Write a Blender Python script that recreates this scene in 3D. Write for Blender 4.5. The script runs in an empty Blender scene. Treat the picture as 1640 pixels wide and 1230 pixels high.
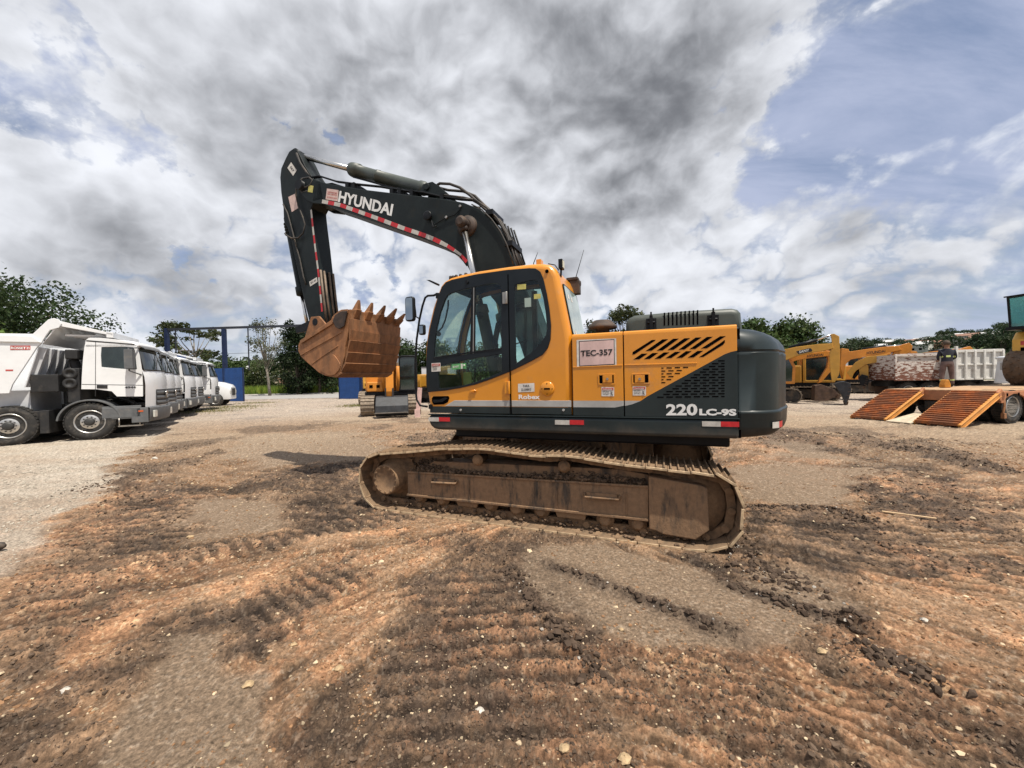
import bpy, bmesh, math, random
import numpy as np
from mathutils import Vector, Matrix
from mathutils.geometry import tessellate_polygon
R = math.radians
S = bpy.context.scene
COL = S.collection
# ------------------------------------------------------------------ camera
CAM_H = 1.69; FPX = 616.0; PITCH = R(0.86); ROLL = R(1.2)
F_ = Vector((0, math.cos(PITCH), -math.sin(PITCH)))
R0 = Vector((1, 0, 0)); U0 = Vector((0, math.sin(PITCH), math.cos(PITCH)))
RX = R0*math.cos(ROLL) - U0*math.sin(ROLL)
UP = R0*math.sin(ROLL) + U0*math.cos(ROLL)
cd = bpy.data.cameras.new('camera'); cam = bpy.data.objects.new('camera', cd); COL.objects.link(cam)
M3 = Matrix((RX, UP, -F_)).transposed()
cam.matrix_world = Matrix.Translation((0, 0, CAM_H)) @ M3.to_4x4()
cd.sensor_width = 36; cd.lens = 36*FPX/1640; cd.clip_start = 0.05; cd.clip_end = 20000
S.camera = cam
S.view_settings.view_transform = 'Standard'; S.view_settings.look = 'None'
S.view_settings.exposure = 0.28; S.view_settings.gamma = 1
S.render.engine = 'CYCLES'
S.cycles.max_bounces = 6; S.cycles.transparent_max_bounces = 12
# ------------------------------------------------------------------ sun + sky
SUN = Vector((0.30, -0.32, 1)).normalized()
sl = bpy.data.lights.new('sun', 'SUN'); so = bpy.data.objects.new('sun', sl); COL.objects.link(so)
sl.energy = 5.0; sl.angle = R(0.6); sl.color = (1, .93, .82)
so.rotation_euler = SUN.to_track_quat('Z', 'Y').to_euler(); so.location = (0, -5, 30)

def ray(x, y):
    return F_ + RX*((x-820)/FPX) + UP*((615-y)/FPX)
def G(x, y, z=0.0):                      # photo pixel -> point on the level z
    d = ray(x, y); t = (z-CAM_H)/d.z
    return Vector((d.x*t, d.y*t, z))
def Zm(ox, oy, s):
    return lambda pts: [(ox+a/s, oy+b/s) for a, b in pts]
class Fr:                                # an upright frame: x along, y away, z up
    def __init__(s, ox, oy, yaw, oz=0):
        s.o = Vector((ox, oy, oz)); s.yaw = yaw
        s.u = Vector((math.cos(yaw), math.sin(yaw), 0)); s.n = Vector((-math.sin(yaw), math.cos(yaw), 0))
    def px(s, x, y, yl=0.0):             # photo pixel -> (x, z) on the plane y = yl
        d = ray(x, y); c = Vector((0, 0, CAM_H))
        p0 = s.o + s.n*yl
        t = (p0-c).dot(s.n)/d.dot(s.n)
        p = c + d*t - s.o
        return (p.dot(s.u), p.z)
    def tr(s, pts, yl=0.0):
        return [s.px(a, b, yl) for a, b in pts]
    def loc(s, p):
        q = Vector(p) - s.o
        return (q.dot(s.u), q.dot(s.n), q.z)

# ------------------------------------------------------------------ object helpers
def tag(o, label=None, cat=None, group=None, kind=None):
    if label: o['label'] = label
    if cat: o['category'] = cat
    if group: o['group'] = group
    if kind: o['kind'] = kind
    return o
def thing(name, label, cat, loc=(0, 0, 0), rz=0, group=None):
    o = bpy.data.objects.new(name, None); COL.objects.link(o)
    o.empty_display_size = .2
    o.location = loc; o.rotation_euler = (0, 0, rz)
    return tag(o, label, cat, group)
def copy_tree(o, parent=None, skip=()):
    c = o.copy(); COL.objects.link(c); c.parent = parent
    for ch in list(o.children):
        if ch.name.split('.')[0] in skip: continue
        copy_tree(ch, c, skip)
    return c

class MB:
    def __init__(s): s.v = []; s.f = []; s.m = []; s.sm = []
    def add(s, vs, fs, mi=0, smooth=False, M=None):
        b = len(s.v)
        if M is not None: vs = [M @ Vector(v) for v in vs]
        s.v += [tuple(v) for v in vs]
        for f in fs:
            s.f.append(tuple(i+b for i in f)); s.m.append(mi); s.sm.append(smooth)
        return s
    def box(s, x0, x1, y0, y1, z0, z1, mi=0, M=None):
        vs = [(x, y, z) for z in (z0, z1) for y in (y0, y1) for x in (x0, x1)]
        return s.add(vs, [(0, 2, 3, 1), (4, 5, 7, 6), (0, 1, 5, 4), (2, 6, 7, 3), (0, 4, 6, 2), (1, 3, 7, 5)], mi, False, M)
    def prism(s, poly, y0, y1, mi=0, M=None, smooth=False, caps=True):   # (x,z) outline extruded along y
        a = sum(poly[i][0]*poly[(i+1) % len(poly)][1]-poly[(i+1) % len(poly)][0]*poly[i][1] for i in range(len(poly)))
        if a < 0: poly = poly[::-1]
        n = len(poly)
        vs = [(x, y0, z) for x, z in poly] + [(x, y1, z) for x, z in poly]
        s.add(vs, [(i, i+n, (i+1) % n+n, (i+1) % n) for i in range(n)], mi, smooth, M)
        if caps: s.add(vs, [tuple(range(n)), tuple(reversed(range(n, 2*n)))], mi, False, M)
        return s
    def plate(s, outer, holes, y0, y1, mi=0, M=None):                    # outline with real openings
        loops = [outer]+list(holes)
        flat = [p for l in loops for p in l]
        tris = tessellate_polygon([[Vector((x, z, 0)) for x, z in l] for l in loops])
        n = len(flat)
        vs = [(x, y0, z) for x, z in flat]+[(x, y1, z) for x, z in flat]
        fs = []
        for t in tris:
            a, b, c = [flat[i] for i in t]
            ar = (b[0]-a[0])*(c[1]-a[1])-(b[1]-a[1])*(c[0]-a[0])
            t = tuple(t) if ar > 0 else tuple(reversed(t))
            fs.append(t); fs.append(tuple(i+n for i in reversed(t)))
        k = 0
        for l in loops:
            for i in range(len(l)):
                j = (i+1) % len(l)
                fs.append((k+i, k+i+n, k+j+n, k+j))
            k += len(l)
        return s.add(vs, fs, mi, False, M)
    def tube(s, pts, r, n=8, mi=0, M=None, caps=True, closed=False):
        pts = [Vector(p) for p in pts]; k = len(pts)
        rs = r if isinstance(r, (list, tuple)) else [r]*k
        vs = []; up = None
        for i, p in enumerate(pts):
            if closed: t = pts[(i+1) % k]-pts[i-1]
            else: t = pts[min(i+1, k-1)]-pts[max(i-1, 0)]
            if t.length < 1e-9: t = Vector((0, 0, 1))
            t.normalize()
            if up is None:
                up = t.orthogonal().normalized()
            up = (up - t*up.dot(t))
            if up.length < 1e-6: up = t.orthogonal()
            up.normalize(); sd = t.cross(up)
            for j in range(n):
                a = 2*math.pi*j/n
                vs.append(p+(up*math.cos(a)+sd*math.sin(a))*rs[i])
        fs = []
        for i in range(k if closed else k-1):
            i2 = (i+1) % k
            for j in range(n):
                j2 = (j+1) % n
                fs.append((i*n+j, i*n+j2, i2*n+j2, i2*n+j))
        s.add(vs, fs, mi, True, M)
        if caps and not closed:
            s.add(vs, [tuple(reversed(range(n))), tuple(range((k-1)*n, k*n))], mi, False, M)
        return s
    def cyl(s, p0, p1, r, r2=None, n=20, mi=0, M=None, caps=True):
        return s.tube([p0, p1], [r, r if r2 is None else r2], n, mi, M, caps)
    def lathe(s, c, axis, prof, n=28, mi=0, M=None):                     # prof: (dist along axis, radius)
        ax = Vector(axis).normalized(); o = ax.orthogonal().normalized(); q = ax.cross(o); c = Vector(c)
        vs = []
        for d, r in prof:
            for j in range(n):
                a = 2*math.pi*j/n
                vs.append(c+ax*d+(o*math.cos(a)+q*math.sin(a))*max(r, 1e-4))
        fs = [(i*n+j, i*n+(j+1) % n, (i+1)*n+(j+1) % n, (i+1)*n+j) for i in range(len(prof)-1) for j in range(n)]
        s.add(vs, fs, mi, True, M)
        if prof[0][1] > 1e-3: s.add(vs, [tuple(reversed(range(n)))], mi, False, M)
        if prof[-1][1] > 1e-3: s.add(vs, [tuple(range((len(prof)-1)*n, len(prof)*n))], mi, False, M)
        return s
    def loft(s, secs, mi=0, closed=True, caps=True, smooth=True, M=None):
        n = len(secs[0]); vs = [p for sec in secs for p in sec]; fs = []
        for i in range(len(secs)-1):
            for j in range(n if closed else n-1):
                j2 = (j+1) % n
                fs.append((i*n+j, i*n+j2, (i+1)*n+j2, (i+1)*n+j))
        s.add(vs, fs, mi, smooth, M)
        if caps: s.add(vs, [tuple(reversed(range(n))), tuple(range((len(secs)-1)*n, len(secs)*n))], mi, False, M)
        return s
    def ball(s, c, r, n=10, mi=0, sc=(1, 1, 1), M=None):
        secs = []
        for i in range(n//2+1):
            a = math.pi*i/(n//2)
            secs.append([(c[0]+sc[0]*r*math.sin(a)*math.cos(2*math.pi*j/n), c[1]+sc[1]*r*math.sin(a)*math.sin(2*math.pi*j/n), c[2]-sc[2]*r*math.cos(a)) for j in range(n)])
        return s.loft(secs, mi, True, False, True, M)
    def build(s, name, mats, parent=None, bevel=0, seg=2, sub=0, angle=35, loc=None, fix=True):
        me = bpy.data.meshes.new(name); me.from_pydata(s.v, [], s.f)
        if not isinstance(mats, (list, tuple)): mats = [mats]
        for m in mats: me.materials.append(m)
        me.polygons.foreach_set('material_index', s.m); me.polygons.foreach_set('use_smooth', s.sm)
        if fix:
            bm = bmesh.new(); bm.from_mesh(me)
            bmesh.ops.remove_doubles(bm, verts=bm.verts, dist=1e-5)
            bmesh.ops.recalc_face_normals(bm, faces=bm.faces)
            bm.to_mesh(me); bm.free()
        me.update()
        o = bpy.data.objects.new(name, me); COL.objects.link(o)
        if parent: o.parent = parent
        if loc: o.location = loc
        if bevel:
            b = o.modifiers.new('bevel', 'BEVEL'); b.width = bevel; b.segments = seg; b.limit_method = 'ANGLE'; b.angle_limit = R(angle)
            b.harden_normals = False
            b.use_clamp_overlap = True
        if sub:
            q = o.modifiers.new('sub', 'SUBSURF'); q.levels = sub; q.render_levels = sub
        return o
def inset(poly, d):                      # move an outline inwards by d
    n = len(poly); a = sum(poly[i][0]*poly[(i+1) % n][1]-poly[(i+1) % n][0]*poly[i][1] for i in range(n))
    sg = 1 if a > 0 else -1; out = []
    for i in range(n):
        p, q, r_ = Vector(poly[i-1]), Vector(poly[i]), Vector(poly[(i+1) % n])
        e1 = (q-p).normalized(); e2 = (r_-q).normalized()
        n1 = Vector((-e1.y, e1.x))*sg; n2 = Vector((-e2.y, e2.x))*sg
        b = (n1+n2); b = b/max(b.length, 1e-6); k = max(b.dot(n1), .5)
        out.append(tuple(q+b*(d/k)))
    return out
def smooth_poly(poly, it=1, closed=True):   # Chaikin corner cutting
    for _ in range(it):
        out = []; n = len(poly)
        if not closed: out.append(tuple(poly[0]))
        for i in range(n if closed else n-1):
            p, q = Vector(poly[i]), Vector(poly[(i+1) % n])
            out += [tuple(p*.75+q*.25), tuple(p*.25+q*.75)]
        if not closed: out.append(tuple(poly[-1]))
        poly = out
    return poly
def rounded_rect(x0, x1, z0, z1, r, n=4):
    out = []
    for cx, cz, a0 in ((x1-r, z0+r, -90), (x1-r, z1-r, 0), (x0+r, z1-r, 90), (x0+r, z0+r, 180)):
        for i in range(n+1):
            a = R(a0+90*i/n); out.append((cx+r*math.cos(a), cz+r*math.sin(a)))
    return out
def text(body, mat, parent, origin, xdir, updir, size, name='lettering', width=None, depth=.003, shear=0, bold=0, align='LEFT', space=1.0):
    cu = bpy.data.curves.new(name, 'FONT'); cu.body = body; cu.size = 1; cu.shear = shear; cu.offset = bold; cu.extrude = 0
    cu.align_x = align; cu.space_character = space; cu.resolution_u = 3
    t = bpy.data.objects.new(name, cu); COL.objects.link(t)
    bpy.context.view_layer.update()
    me = bpy.data.meshes.new_from_object(t.evaluated_get(bpy.context.evaluated_depsgraph_get()))
    bpy.data.objects.remove(t); bpy.data.curves.remove(cu)
    co = np.zeros(len(me.vertices)*3); me.vertices.foreach_get('co', co); co = co.reshape(-1, 3)
    cap = 0.7
    sx = sy = size/cap
    if width: sx = width/max(co[:, 0].max()-co[:, 0].min(), 1e-6)
    x = Vector(xdir).normalized(); u = Vector(updir).normalized(); o = Vector(origin)
    x0 = co[:, 0].min() if align == 'LEFT' else 0
    P = np.array(o)[None, :]+np.outer((co[:, 0]-x0)*sx, x)+np.outer(co[:, 1]*sy, u)
    me.vertices.foreach_set('co', P.ravel()); me.update()
    me.materials.clear(); me.materials.append(mat)
    me.name = name
    ob = bpy.data.objects.new(name, me); COL.objects.link(ob); ob.parent = parent
    return ob

# ------------------------------------------------------------------ materials
MATS = {}
def newmat(name):
    m = bpy.data.materials.new(name); m.use_nodes = True
    nt = m.node_tree; nt.nodes.clear()
    out = nt.nodes.new('ShaderNodeOutputMaterial'); MATS[name] = m
    return m, nt, out
def N(nt, t, **kw):
    n = nt.nodes.new(t)
    for k, v in kw.items():
        if k in ('ins',):
            for a, b in v.items(): n.inputs[a].default_value = b
        else: setattr(n, k, v)
    return n
def mixc(nt, fac, a, b):
    n = nt.nodes.new('ShaderNodeMix'); n.data_type = 'RGBA'
    L = nt.links
    def put(sock, v):
        if hasattr(v, 'is_output') or isinstance(v, bpy.types.NodeSocket): L.new(v, sock)
        elif isinstance(v, (int, float)): sock.default_value = v
        else: sock.default_value = tuple(v)+(() if len(v) == 4 else (1,))
    put(n.inputs[0], fac); put(n.inputs[6], a); put(n.inputs[7], b)
    return n.outputs[2]
def math_(nt, op, a, b=0.0, c=None, clamp=False):
    n = nt.nodes.new('ShaderNodeMath'); n.operation = op; n.use_clamp = clamp
    for i, v in enumerate((a, b, c)):
        if v is None: continue
        if isinstance(v, bpy.types.NodeSocket): nt.links.new(v, n.inputs[i])
        else: n.inputs[i].default_value = v
    return n.outputs[0]
def ramp(nt, v, a, b, lo=0.0, hi=1.0, smooth=True):
    n = nt.nodes.new('ShaderNodeMapRange'); n.interpolation_type = 'SMOOTHSTEP' if smooth else 'LINEAR'
    nt.links.new(v, n.inputs[0]); n.inputs[1].default_value = a; n.inputs[2].default_value = b
    n.inputs[3].default_value = lo; n.inputs[4].default_value = hi
    return n.outputs[0]
def noise(nt, scale, detail=4, rough=.6, vec=None, coord='Object', w=None, dist=0):
    if vec is None:
        tc = nt.nodes.new('ShaderNodeTexCoord'); vec = tc.outputs[coord]
    n = nt.nodes.new('ShaderNodeTexNoise'); n.inputs['Scale'].default_value = scale; n.inputs['Detail'].default_value = detail
    n.inputs['Roughness'].default_value = rough; n.inputs['Distortion'].default_value = dist
    nt.links.new(vec, n.inputs['Vector'])
    return n.outputs['Fac']
def P(name, col, rough=.5, metal=0, var=.12, vscale=6, dirt=0, dcol=(.13, .075, .04), dscale=3, dz=None, bump=0, bscale=40, coat=0, spec=.5, stretch=None):
    """paint / metal / rubber with wear: var = tone variation, dirt = amount of dry mud film, dz = (z0,z1) heavier mud low down"""
    m, nt, out = newmat(name); L = nt.links
    b = N(nt, 'ShaderNodeBsdfPrincipled'); L.new(b.outputs[0], out.inputs[0])
    b.inputs['Metallic'].default_value = metal; b.inputs['Specular IOR Level'].default_value = spec
    b.inputs['Coat Weight'].default_value = coat; b.inputs['Coat Roughness'].default_value = .12
    tc = N(nt, 'ShaderNodeTexCoord'); vec = tc.outputs['Object']
    if stretch:
        mp = N(nt, 'ShaderNodeMapping'); L.new(vec, mp.inputs[0]); mp.inputs['Scale'].default_value = stretch; vec2 = mp.outputs[0]
    else: vec2 = vec
    n1 = noise(nt, vscale, 6, .65, vec2)
    dark = tuple(c*(1-var*2.2) for c in col); lite = tuple(min(1, c*(1+var)+.01*var) for c in col)
    c = mixc(nt, ramp(nt, n1, .3, .7), dark, lite)
    ro = math_(nt, 'ADD', rough-.06, math_(nt, 'MULTIPLY', n1, .14))
    if dirt or dz:
        n2 = noise(nt, dscale, 8, .7, vec2)
        lo = .72-.45*dirt
        f = ramp(nt, n2, lo, lo+.22)
        f = math_(nt, 'MULTIPLY', f, min(1, .35+dirt*.6)) if dirt else None
        if dz:
            sp = N(nt, 'ShaderNodeSeparateXYZ'); L.new(vec, sp.inputs[0])
            hz = ramp(nt, math_(nt, 'ADD', sp.outputs[2], math_(nt, 'MULTIPLY', math_(nt, 'SUBTRACT', n2, .5), (dz[1]-dz[0])*1.6)), dz[0], dz[1], 1, 0)
            hz = math_(nt, 'MULTIPLY', hz, .85)
            f = hz if f is None else math_(nt, 'MAXIMUM', f, hz)
        n3 = noise(nt, dscale*9, 5, .7, vec)
        dc = mixc(nt, n3, tuple(x*.55 for x in dcol), tuple(x*1.5 for x in dcol))
        c = mixc(nt, f, c, dc)
        ro = math_(nt, 'ADD', ro, math_(nt, 'MULTIPLY', f, .9-rough), None, True)
    L.new(c, b.inputs['Base Color']); L.new(ro, b.inputs['Roughness'])
    if bump:
        bn = N(nt, 'ShaderNodeBump'); bn.inputs['Strength'].default_value = bump; bn.inputs['Distance'].default_value = .01
        L.new(noise(nt, bscale, 6, .7, vec), bn.inputs['Height']); L.new(bn.outputs[0], b.inputs['Normal'])
    return m
def glass(name, tint=(.55, .68, .64), refl=.9, dirt=.1):
    m, nt, out = newmat(name); L = nt.links
    t = N(nt, 'ShaderNodeBsdfTransparent'); t.inputs[0].default_value = tint+(1,)
    g = N(nt, 'ShaderNodeBsdfGlossy'); g.inputs['Roughness'].default_value = .03; g.inputs[0].default_value = (1, 1, 1, 1)
    fr = N(nt, 'ShaderNodeFresnel'); fr.inputs[0].default_value = 1.5
    mx = N(nt, 'ShaderNodeMixShader'); L.new(math_(nt, 'MULTIPLY', fr.outputs[0], refl), mx.inputs[0]); L.new(t.outputs[0], mx.inputs[1]); L.new(g.outputs[0], mx.inputs[2])
    d = N(nt, 'ShaderNodeBsdfDiffuse'); d.inputs[0].default_value = (.35, .31, .26, 1)
    m2 = N(nt, 'ShaderNodeMixShader')
    f = math_(nt, 'MULTIPLY', ramp(nt, noise(nt, 5, 6, .7), .35, .8), dirt)
    L.new(f, m2.inputs[0]); L.new(mx.outputs[0], m2.inputs[1]); L.new(d.outputs[0], m2.inputs[2]); L.new(m2.outputs[0], out.inputs[0])
    return m
# ------------------------------------------------------------------ sky: Nishita behind procedural clouds
w = bpy.data.worlds.new('World'); S.world = w; w.use_nodes = True
nt = w.node_tree; nt.nodes.clear(); L = nt.links
wo = N(nt, 'ShaderNodeOutputWorld')
sky = N(nt, 'ShaderNodeTexSky'); sky.sky_type = 'NISHITA'; sky.sun_disc = False
sky.sun_elevation = math.asin(SUN.z); sky.sun_rotation = math.atan2(SUN.x, SUN.y)
sky.air_density = 1.0; sky.dust_density = 1.2; sky.ozone_density = 1.6
bg1 = N(nt, 'ShaderNodeBackground'); bg1.inputs[1].default_value = .085; L.new(sky.outputs[0], bg1.inputs[0])
bg2 = N(nt, 'ShaderNodeBackground'); bg2.inputs[1].default_value = 1.0
mx = N(nt, 'ShaderNodeMixShader'); L.new(bg1.outputs[0], mx.inputs[1]); L.new(bg2.outputs[0], mx.inputs[2]); L.new(mx.outputs[0], wo.inputs[0])
tc = N(nt, 'ShaderNodeTexCoord'); D = tc.outputs['Generated']
def vm(op, a, b=None, sc=None):
    n = nt.nodes.new('ShaderNodeVectorMath'); n.operation = op
    for i, v in enumerate((a, b)):
        if v is None: continue
        if isinstance(v, bpy.types.NodeSocket): L.new(v, n.inputs[i])
        else: n.inputs[i].default_value = v
    if sc is not None:
        if isinstance(sc, bpy.types.NodeSocket): L.new(sc, n.inputs['Scale'])
        else: n.inputs['Scale'].default_value = sc
    return n.outputs[1] if op in ('DOT_PRODUCT', 'LENGTH') else n.outputs[0]
sp = N(nt, 'ShaderNodeSeparateXYZ'); L.new(D, sp.inputs[0])
zc = math_(nt, 'ADD', math_(nt, 'MAXIMUM', sp.outputs[2], 0.0), 0.22)
cx = N(nt, 'ShaderNodeCombineXYZ')
L.new(math_(nt, 'DIVIDE', sp.outputs[0], zc), cx.inputs[0]); L.new(math_(nt, 'DIVIDE', sp.outputs[1], zc), cx.inputs[1])
Pn = cx.outputs[0]                                   # where the view line meets the cloud layer
def nz(vec, scale, detail, rough, dist=0.0, color=False):
    n = nt.nodes.new('ShaderNodeTexNoise'); n.inputs['Scale'].default_value = scale; n.inputs['Detail'].default_value = detail
    n.inputs['Roughness'].default_value = rough; n.inputs['Distortion'].default_value = dist; L.new(vec, n.inputs['Vector'])
    return n.outputs['Color' if color else 'Fac']
# mixed coordinates: layer plane + direction, so puffs keep some height near the skyline
Pd = vm('ADD', vm('SCALE', Pn, None, .16), vm('MULTIPLY', D, (3.6, 3.6, 5.0)))
warp = vm('SCALE', vm('SUBTRACT', nz(Pd, 1.0, 3, .5, 0, True), (.5, .5, .5)), None, .45)
Pw = vm('ADD', Pd, warp)
# blob fields fixed to compass directions, edges broken by noise
Dw = vm('ADD', D, vm('SCALE', vm('SUBTRACT', nz(Pd, 2.2, 7, .6, 0, True), (.5, .5, .5)), None, .42))
Dd = vm('ADD', D, vm('SCALE', vm('SUBTRACT', nz(Pd, 1.8, 5, .55, 0, True), (.5, .5, .5)), None, .20))
def blob(px, py, rad, amp, src=None):
    d = ray(px, py).normalized()
    dist = vm('LENGTH', vm('SUBTRACT', src or Dw, tuple(d)))
    return math_(nt, 'MULTIPLY', ramp(nt, dist, 0, rad, 1, 0), amp)
def total(items, src=None):
    s = None
    for it in items:
        b = blob(*it, src); s = b if s is None else math_(nt, 'ADD', s, b)
    return s
cov_b = total([(1000, 170, .62, .30), (600, 60, .45, .2), (440, 260, .3, .16), (100, 370, .32, .14), (1380, 400, .28, .10), (820, 330, .3, .14),
               (1480, 130, .42, -.21), (1290, 225, .20, -.22), (1640, 40, .4, -.09), (130, 165, .15, -.20), (60, 130, .10, -.08), (240, 200, .09, -.12), (80, 30, .25, .10), (478, 190, .07, -.26),
               (270, 448, .06, -.2), (600, 468, .07, -.22), (330, 440, .05, -.18), (1040, 300, .06, -.16), (990, 350, .05, -.12), (1640, 470, .15, -.06)])
drk_b = total([(960, 190, .34, .50), (1060, 110, .22, .28), (880, 60, .34, .36), (1010, 290, .16, .24), (560, 60, .3, .16), (600, 230, .2, .12), (80, 340, .22, .20), (330, 395, .2, .2), (560, 420, .16, .14),
               (1130, 425, .13, .16), (1440, 440, .12, .14), (1300, 60, .12, -.3), (1330, 120, .1, -.3), (1180, 250, .12, -.22), (400, 250, .18, -.2), (620, 160, .12, -.2), (1000, 0, .12, -.3), (240, 20, .2, -.12), (1000, 250, .2, .2)], Dd)
def puff(vec, sc):
    n = nt.nodes.new('ShaderNodeTexVoronoi'); n.feature = 'SMOOTH_F1'; n.inputs['Scale'].default_value = sc; n.inputs['Smoothness'].default_value = .6
    n.inputs['Detail'].default_value = 2; n.inputs['Roughness'].default_value = .55; n.inputs['Lacunarity'].default_value = 2.3
    L.new(vec, n.inputs['Vector']); return math_(nt, 'SUBTRACT', .75, n.outputs['Distance'])
def broad(vec): return nz(vec, .75, 3, .5)
def dens(vec):
    return math_(nt, 'ADD', math_(nt, 'MULTIPLY', nz(vec, 1.4, 8, .52), .75), math_(nt, 'MULTIPLY', math_(nt, 'ABSOLUTE', math_(nt, 'SUBTRACT', nz(vec, 2.4, 5, .5), .5)), 1.5))
d0 = dens(Pw); off = vm('ADD', Pw, (-.03, -.05, .16)); d1 = dens(off)
b0 = broad(Pw); b1 = broad(vm('ADD', Pw, (-.1, -.1, .5)))
fl = math_(nt, 'SUBTRACT', d0, d1)
bl = math_(nt, 'SUBTRACT', b0, b1)
d0 = math_(nt, 'ADD', math_(nt, 'MULTIPLY', d0, .6), math_(nt, 'MULTIPLY', b0, .4))
cov = math_(nt, 'ADD', math_(nt, 'ADD', d0, ramp(nt, sp.outputs[2], .02, .34, -.005, .06)), cov_b)
alpha = ramp(nt, cov, .37, .58)
# low frequency thickness -> grey bases
thick = math_(nt, 'ADD', math_(nt, 'ADD', math_(nt, 'MULTIPLY', ramp(nt, cov, .50, .80), .28), drk_b), math_(nt, 'MULTIPLY', ramp(nt, nz(Pd, .85, 4, .5), .38, .66), .34))
lum = math_(nt, 'ADD', math_(nt, 'ADD', .80, math_(nt, 'MULTIPLY', fl, .85)), math_(nt, 'MULTIPLY', bl, 2.1))
lum = math_(nt, 'SUBTRACT', lum, math_(nt, 'MULTIPLY', thick, .60))
fine = math_(nt, 'MULTIPLY', math_(nt, 'SUBTRACT', nz(Pw, 6, 4, .5), .5), .06)
lum = math_(nt, 'ADD', lum, fine)
lum = ramp(nt, lum, -.35, 1.25, 0, 1, True)
ccol = mixc(nt, lum, (.15, .157, .175), (.78, .80, .85))
# thin streaky high cloud over the blue
mp = N(nt, 'ShaderNodeMapping'); L.new(Pn, mp.inputs[0]); mp.inputs['Rotation'].default_value = (0, 0, R(38)); mp.inputs['Scale'].default_value = (.6, 1.9, 1)
st = nz(mp.outputs[0], 1.4, 10, .62, .6)
sa = ramp(nt, st, .24, .64, .30, .92)
thin = mixc(nt, st, (.20, .26, .42), (.52, .56, .70))
al = math_(nt, 'MAXIMUM', alpha, sa)
col = mixc(nt, alpha, thin, ccol)
# skyline: pale haze band
hz = ramp(nt, sp.outputs[2], 0.0, .11, .45, 0)
col = mixc(nt, hz, col, (.47, .54, .63))
al = math_(nt, 'MAXIMUM', al, hz)
L.new(col, bg2.inputs[0]); L.new(al, mx.inputs[0])
w.cycles.sampling_method = 'MANUAL'; w.cycles.sample_map_resolution = 512
# ------------------------------------------------------------------ ground sheet (one mesh, modelled relief)
rng = np.random.default_rng(7)
_perm = rng.permutation(4096)
def vnoise(x, y, seed=0):
    xi = np.floor(x).astype(np.int64); yi = np.floor(y).astype(np.int64); xf = x-xi; yf = y-yi
    u = xf*xf*xf*(xf*(xf*6-15)+10); v = yf*yf*yf*(yf*(yf*6-15)+10)
    def h(a, b): return (_perm[(_perm[(a+seed*131) & 4095]+b) & 4095])/4095.0
    return (h(xi, yi)*(1-u)+h(xi+1, yi)*u)*(1-v)+(h(xi, yi+1)*(1-u)+h(xi+1, yi+1)*u)*v
def fbm(x, y, s, octv=4, seed=0, g=.5):
    a = 0; t = 0; k = 1.0; c, sn = math.cos(.7), math.sin(.7)
    for i in range(octv):
        a = a+k*vnoise(x*s+i*17.3, y*s-i*9.1, seed+i); t += k; k *= g
        x, y = (x*c-y*sn)*1.0, (x*sn+y*c)*1.0; s *= 2.03
    return a/t
def sstep(v, a, b):
    t = np.clip((v-a)/(b-a), 0, 1); return t*t*(3-2*t)
def gpoly(pts): return np.array([[G(a, b).x, G(a, b).y] for a, b in pts])
def sdist(X, Y, poly):                   # signed distance, + inside
    d2 = np.full(X.shape, 1e9); ins = np.zeros(X.shape, bool); n = len(poly)
    for i in range(n):
        ax, ay = poly[i]; bx, by = poly[(i+1) % n]; ex, ey = bx-ax, by-ay
        t = np.clip(((X-ax)*ex+(Y-ay)*ey)/(ex*ex+ey*ey+1e-12), 0, 1)
        d2 = np.minimum(d2, (X-ax-t*ex)**2+(Y-ay-t*ey)**2)
        c = ((ay > Y) != (by > Y)) & (X < (bx-ax)*(Y-ay)/(by-ay+1e-12)+ax); ins ^= c
    d = np.sqrt(d2); return np.where(ins, d, -d)
def polydist(X, Y, pts):                 # distance to an open line
    d2 = np.full(X.shape, 1e9)
    for i in range(len(pts)-1):
        ax, ay = pts[i]; bx, by = pts[i+1]; ex, ey = bx-ax, by-ay
        t = np.clip(((X-ax)*ex+(Y-ay)*ey)/(ex*ex+ey*ey+1e-12), 0, 1)
        d2 = np.minimum(d2, (X-ax-t*ex)**2+(Y-ay-t*ey)**2)
    return np.sqrt(d2)
MUD = [[(205, 775), (317, 785), (334, 799), (300, 819), (307, 847), (321, 857), (253, 905), (200, 970), (130, 1040), (60, 1100), (0, 1120), (0, 1040), (70, 905), (130, 850), (165, 815)],
       [(160, 788), (175, 765), (240, 745), (252, 770), (190, 790)],
       [(245, 902), (330, 868), (440, 860), (560, 828), (600, 812), (670, 830), (560, 852), (480, 878), (380, 888), (280, 912)],
       [(370, 772), (470, 755), (570, 742), (600, 760), (600, 812), (480, 862), (440, 840), (470, 800), (390, 790)],
       [(120, 1110), (230, 1000), (330, 958), (370, 975), (480, 928), (570, 900), (530, 960), (410, 1060), (370, 1050), (350, 1010), (240, 1060), (170, 1140)],
       [(660, 925), (850, 880), (890, 900), (950, 985), (1010, 1100), (960, 1230), (620, 1230), (590, 1130), (620, 1010)],
       [(700, 870), (880, 868), (850, 920), (730, 915)],
       [(1195, 812), (1330, 815), (1480, 880), (1640, 905), (1640, 950), (1400, 915), (1250, 885), (1190, 860)],
       [(1355, 772), (1440, 775), (1640, 838), (1640, 885), (1500, 850), (1400, 820)],
       [(1415, 712), (1520, 722), (1640, 755), (1640, 765), (1500, 738), (1430, 722)],
       [(1180, 680), (1300, 690), (1340, 715), (1420, 735), (1250, 720)],
       [(1160, 905), (1270, 960), (1440, 990), (1400, 1010), (1250, 985)],
       [(1360, 1035), (1440, 1050), (1540, 1120), (1640, 1160), (1640, 1230), (1480, 1140)],
       [(960, 1120), (1180, 1030), (1330, 1160), (1400, 1230), (1250, 1230)]]
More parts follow.
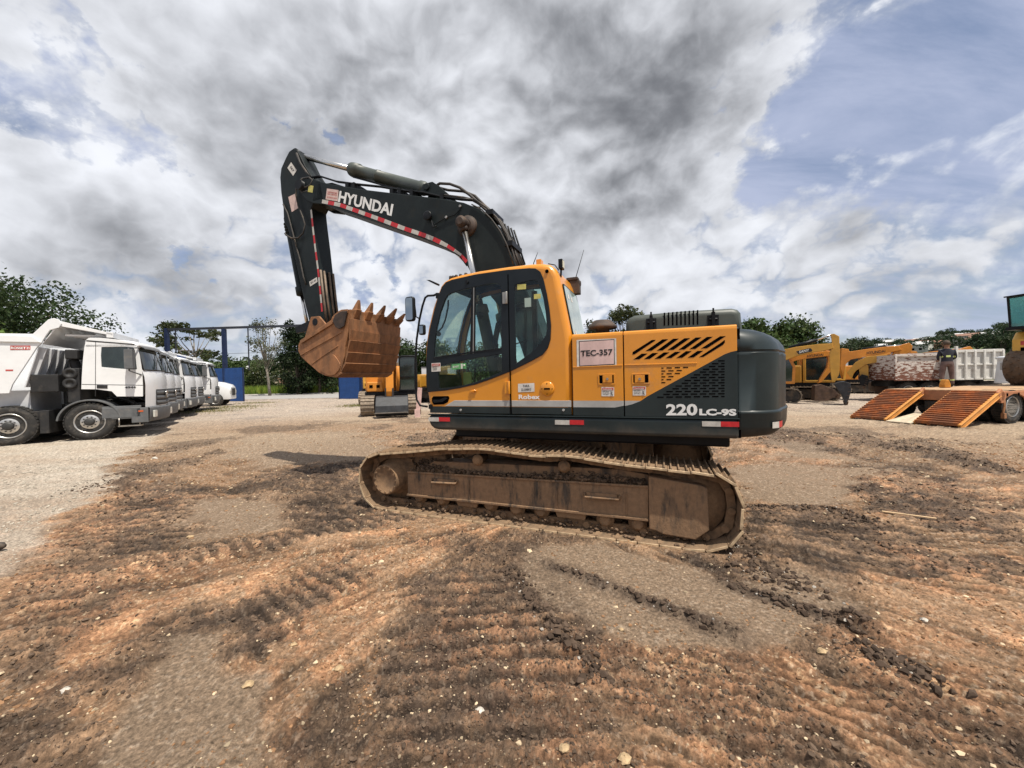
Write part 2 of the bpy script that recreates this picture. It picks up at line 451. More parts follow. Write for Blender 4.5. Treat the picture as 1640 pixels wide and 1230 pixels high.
SMOOTH = [[(230, 1040), (350, 1015), (380, 1070), (430, 1110), (440, 1230), (150, 1230)],
          [(290, 830), (330, 795), (460, 800), (440, 850), (330, 862)],
          [(820, 895), (880, 868), (960, 872), (1150, 912), (1420, 985), (1200, 1040), (1050, 1030), (930, 1010), (850, 950)],
          [(1190, 910), (1300, 925), (1370, 960), (1260, 950)],
          [(380, 700), (560, 690), (640, 720), (560, 740), (420, 745), (370, 730)],
          [(1180, 740), (1420, 745), (1330, 800), (1190, 805)], [(1240, 700), (1340, 725), (1400, 740), (1230, 735)]]
PALE = [[(-700, 700), (0, 700), (290, 650), (262, 690), (160, 775), (95, 850), (0, 925), (-700, 1150)]]
STR_ACROSS = [[(205, 775), (317, 785), (334, 799), (300, 819), (307, 847), (321, 857), (253, 905), (160, 1000), (0, 1060), (70, 905), (130, 850), (165, 815)],
              [(620, 950), (870, 890), (940, 1000), (1000, 1100), (960, 1230), (610, 1230), (590, 1100)]]
STR_ALONG_L = [[(245, 902), (330, 868), (440, 860), (560, 828), (620, 760), (680, 830), (560, 852), (480, 878), (380, 888), (280, 912)], [(380, 960), (560, 880), (600, 930), (420, 1070)]]
STR_ALONG_R = [[(1195, 812), (1330, 800), (1640, 850), (1700, 1000), (1400, 915), (1250, 885)], [(960, 1060), (1250, 1010), (1640, 1100), (1640, 1230), (1040, 1230)]]
RIDGE = [[(812, 912), (845, 950), (880, 1000), (930, 1050), (965, 1095)], [(880, 905), (1000, 950), (1100, 990), (1180, 1020)], [(1195, 815), (1330, 815), (1400, 840)], [(1415, 715), (1500, 727), (1640, 760)], [(1160, 930), (1230, 960), (1330, 995), (1400, 1010)]]
def terr_big(X, Y):
    r = np.hypot(X, Y)
    z = (fbm(X, Y, .35, 3, 11)-.5)*.10*sstep(r, 3, 9)
    return z*sstep(-r, -60, -34)
def ground_fields(X, Y, near):
    wx = (fbm(X, Y, 2.2, 4, 21)-.5); wy = (fbm(X, Y, 2.2, 4, 31)-.5); r = np.hypot(X, Y)
    ws = np.clip(r*.11, .22, 1.2)
    Xw = X+wx*ws; Yw = Y+wy*ws
    def mask(polys, soft=.06):
        m = np.zeros(X.shape)
        sf = np.clip(r*.022, soft*.7, .5)
        for p in polys: m = np.maximum(m, sstep(sdist(Xw, Yw, gpoly(p))/sf, -1, 1))
        return m
    mud = mask(MUD); smo = mask(SMOOTH); pale = mask(PALE, .3)
    sa = mask(STR_ACROSS, .1); sl_ = mask(STR_ALONG_L, .1); sr = mask(STR_ALONG_R, .15)
    patch = fbm(X, Y, .8, 5, 41, .6); mud2 = sstep(patch, .52, .64)*(1-smo)*(1-pale)*.8
    mud = np.clip(np.maximum(mud, mud2)*(1-.6*smo), 0, 1)
    dx_, dy_ = X-.35, Y-4.9; rr_ = np.hypot(dx_, dy_); aa = np.arctan2(dx_, -dy_)
    side = sstep(np.abs(aa)+wx*.3, .18, .55)*(1-smo)*(1-.8*pale)*sstep(-rr_, -11, -5)
    stk = fbm(aa*11+wx*.8, rr_*.9+wy, 1.0, 4, 301, .65); stk2 = fbm(aa*34+wx*2, rr_*1.6, 1.0, 3, 311, .6)
    # --- relief
    def tri(ph, sharp=1.0): s_ = .5+.5*np.sin(ph*2*math.pi); return s_**sharp
    bend = wx*.16; brk = sstep(fbm(X, Y, 3.1, 3, 51), .26, .46)
    z = terr_big(X, Y)
    z += (fbm(X, Y, 1.3, 4, 61)-.5)*.05*(1-.7*smo)
    def cleat(p): return np.clip(np.sin(p*2*math.pi)*2.6+.5, -1, 1)*.5
    rag = (fbm(X, Y, 9, 3, 55)-.5)
    ph = (Y-.06*X-.05*np.abs(X)**1.6*np.sign(X)+bend+rag*.028)/.155
    sa = sa*(1-.9*smo); sl_ = sl_*(1-.9*smo); sr = sr*(1-.9*smo)
    amp = .5+1.0*fbm(X, Y, 1.9, 3, 56); stripe = np.maximum(sa, np.maximum(sl_, sr))
    z += sa*brk*cleat(ph)*.030*amp
    q = (X*.62+Y*.78+bend*.6+rag*.03)/.13
    z += sl_*brk*cleat(q)*.026*amp
    q2 = (X*.50+Y*.87+bend*.6)/.095
    q2r = (X*.42+Y*.91+bend*1.6+rag*.05)/.105
    z += sr*brk*cleat(q2r)*.020*amp
    z += side*((stk-.5)*.075+(stk2-.5)*.045)
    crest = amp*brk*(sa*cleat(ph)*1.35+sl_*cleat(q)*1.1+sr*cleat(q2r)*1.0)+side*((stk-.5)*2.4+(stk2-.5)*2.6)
    for (pl_, wd, gap) in ((([(1010, 880), (1160, 930), (1290, 970)]), .022, .03), (([(1290, 970), (1450, 1010), (1640, 1070)]), .02, .03), (([(400, 745), (380, 790)]), .1, .04), (([(395, 720), (372, 745), (380, 790), (420, 800)]), .12, .05),
                           (([(300, 690), (430, 705), (640, 735)]), .1, .05), (([(1250, 690), (1400, 730), (1640, 800)]), .12, .05), (([(430, 1110), (415, 1230)]), .05, .05)):
        pd = polydist(X, Y, gpoly(pl_)); rut = sstep(-pd, -wd*3.2, -wd)
        z -= rut*(.012+.006*tri(pd/gap))
    for pl_ in RIDGE:
        pd = polydist(X+wx*.12, Y+wy*.12, gpoly(pl_)); rid = np.exp(-(pd/.045)**2)
        z += rid*.035*(.35+1.3*fbm(X, Y, 14, 3, 71)); mud = np.maximum(mud, np.exp(-(pd/.10)**2)*1.1)
    if near:
        cl = fbm(X, Y, 13, 4, 81, .5)
        z += (np.clip(cl-.42, 0, 1))*.11*(mud*.9+.22)*(1-.92*smo)*(1-.55*stripe)*(1-.7*pale)
        rg1 = 1-2*np.abs(fbm(X, Y, 22, 3, 92, .55)-.5); z += (rg1-.8)*.026*(1-.85*smo)*(.4+.8*mud)
        z += (fbm(X, Y, 42, 3, 91, .6)-.5)*.010*(1-.8*smo)
        z += (fbm(X, Y, 90, 2, 95)-.5)*.002
        cracks = np.abs(fbm(X, Y, 5, 4, 101)-.5)
        z -= sstep(-cracks, -.008, 0)*.008*(1-pale)
    return z, mud, smo, pale, crest, side*stk
def ground_z(x, y):
    return float(ground_fields(np.array([x]), np.array([y]), False)[0][0])
def make_ground():
    th_d = np.linspace(R(-59), R(59), 1180)
    th_s = np.linspace(R(60), R(300), 90)[1:-1]
    th = np.concatenate([th_d, th_s]); nth = len(th)
    rr = [.35]; 
    while rr[-1] < 5000:
        q = rr[-1]
        k = .0036 if q < 8 else (.009 if q < 45 else .06)
        if q < 1.4: k = .012
        rr.append(q*(1+k))
    rr = np.array(rr); nr = len(rr)
    TH, RR = np.meshgrid(th, rr); X = (RR*np.sin(TH)).ravel(); Y = (RR*np.cos(TH)).ravel()
    z, mud, smo, pale, sa, sl_ = ground_fields(X, Y, True)
    r = np.hypot(X, Y)
    # flat pads where machines stand, then the yard falls to level and the far hills rise
    rise = hill_h(X, Y); z = z*sstep(-r, -60, -36)+rise
    o_ = EX.o; du = (X-o_.x)*EX.u.x+(Y-o_.y)*EX.u.y; dn = (X-o_.x)*EX.n.x+(Y-o_.y)*EX.n.y
    for yc in (-1.195, 1.195):
        pad = sstep(-np.abs(du), -2.25, -1.75)*sstep(-np.abs(dn-yc), -.42, -.3)
        z = z*(1-pad)+pad*(-.012)
    # berm pressed up in front of the rear idler
    z += np.exp(-(((du-2.5)/.28)**2+((dn+1.25)/.45)**2))*.05*(.5+fbm(X, Y, 12, 3, 5))
    n = len(X)
    fine = fbm(X, Y, 34, 4, 111, .65); med = fbm(X, Y, 4.5, 5, 121, .62); big = fbm(X, Y, .55, 4, 131)
    def C(*c): return np.array(c)[None, :]
    base = C(.190, .120, .072); orange = C(.285, .145, .076); dark = C(.050, .035, .026); grey = C(.200, .146, .100); palec = C(.40, .355, .295); ochre = C(.42, .27, .15)
    col = np.repeat(base, n, 0)
    def mix(col, c, f): f = np.clip(f, 0, 1)[:, None]; return col*(1-f)+c*f
    near_f = sstep(-r, -16, -6)
    bx = X
    om = sstep(med*.5+big*.3+.22*(.47+.10*sa)+.04*np.clip((3.2-r)/3, -1, 1), .50, .64)*(1-.85*smo)*(.35+.65*near_f)
    # redder ground bottom right and on the left verge
    L1 = sstep(sdist(X, Y, gpoly([(880, 1060), (1250, 990), (1640, 1010), (1640, 1230), (900, 1230)])), -.25, .3)
    L2 = sstep(sdist(X, Y, gpoly([(0, 925), (165, 790), (230, 770), (160, 900), (420, 870), (330, 950), (0, 1180)])), -.25, .3)
    L3 = sstep(sdist(X, Y, gpoly([(560, 870), (700, 845), (730, 870), (640, 930), (560, 990), (420, 1130), (380, 1060), (500, 950), (380, 930), (480, 890)])), -.12, .15)
    L4 = sstep(sdist(X, Y, gpoly([(1190, 700), (1350, 740), (1400, 770), (1300, 790), (1200, 750)])), -.3, .5)
    om = np.maximum(om, np.maximum.reduce([L1, L2, L3, L4])*sstep(med, .38, .54)*.9)
    col = mix(col, orange, om*.72)
    col = mix(col, ochre, sstep(fine*.5+med*.5, .57, .68)*(.25+.6*np.maximum.reduce([L1, L2, L3]))*(1-smo))
    col = mix(col, grey, smo*.85)
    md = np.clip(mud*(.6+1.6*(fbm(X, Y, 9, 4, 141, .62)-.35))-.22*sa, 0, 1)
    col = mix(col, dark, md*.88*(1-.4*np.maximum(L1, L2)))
    col *= np.clip(1+.62*sa, .4, 1.7)[:, None]  # crests paler, grooves darker: damp tone plus relief shade put into colour
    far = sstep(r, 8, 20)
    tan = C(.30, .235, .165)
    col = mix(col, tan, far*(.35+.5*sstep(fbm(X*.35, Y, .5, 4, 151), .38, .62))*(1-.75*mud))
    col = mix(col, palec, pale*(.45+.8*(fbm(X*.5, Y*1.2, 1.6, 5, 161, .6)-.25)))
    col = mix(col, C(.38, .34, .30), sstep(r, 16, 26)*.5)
    gr = sstep(fine, .60, .72)*.35; col = mix(col, C(.42, .34, .26), gr*(1-.6*mud))
    col *= (.52+.96*fbm(X, Y, 48, 4, 171, .7))[:, None]
    grass = sstep(hillmask(X, Y), .1, .9)
    gcol = C(.050, .070, .024)*(.6+.9*fbm(X, Y, .02, 5, 181))[:, None]
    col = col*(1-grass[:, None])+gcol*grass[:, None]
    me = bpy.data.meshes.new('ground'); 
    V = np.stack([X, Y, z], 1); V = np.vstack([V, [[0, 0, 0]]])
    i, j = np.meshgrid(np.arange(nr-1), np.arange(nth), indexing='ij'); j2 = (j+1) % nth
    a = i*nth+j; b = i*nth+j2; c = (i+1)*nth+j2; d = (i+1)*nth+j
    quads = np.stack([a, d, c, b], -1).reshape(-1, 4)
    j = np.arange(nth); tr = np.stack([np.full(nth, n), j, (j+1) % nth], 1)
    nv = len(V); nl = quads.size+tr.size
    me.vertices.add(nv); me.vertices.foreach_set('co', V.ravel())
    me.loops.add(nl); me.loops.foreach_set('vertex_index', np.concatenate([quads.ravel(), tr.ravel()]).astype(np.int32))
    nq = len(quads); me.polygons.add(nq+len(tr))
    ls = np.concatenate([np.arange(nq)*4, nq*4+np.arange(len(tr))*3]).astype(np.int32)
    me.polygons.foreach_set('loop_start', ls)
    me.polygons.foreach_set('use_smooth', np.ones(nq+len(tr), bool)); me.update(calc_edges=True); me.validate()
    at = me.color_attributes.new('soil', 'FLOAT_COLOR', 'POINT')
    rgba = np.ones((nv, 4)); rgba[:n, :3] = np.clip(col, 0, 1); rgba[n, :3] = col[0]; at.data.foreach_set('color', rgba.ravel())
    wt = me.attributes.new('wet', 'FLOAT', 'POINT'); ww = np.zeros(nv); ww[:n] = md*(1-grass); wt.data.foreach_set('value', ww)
    o = bpy.data.objects.new('ground', me); COL.objects.link(o); tag(o, None, None, None, 'structure')
    m, nt, out = newmat('soil'); L = nt.links
    b = N(nt, 'ShaderNodeBsdfPrincipled'); L.new(b.outputs[0], out.inputs[0]); b.inputs['Specular IOR Level'].default_value = .25
    at = N(nt, 'ShaderNodeAttribute', attribute_name='soil'); aw = N(nt, 'ShaderNodeAttribute', attribute_name='wet')
    tcd = N(nt, 'ShaderNodeTexCoord')
    nn = noise(nt, 42, 8, .74, tcd.outputs['Object']); n2 = noise(nt, 9, 6, .65, tcd.outputs['Object'])
    k = math_(nt, 'ADD', math_(nt, 'MULTIPLY', ramp(nt, nn, .34, .66), .85), math_(nt, 'ADD', .38, math_(nt, 'MULTIPLY', n2, .42)))
    sc = N(nt, 'ShaderNodeVectorMath'); sc.operation = 'SCALE'; L.new(at.outputs['Color'], sc.inputs[0]); L.new(k, sc.inputs['Scale'])
    L.new(sc.outputs[0], b.inputs['Base Color'])
    L.new(math_(nt, 'SUBTRACT', .95, math_(nt, 'MULTIPLY', aw.outputs['Fac'], .18)), b.inputs['Roughness'])
    bn = N(nt, 'ShaderNodeBump'); bn.inputs['Strength'].default_value = 1.0; bn.inputs['Distance'].default_value = .02
    L.new(nn, bn.inputs['Height']); L.new(bn.outputs[0], b.inputs['Normal'])
    me.materials.append(m)
    return o
# main excavator frame (also used by the ground for the ground pressed flat under the tracks)
EX = Fr(.789, 5.644, R(-21.2))
def hillmask(X, Y):
    a = np.degrees(np.arctan2(X, Y)); r = np.hypot(X, Y)
    edge = np.where(a < -15, 58.0, np.where(a < 20, 62.0, 85.0))
    return sstep(r, edge, edge+5)
def hill_h(X, Y):
    a = np.degrees(np.arctan2(X, Y)); r = np.hypot(X, Y)
    # elevation of the skyline, in degrees, by compass bearing
    el = np.interp(a, [-180, -65, -50, -40, -30, -22, -14, -5, 10, 25, 34, 42, 47, 52, 57, 70, 180], [1, 2.0, 2.4, 2.8, 3.4, 2.8, 2.0, 1.5, 1.2, 1.3, 1.9, 2.3, 2.5, 2.8, 3.0, 2.2, 1])
    dip = -3.0*sstep(r, 64, 120)*(sstep(-a, 12, 20))
    h = np.tan(np.radians(el))*sstep(r, 90, 560)*560*(1+.35*(fbm(X, Y, .006, 3, 201)-.5))
    return (h+dip)*sstep(r, 62, 90)
ground = make_ground()
# ================================================================== main excavator
z1 = Zm(420, 220, 440*0+3.7273); z2 = Zm(460, 460, 6.8333); z3 = Zm(640, 400, 4.1); z4 = Zm(880, 460, 4.1); z5 = Zm(560, 680, 4.8235); z6 = Zm(880, 680, 4.8235)
zc = Zm(660, 440, 6.15); zk = Zm(440, 230, 7.235); zb = Zm(640, 270, 6.832)
ORANGE = P('orange_paint', (.64, .245, .010), .34, 0, .04, 1.2, dirt=.42, dcol=(.34, .185, .085), dscale=2.6, dz=(.9, 1.38), coat=.5)
DGREEN = P('dark_green_paint', (.014, .023, .025), .42, 0, .12, 2, dirt=.25, dcol=(.075, .062, .048), dscale=3, dz=(1.0, 1.20), coat=.08, spec=.3)
BOOMG = P('boom_green_paint', (.009, .014, .015), .5, 0, .15, 3, dirt=.35, dcol=(.030, .028, .023), dscale=2.4, coat=0, spec=.22)
HOODG = P('hood_grey_green_paint', (.060, .072, .062), .48, 0, .1, 3, dirt=.25, dcol=(.12, .11, .09))
GREY = P('grey_stripe', (.36, .36, .35), .45, 0, .08, 4, dirt=.3)
BLACK = P('black_trim', (.007, .008, .010), .42, 0, .2, 4, dirt=.12, dcol=(.04, .035, .03), spec=.2)
MBLACK = P('matt_black', (.002, .002, .0025), .95, 0, .2, 8, spec=0)
RUBBER = P('black_hose', (.035, .030, .026), .65, 0, .2, 10, dirt=.5, dcol=(.16, .12, .085), dscale=6)
CHROME = P('chrome_rod', (.62, .60, .57), .22, 1, .05, 5, dirt=.2, dcol=(.2, .15, .1))
STEEL = P('bare_steel', (.35, .33, .30), .4, .9, .1, 8)
MUDST = P('muddy_steel', (.15, .092, .052), .8, .05, .28, 5, dirt=.85, dcol=(.26, .158, .085), dscale=4, bump=.6, bscale=22)
MUDFR = P('muddy_frame', (.060, .046, .034), .7, 0, .25, 5, dirt=.9, dcol=(.25, .15, .082), dscale=2.6, bump=.5, bscale=30, stretch=(3.5, 3.5, .8))
SHOE = P('track_shoe_steel', (.21, .145, .090), .75, .15, .25, 7, dirt=.9, dcol=(.24, .155, .09), dscale=6, bump=.5, bscale=35)
SHOEL = P('shoe_edge_highlight', (.60, .45, .28), .55, .25, .2, 14, dirt=.35, dcol=(.25, .16, .09), dscale=12)  # pale tone paints a highlight along the camera-side shoe edge
RUSTB = P('rusty_bucket', (.30, .135, .055), .62, .1, .18, 3.5, dirt=.6, dcol=(.17, .095, .052), dscale=2.6, bump=.4, bscale=26, stretch=(2.5, 2.5, .8))
SOILP = P('packed_soil', (.13, .082, .050), .95, 0, .3, 9, dirt=.5, dcol=(.21, .135, .08), dscale=9, bump=1, bscale=24)
GLASS = glass('cab_glass', (.80, .90, .87), .5, .03)
WHITE = P('white_lettering', (.72, .73, .72), .5, 0, .05, 6, dirt=.15)
REDT = P('red_reflector', (.50, .016, .022), .35, 0, .1, 20)
WHT = P('white_reflector', (.50, .48, .44), .4, 0, .1, 14, dirt=.3)
STICKW = P('sticker_white', (.62, .60, .56), .55, 0, .08, 20, dirt=.3, dcol=(.4, .3, .24))
STICKP = P('sticker_pink', (.60, .44, .40), .55, 0, .08, 12, dirt=.3, dcol=(.45, .27, .2))
STICKY = P('sticker_yellow', (.50, .46, .13), .55, 0, .1, 20)
STICKG = P('sticker_green', (.10, .34, .12), .5, 0, .1, 20)
INKB = P('ink_black', (.015, .015, .017), .6, 0, .1)
INKR = P('ink_red', (.45, .06, .05), .6, 0, .1)
SEAT = P('seat_cloth', (.008, .009, .010), .95, 0, .2, 8, spec=.05)
LAMPG = P('lamp_glass', (.6, .58, .42), .2, 0, .05)
BROWNR = P('brown_rust', (.050, .034, .027), .7, .1, .25, 6, dirt=.5)

X_ = thing('excavator', 'largest excavator, orange and dark green with TEC-357 plate, muddy tracks and raised rusty bucket', 'excavator', (EX.o.x, EX.o.y, 0), EX.yaw)
YS = -1.35
# ---------------- undercarriage
def resample(path, n, closed=True):
    P_ = [Vector(p) for p in path]+([Vector(path[0])] if closed else [])
    d = [0]
    for i in range(len(P_)-1): d.append(d[-1]+(P_[i+1]-P_[i]).length)
    out = []
    for k in range(n):
        t = d[-1]*k/(n if closed else n-1)
        i = min(max(j for j in range(len(d)) if d[j] <= t+1e-9), len(P_)-2)
        f = (t-d[i])/max(d[i+1]-d[i], 1e-9); out.append(tuple(P_[i].lerp(P_[i+1], f)))
    return out, d[-1]
trk = EX.tr(z5([(62, 350), (68, 470), (110, 590), (200, 660)])+z6([(1400, 960), (1470, 880), (1500, 700), (1480, 560), (1400, 430), (1250, 380), (1080, 370), (870, 340), (580, 310), (300, 265), (100, 230)])+z5([(1500, 245), (1300, 220), (1150, 200), (1000, 180), (850, 185), (700, 185), (500, 205), (300, 220), (200, 225), (110, 270)]), -1.495)

rnd = random.Random(3)
def clod(mb, c, r, mi=0, flat=.7, rn=None):
    rn = rn or rnd
    ph = (1+5**.5)/2; vs = []
    for v in ((-1, ph, 0), (1, ph, 0), (-1, -ph, 0), (1, -ph, 0), (0, -1, ph), (0, 1, ph), (0, -1, -ph), (0, 1, -ph), (ph, 0, -1), (ph, 0, 1), (-ph, 0, -1), (-ph, 0, 1)):
        k = r/1.9*rn.uniform(.65, 1.25); vs.append((v[0]*k, v[1]*k, v[2]*k*flat))
    a = rn.uniform(0, 6.28); ca, sa = math.cos(a), math.sin(a)
    vs = [(c[0]+x*ca-y*sa, c[1]+x*sa+y*ca, c[2]+z) for x, y, z in vs]
    mb.add(vs, [(0, 11, 5), (0, 5, 1), (0, 1, 7), (0, 7, 10), (0, 10, 11), (1, 5, 9), (5, 11, 4), (11, 10, 2), (10, 7, 6), (7, 1, 8), (3, 9, 4), (3, 4, 2), (3, 2, 6), (3, 6, 8), (3, 8, 9), (4, 9, 5), (2, 4, 11), (6, 2, 10), (8, 6, 7), (9, 8, 1)], mi, False)
# clean loop: bottom flat on the soil, traced top with its sag
loop = [(-2.50, .42), (-2.49, .27), (-2.41, .10), (-2.24, .0), (-1.6, -.012), (-1.0, -.012), (0, -.012), (1.0, -.012), (1.62, -.012), (1.80, .03)] + trk[5:]
loop = [p for i, p in enumerate(loop)]
pts, LEN = resample(loop, 48)
shoe = MB()
hl = LEN/48/2*.985
shoe.box(-hl, hl, -.30, .30, -.022, -.006)
shoe.box(-hl-.018, -hl+.02, -.285, .285, -.030, -.016)
for gx in (-.072, 0, .072):
    shoe.prism([(gx-.012, -.007), (gx+.012, -.007), (gx+.006, .022), (gx-.006, .022)], -.297, .297)
for by_ in (-.06, .06):
    for bx_ in (-.036, .036): shoe.cyl((bx_, by_, -.008), (bx_, by_, .006), .014, n=8)
shoe.box(-hl+.005, hl-.005, -.304, -.300, -.020, .004, 1)
for side, yc in ((-1, -1.195), (1, 1.195)):
    ch = MB()
    inn = inset(loop, .028); inn2 = inset(loop, .105)
    for yy in (-.10, .06): ch.plate(inn, [inn2], yc+yy, yc+yy+.04)
    pin, _ = resample(inset(loop, .066), 48)
    for p in pin:
        ch.cyl((p[0], yc-.135, p[1]), (p[0], yc+.135, p[1]), .036, n=10)
    chain = ch.build('track_chain', MUDST, X_)
    proto = None
    for i in range(48):
        a, b, c = Vector(pts[i-1]), Vector(pts[i]), Vector(pts[(i+1) % 48])
        t = (c-a).normalized(); nrm = Vector((t.y, -t.x))       # loop runs so that this points outwards
        ang = math.atan2(t.y, t.x)
        if proto is None and side == -1:
            proto = shoe.build('track_shoe', [SHOE, SHOEL], None, bevel=.003, seg=1); SH = proto; o = proto
        else: o = SH.copy(); COL.objects.link(o)
        o.parent = chain
        o.matrix_local = Matrix.Translation((b.x, yc, b.y)) @ Matrix(((t.x, 0, nrm.x, 0), (0, 1, 0, 0), (t.y, 0, nrm.y, 0), (0, 0, 0, 1)))
    s_ = side
    yo = yc+s_*.185                                           # outer face of the track frame
    def Y(a, b): return (min(yc+s_*a, yc+s_*b), max(yc+s_*a, yc+s_*b))
    if side == -1:
        fr = EX.tr(z5([(448, 365), (448, 540)])+z6([(765, 735), (765, 395+85)]), yo)
        FRAME = [(fr[0][0], fr[0][1]), (fr[1][0], fr[1][1]), (fr[2][0], fr[2][1]), (fr[3][0], fr[3][1])]
        GUARD = EX.tr(z6([(765, 400), (1180, 475), (1222, 495), (1237, 820), (1130, 893), (880, 850), (830, 825), (770, 808)]), yo-.03)
        IDX = EX.px(*z6([(1355, 640)])[0], yc)[0]-.345
        IDZ = .40
    f = MB(); f.prism(FRAME, *Y(-.17, .185)); 
    f.prism([(FRAME[0][0], FRAME[0][1]-.012), (FRAME[0][0], FRAME[0][1]+.012), (FRAME[3][0], FRAME[3][1]+.012), (FRAME[3][0], FRAME[3][1]-.012)], *Y(.185, .20))
    f.prism([(FRAME[1][0], FRAME[1][1]-.014), (FRAME[1][0], FRAME[1][1]+.014), (FRAME[2][0], FRAME[2][1]+.014), (FRAME[2][0], FRAME[2][1]-.014)], *Y(.185, .205))
    z0_, z1_ = FRAME[0][1], FRAME[3][1]
    f.prism([(FRAME[0][0]+.1, z0_), (FRAME[0][0]+.35, z0_+.14), (FRAME[3][0]-.3, z1_+.14), (FRAME[3][0], z1_+.10), (FRAME[3][0], z1_)], *Y(-.15, .10))
    for gx in (-.9, .2, .95): f.box(gx-.006, gx+.006, *Y(.185, .195), FRAME[1][1]+.03, FRAME[0][1]-.03)
    tf = f.build('track_frame', MUDFR, X_, bevel=.008)
    g = MB(); g.prism(GUARD, *Y(.0, .215)); zz = GUARD[4][1]
    g.build('idler_guard', MUDFR, X_, bevel=.012)
    for hx0, hx1, hz in ((640, 840, 420), (2000, 0, 0)):
        pass
    for (a, b) in ((z5([(640, 440)])[0], z5([(835, 450)])[0]), (z6([(272, 550)])[0], z6([(545, 570)])[0])):
        p, q = EX.px(*a, yo), EX.px(*b, yo); h = MB(); yy = yc+s_*.225
        h.tube([(p[0], yo, p[1]+.03), (p[0]+.01, yy, p[1]), (q[0]-.01, yy, q[1]), (q[0], yo, q[1]+.03)], .014, 8)
        h.box(p[0]+.03, q[0]-.03, min(yo, yo+s_*.03), max(yo, yo+s_*.03), p[1]+.01, p[1]+.05)
        h.build('step_bar', MUDFR, tf)
    c = EX.px(*z5([(268, 428)])[0], -1.47); RD = .20
    fd = MB(); fd.lathe((c[0], yc-s_*.02, c[1]), (0, s_, 0), [(0, .33), (.05, .33), (.052, RD+.045), (.10, RD+.04), (.102, RD), (.27, RD*.99), (.285, RD*.93), (.287, RD*.90), (.282, RD*.88), (.282, 0)], 32)
    for k in range(12):
        a = 2*math.pi*k/12; fd.cyl((c[0]+.165*math.cos(a), yc+s_*.25, c[1]+.165*math.sin(a)), (c[0]+.165*math.cos(a), yc+s_*.272, c[1]+.165*math.sin(a)), .013, n=8)
    fd.build('final_drive', MUDST, X_)
    mh = MB(); mh.box(c[0]-.18, c[0]+.75, *Y(-.22, -.02), .30, .72); mh.build('dark_gap_block', MUDFR, X_, bevel=.04)  # added dark box, stands for shade in the gap by the sprocket
    sp_ = MB(); out = []
    for k in range(42):
        a = 2*math.pi*k/42; rr_ = .36 if k % 2 else .31; out.append((c[0]+rr_*math.cos(a), c[1]-.0+rr_*math.sin(a)))
    sp_.prism(out, yc-.03, yc+.03); sp_.build('sprocket', MUDST, X_, bevel=.006)
    idl = MB(); idl.lathe((IDX, yc-.1, IDZ), (0, 1, 0), [(0, .12), (.001, .27), (.03, .28), (.032, .345), (.07, .345), (.072, .36), (.13, .36), (.132, .345), (.168, .345), (.17, .28), (.199, .27), (.2, .12)], 40)
    idl.build('idler_wheel', MUDST, X_)
    rb = [EX.px(*p, yc-.13) for p in z5([(545, 560), (715, 583), (1088, 622), (1292, 655), (1480, 670)])+z6([(430, 742), (682, 770)])]
    for k, p in enumerate(rb+[(rb[0][0]+(rb[2][0]-rb[1][0])*0-.0, 0)][:0]):
        r_ = MB(); r_.lathe((p[0], yc-.17, p[1]+.012), (0, 1, 0), [(0, .045), (.01, .062), (.05, .065), (.052, .095), (.08, .095), (.085, .078), (.17, .078), (.255, .078), (.26, .095), (.288, .095), (.29, .065), (.33, .062), (.34, .045)], 20)
        for q in range(6):
            a = q*math.pi/3; r_.cyl((p[0]+.045*math.cos(a), yc-.176, p[1]+.012+.045*math.sin(a)), (p[0]+.045*math.cos(a), yc-.165, p[1]+.012+.045*math.sin(a)), .008, n=6)
        r_.build('track_roller', MUDST, X_)
    for p in z5([(980, 275)])+z6([(108, 325)]):
        q = EX.px(*p, yc-.19); r_ = MB()
        r_.lathe((q[0], yc-.20 if side < 0 else yc+.2, q[1]-.005), (0, -side, 0), [(0, .03), (.004, .052), (.03, .055), (.032, .068), (.06, .068), (.065, .05), (.25, .05)], 20)
        r_.box(q[0]-.05, q[0]+.05, yc-.05, yc+.05, q[1]-.2, q[1]-.05)
        r_.build('carrier_roller', MUDST, X_)
    for (a, b) in ((z5([(795, 585)])[0], z5([(985, 590)])[0]), (z5([(1560, 640)])[0], z6([(290, 700)])[0])):
        p, q = EX.px(*a, yo-.02), EX.px(*b, yo-.02); g = MB(); zt = p[1]+.03; zb_ = .115
        g.prism([(p[0], zt), (p[0]+.05, zb_), (q[0]-.03, zb_), (q[0], zt)], *Y(.13, .165)); g.prism([(p[0], zt), (p[0]+.05, zb_), (q[0]-.03, zb_), (q[0], zt)], *Y(-.165, -.13))
        g.build('track_guard', MUDST, X_, bevel=.01)
    so_ = MB(); rn = random.Random(5)
    for k in range(1500):
        t = rn.random(); x = FRAME[0][0]+.05+t*(FRAME[3][0]-FRAME[0][0]-.1); yy = rn.uniform(-.16, .185); zt = z0_+(z1_-z0_)*t
        hgt = .02+.12*(1-abs(yy-.0)/.19)**.6*(.6+.4*math.sin(x*3.1)); clod(so_, (x, yc+s_*yy, zt+hgt*rn.uniform(.5, 1.05)), rn.uniform(.008, .03), rn=rn)
    for k in range(260):
        t = rn.random(); x = -2.2+t*3.9; yy = rn.choice((-1, 1))*rn.uniform(.1, .28) if k % 3 else rn.uniform(.13, .2); clod(so_, (x, yc+s_*yy, .015+rn.uniform(0, .02 if abs(yy) > .2 else .07)), rn.uniform(.006, .028), rn=rn)
    so_.build('caked_soil', SOILP, X_)
cb = MB(); cb.prism([(-.75, .42), (-.55, .86), (.55, .86), (.75, .42), (.6, .36), (-.6, .36)], -.55, .55)
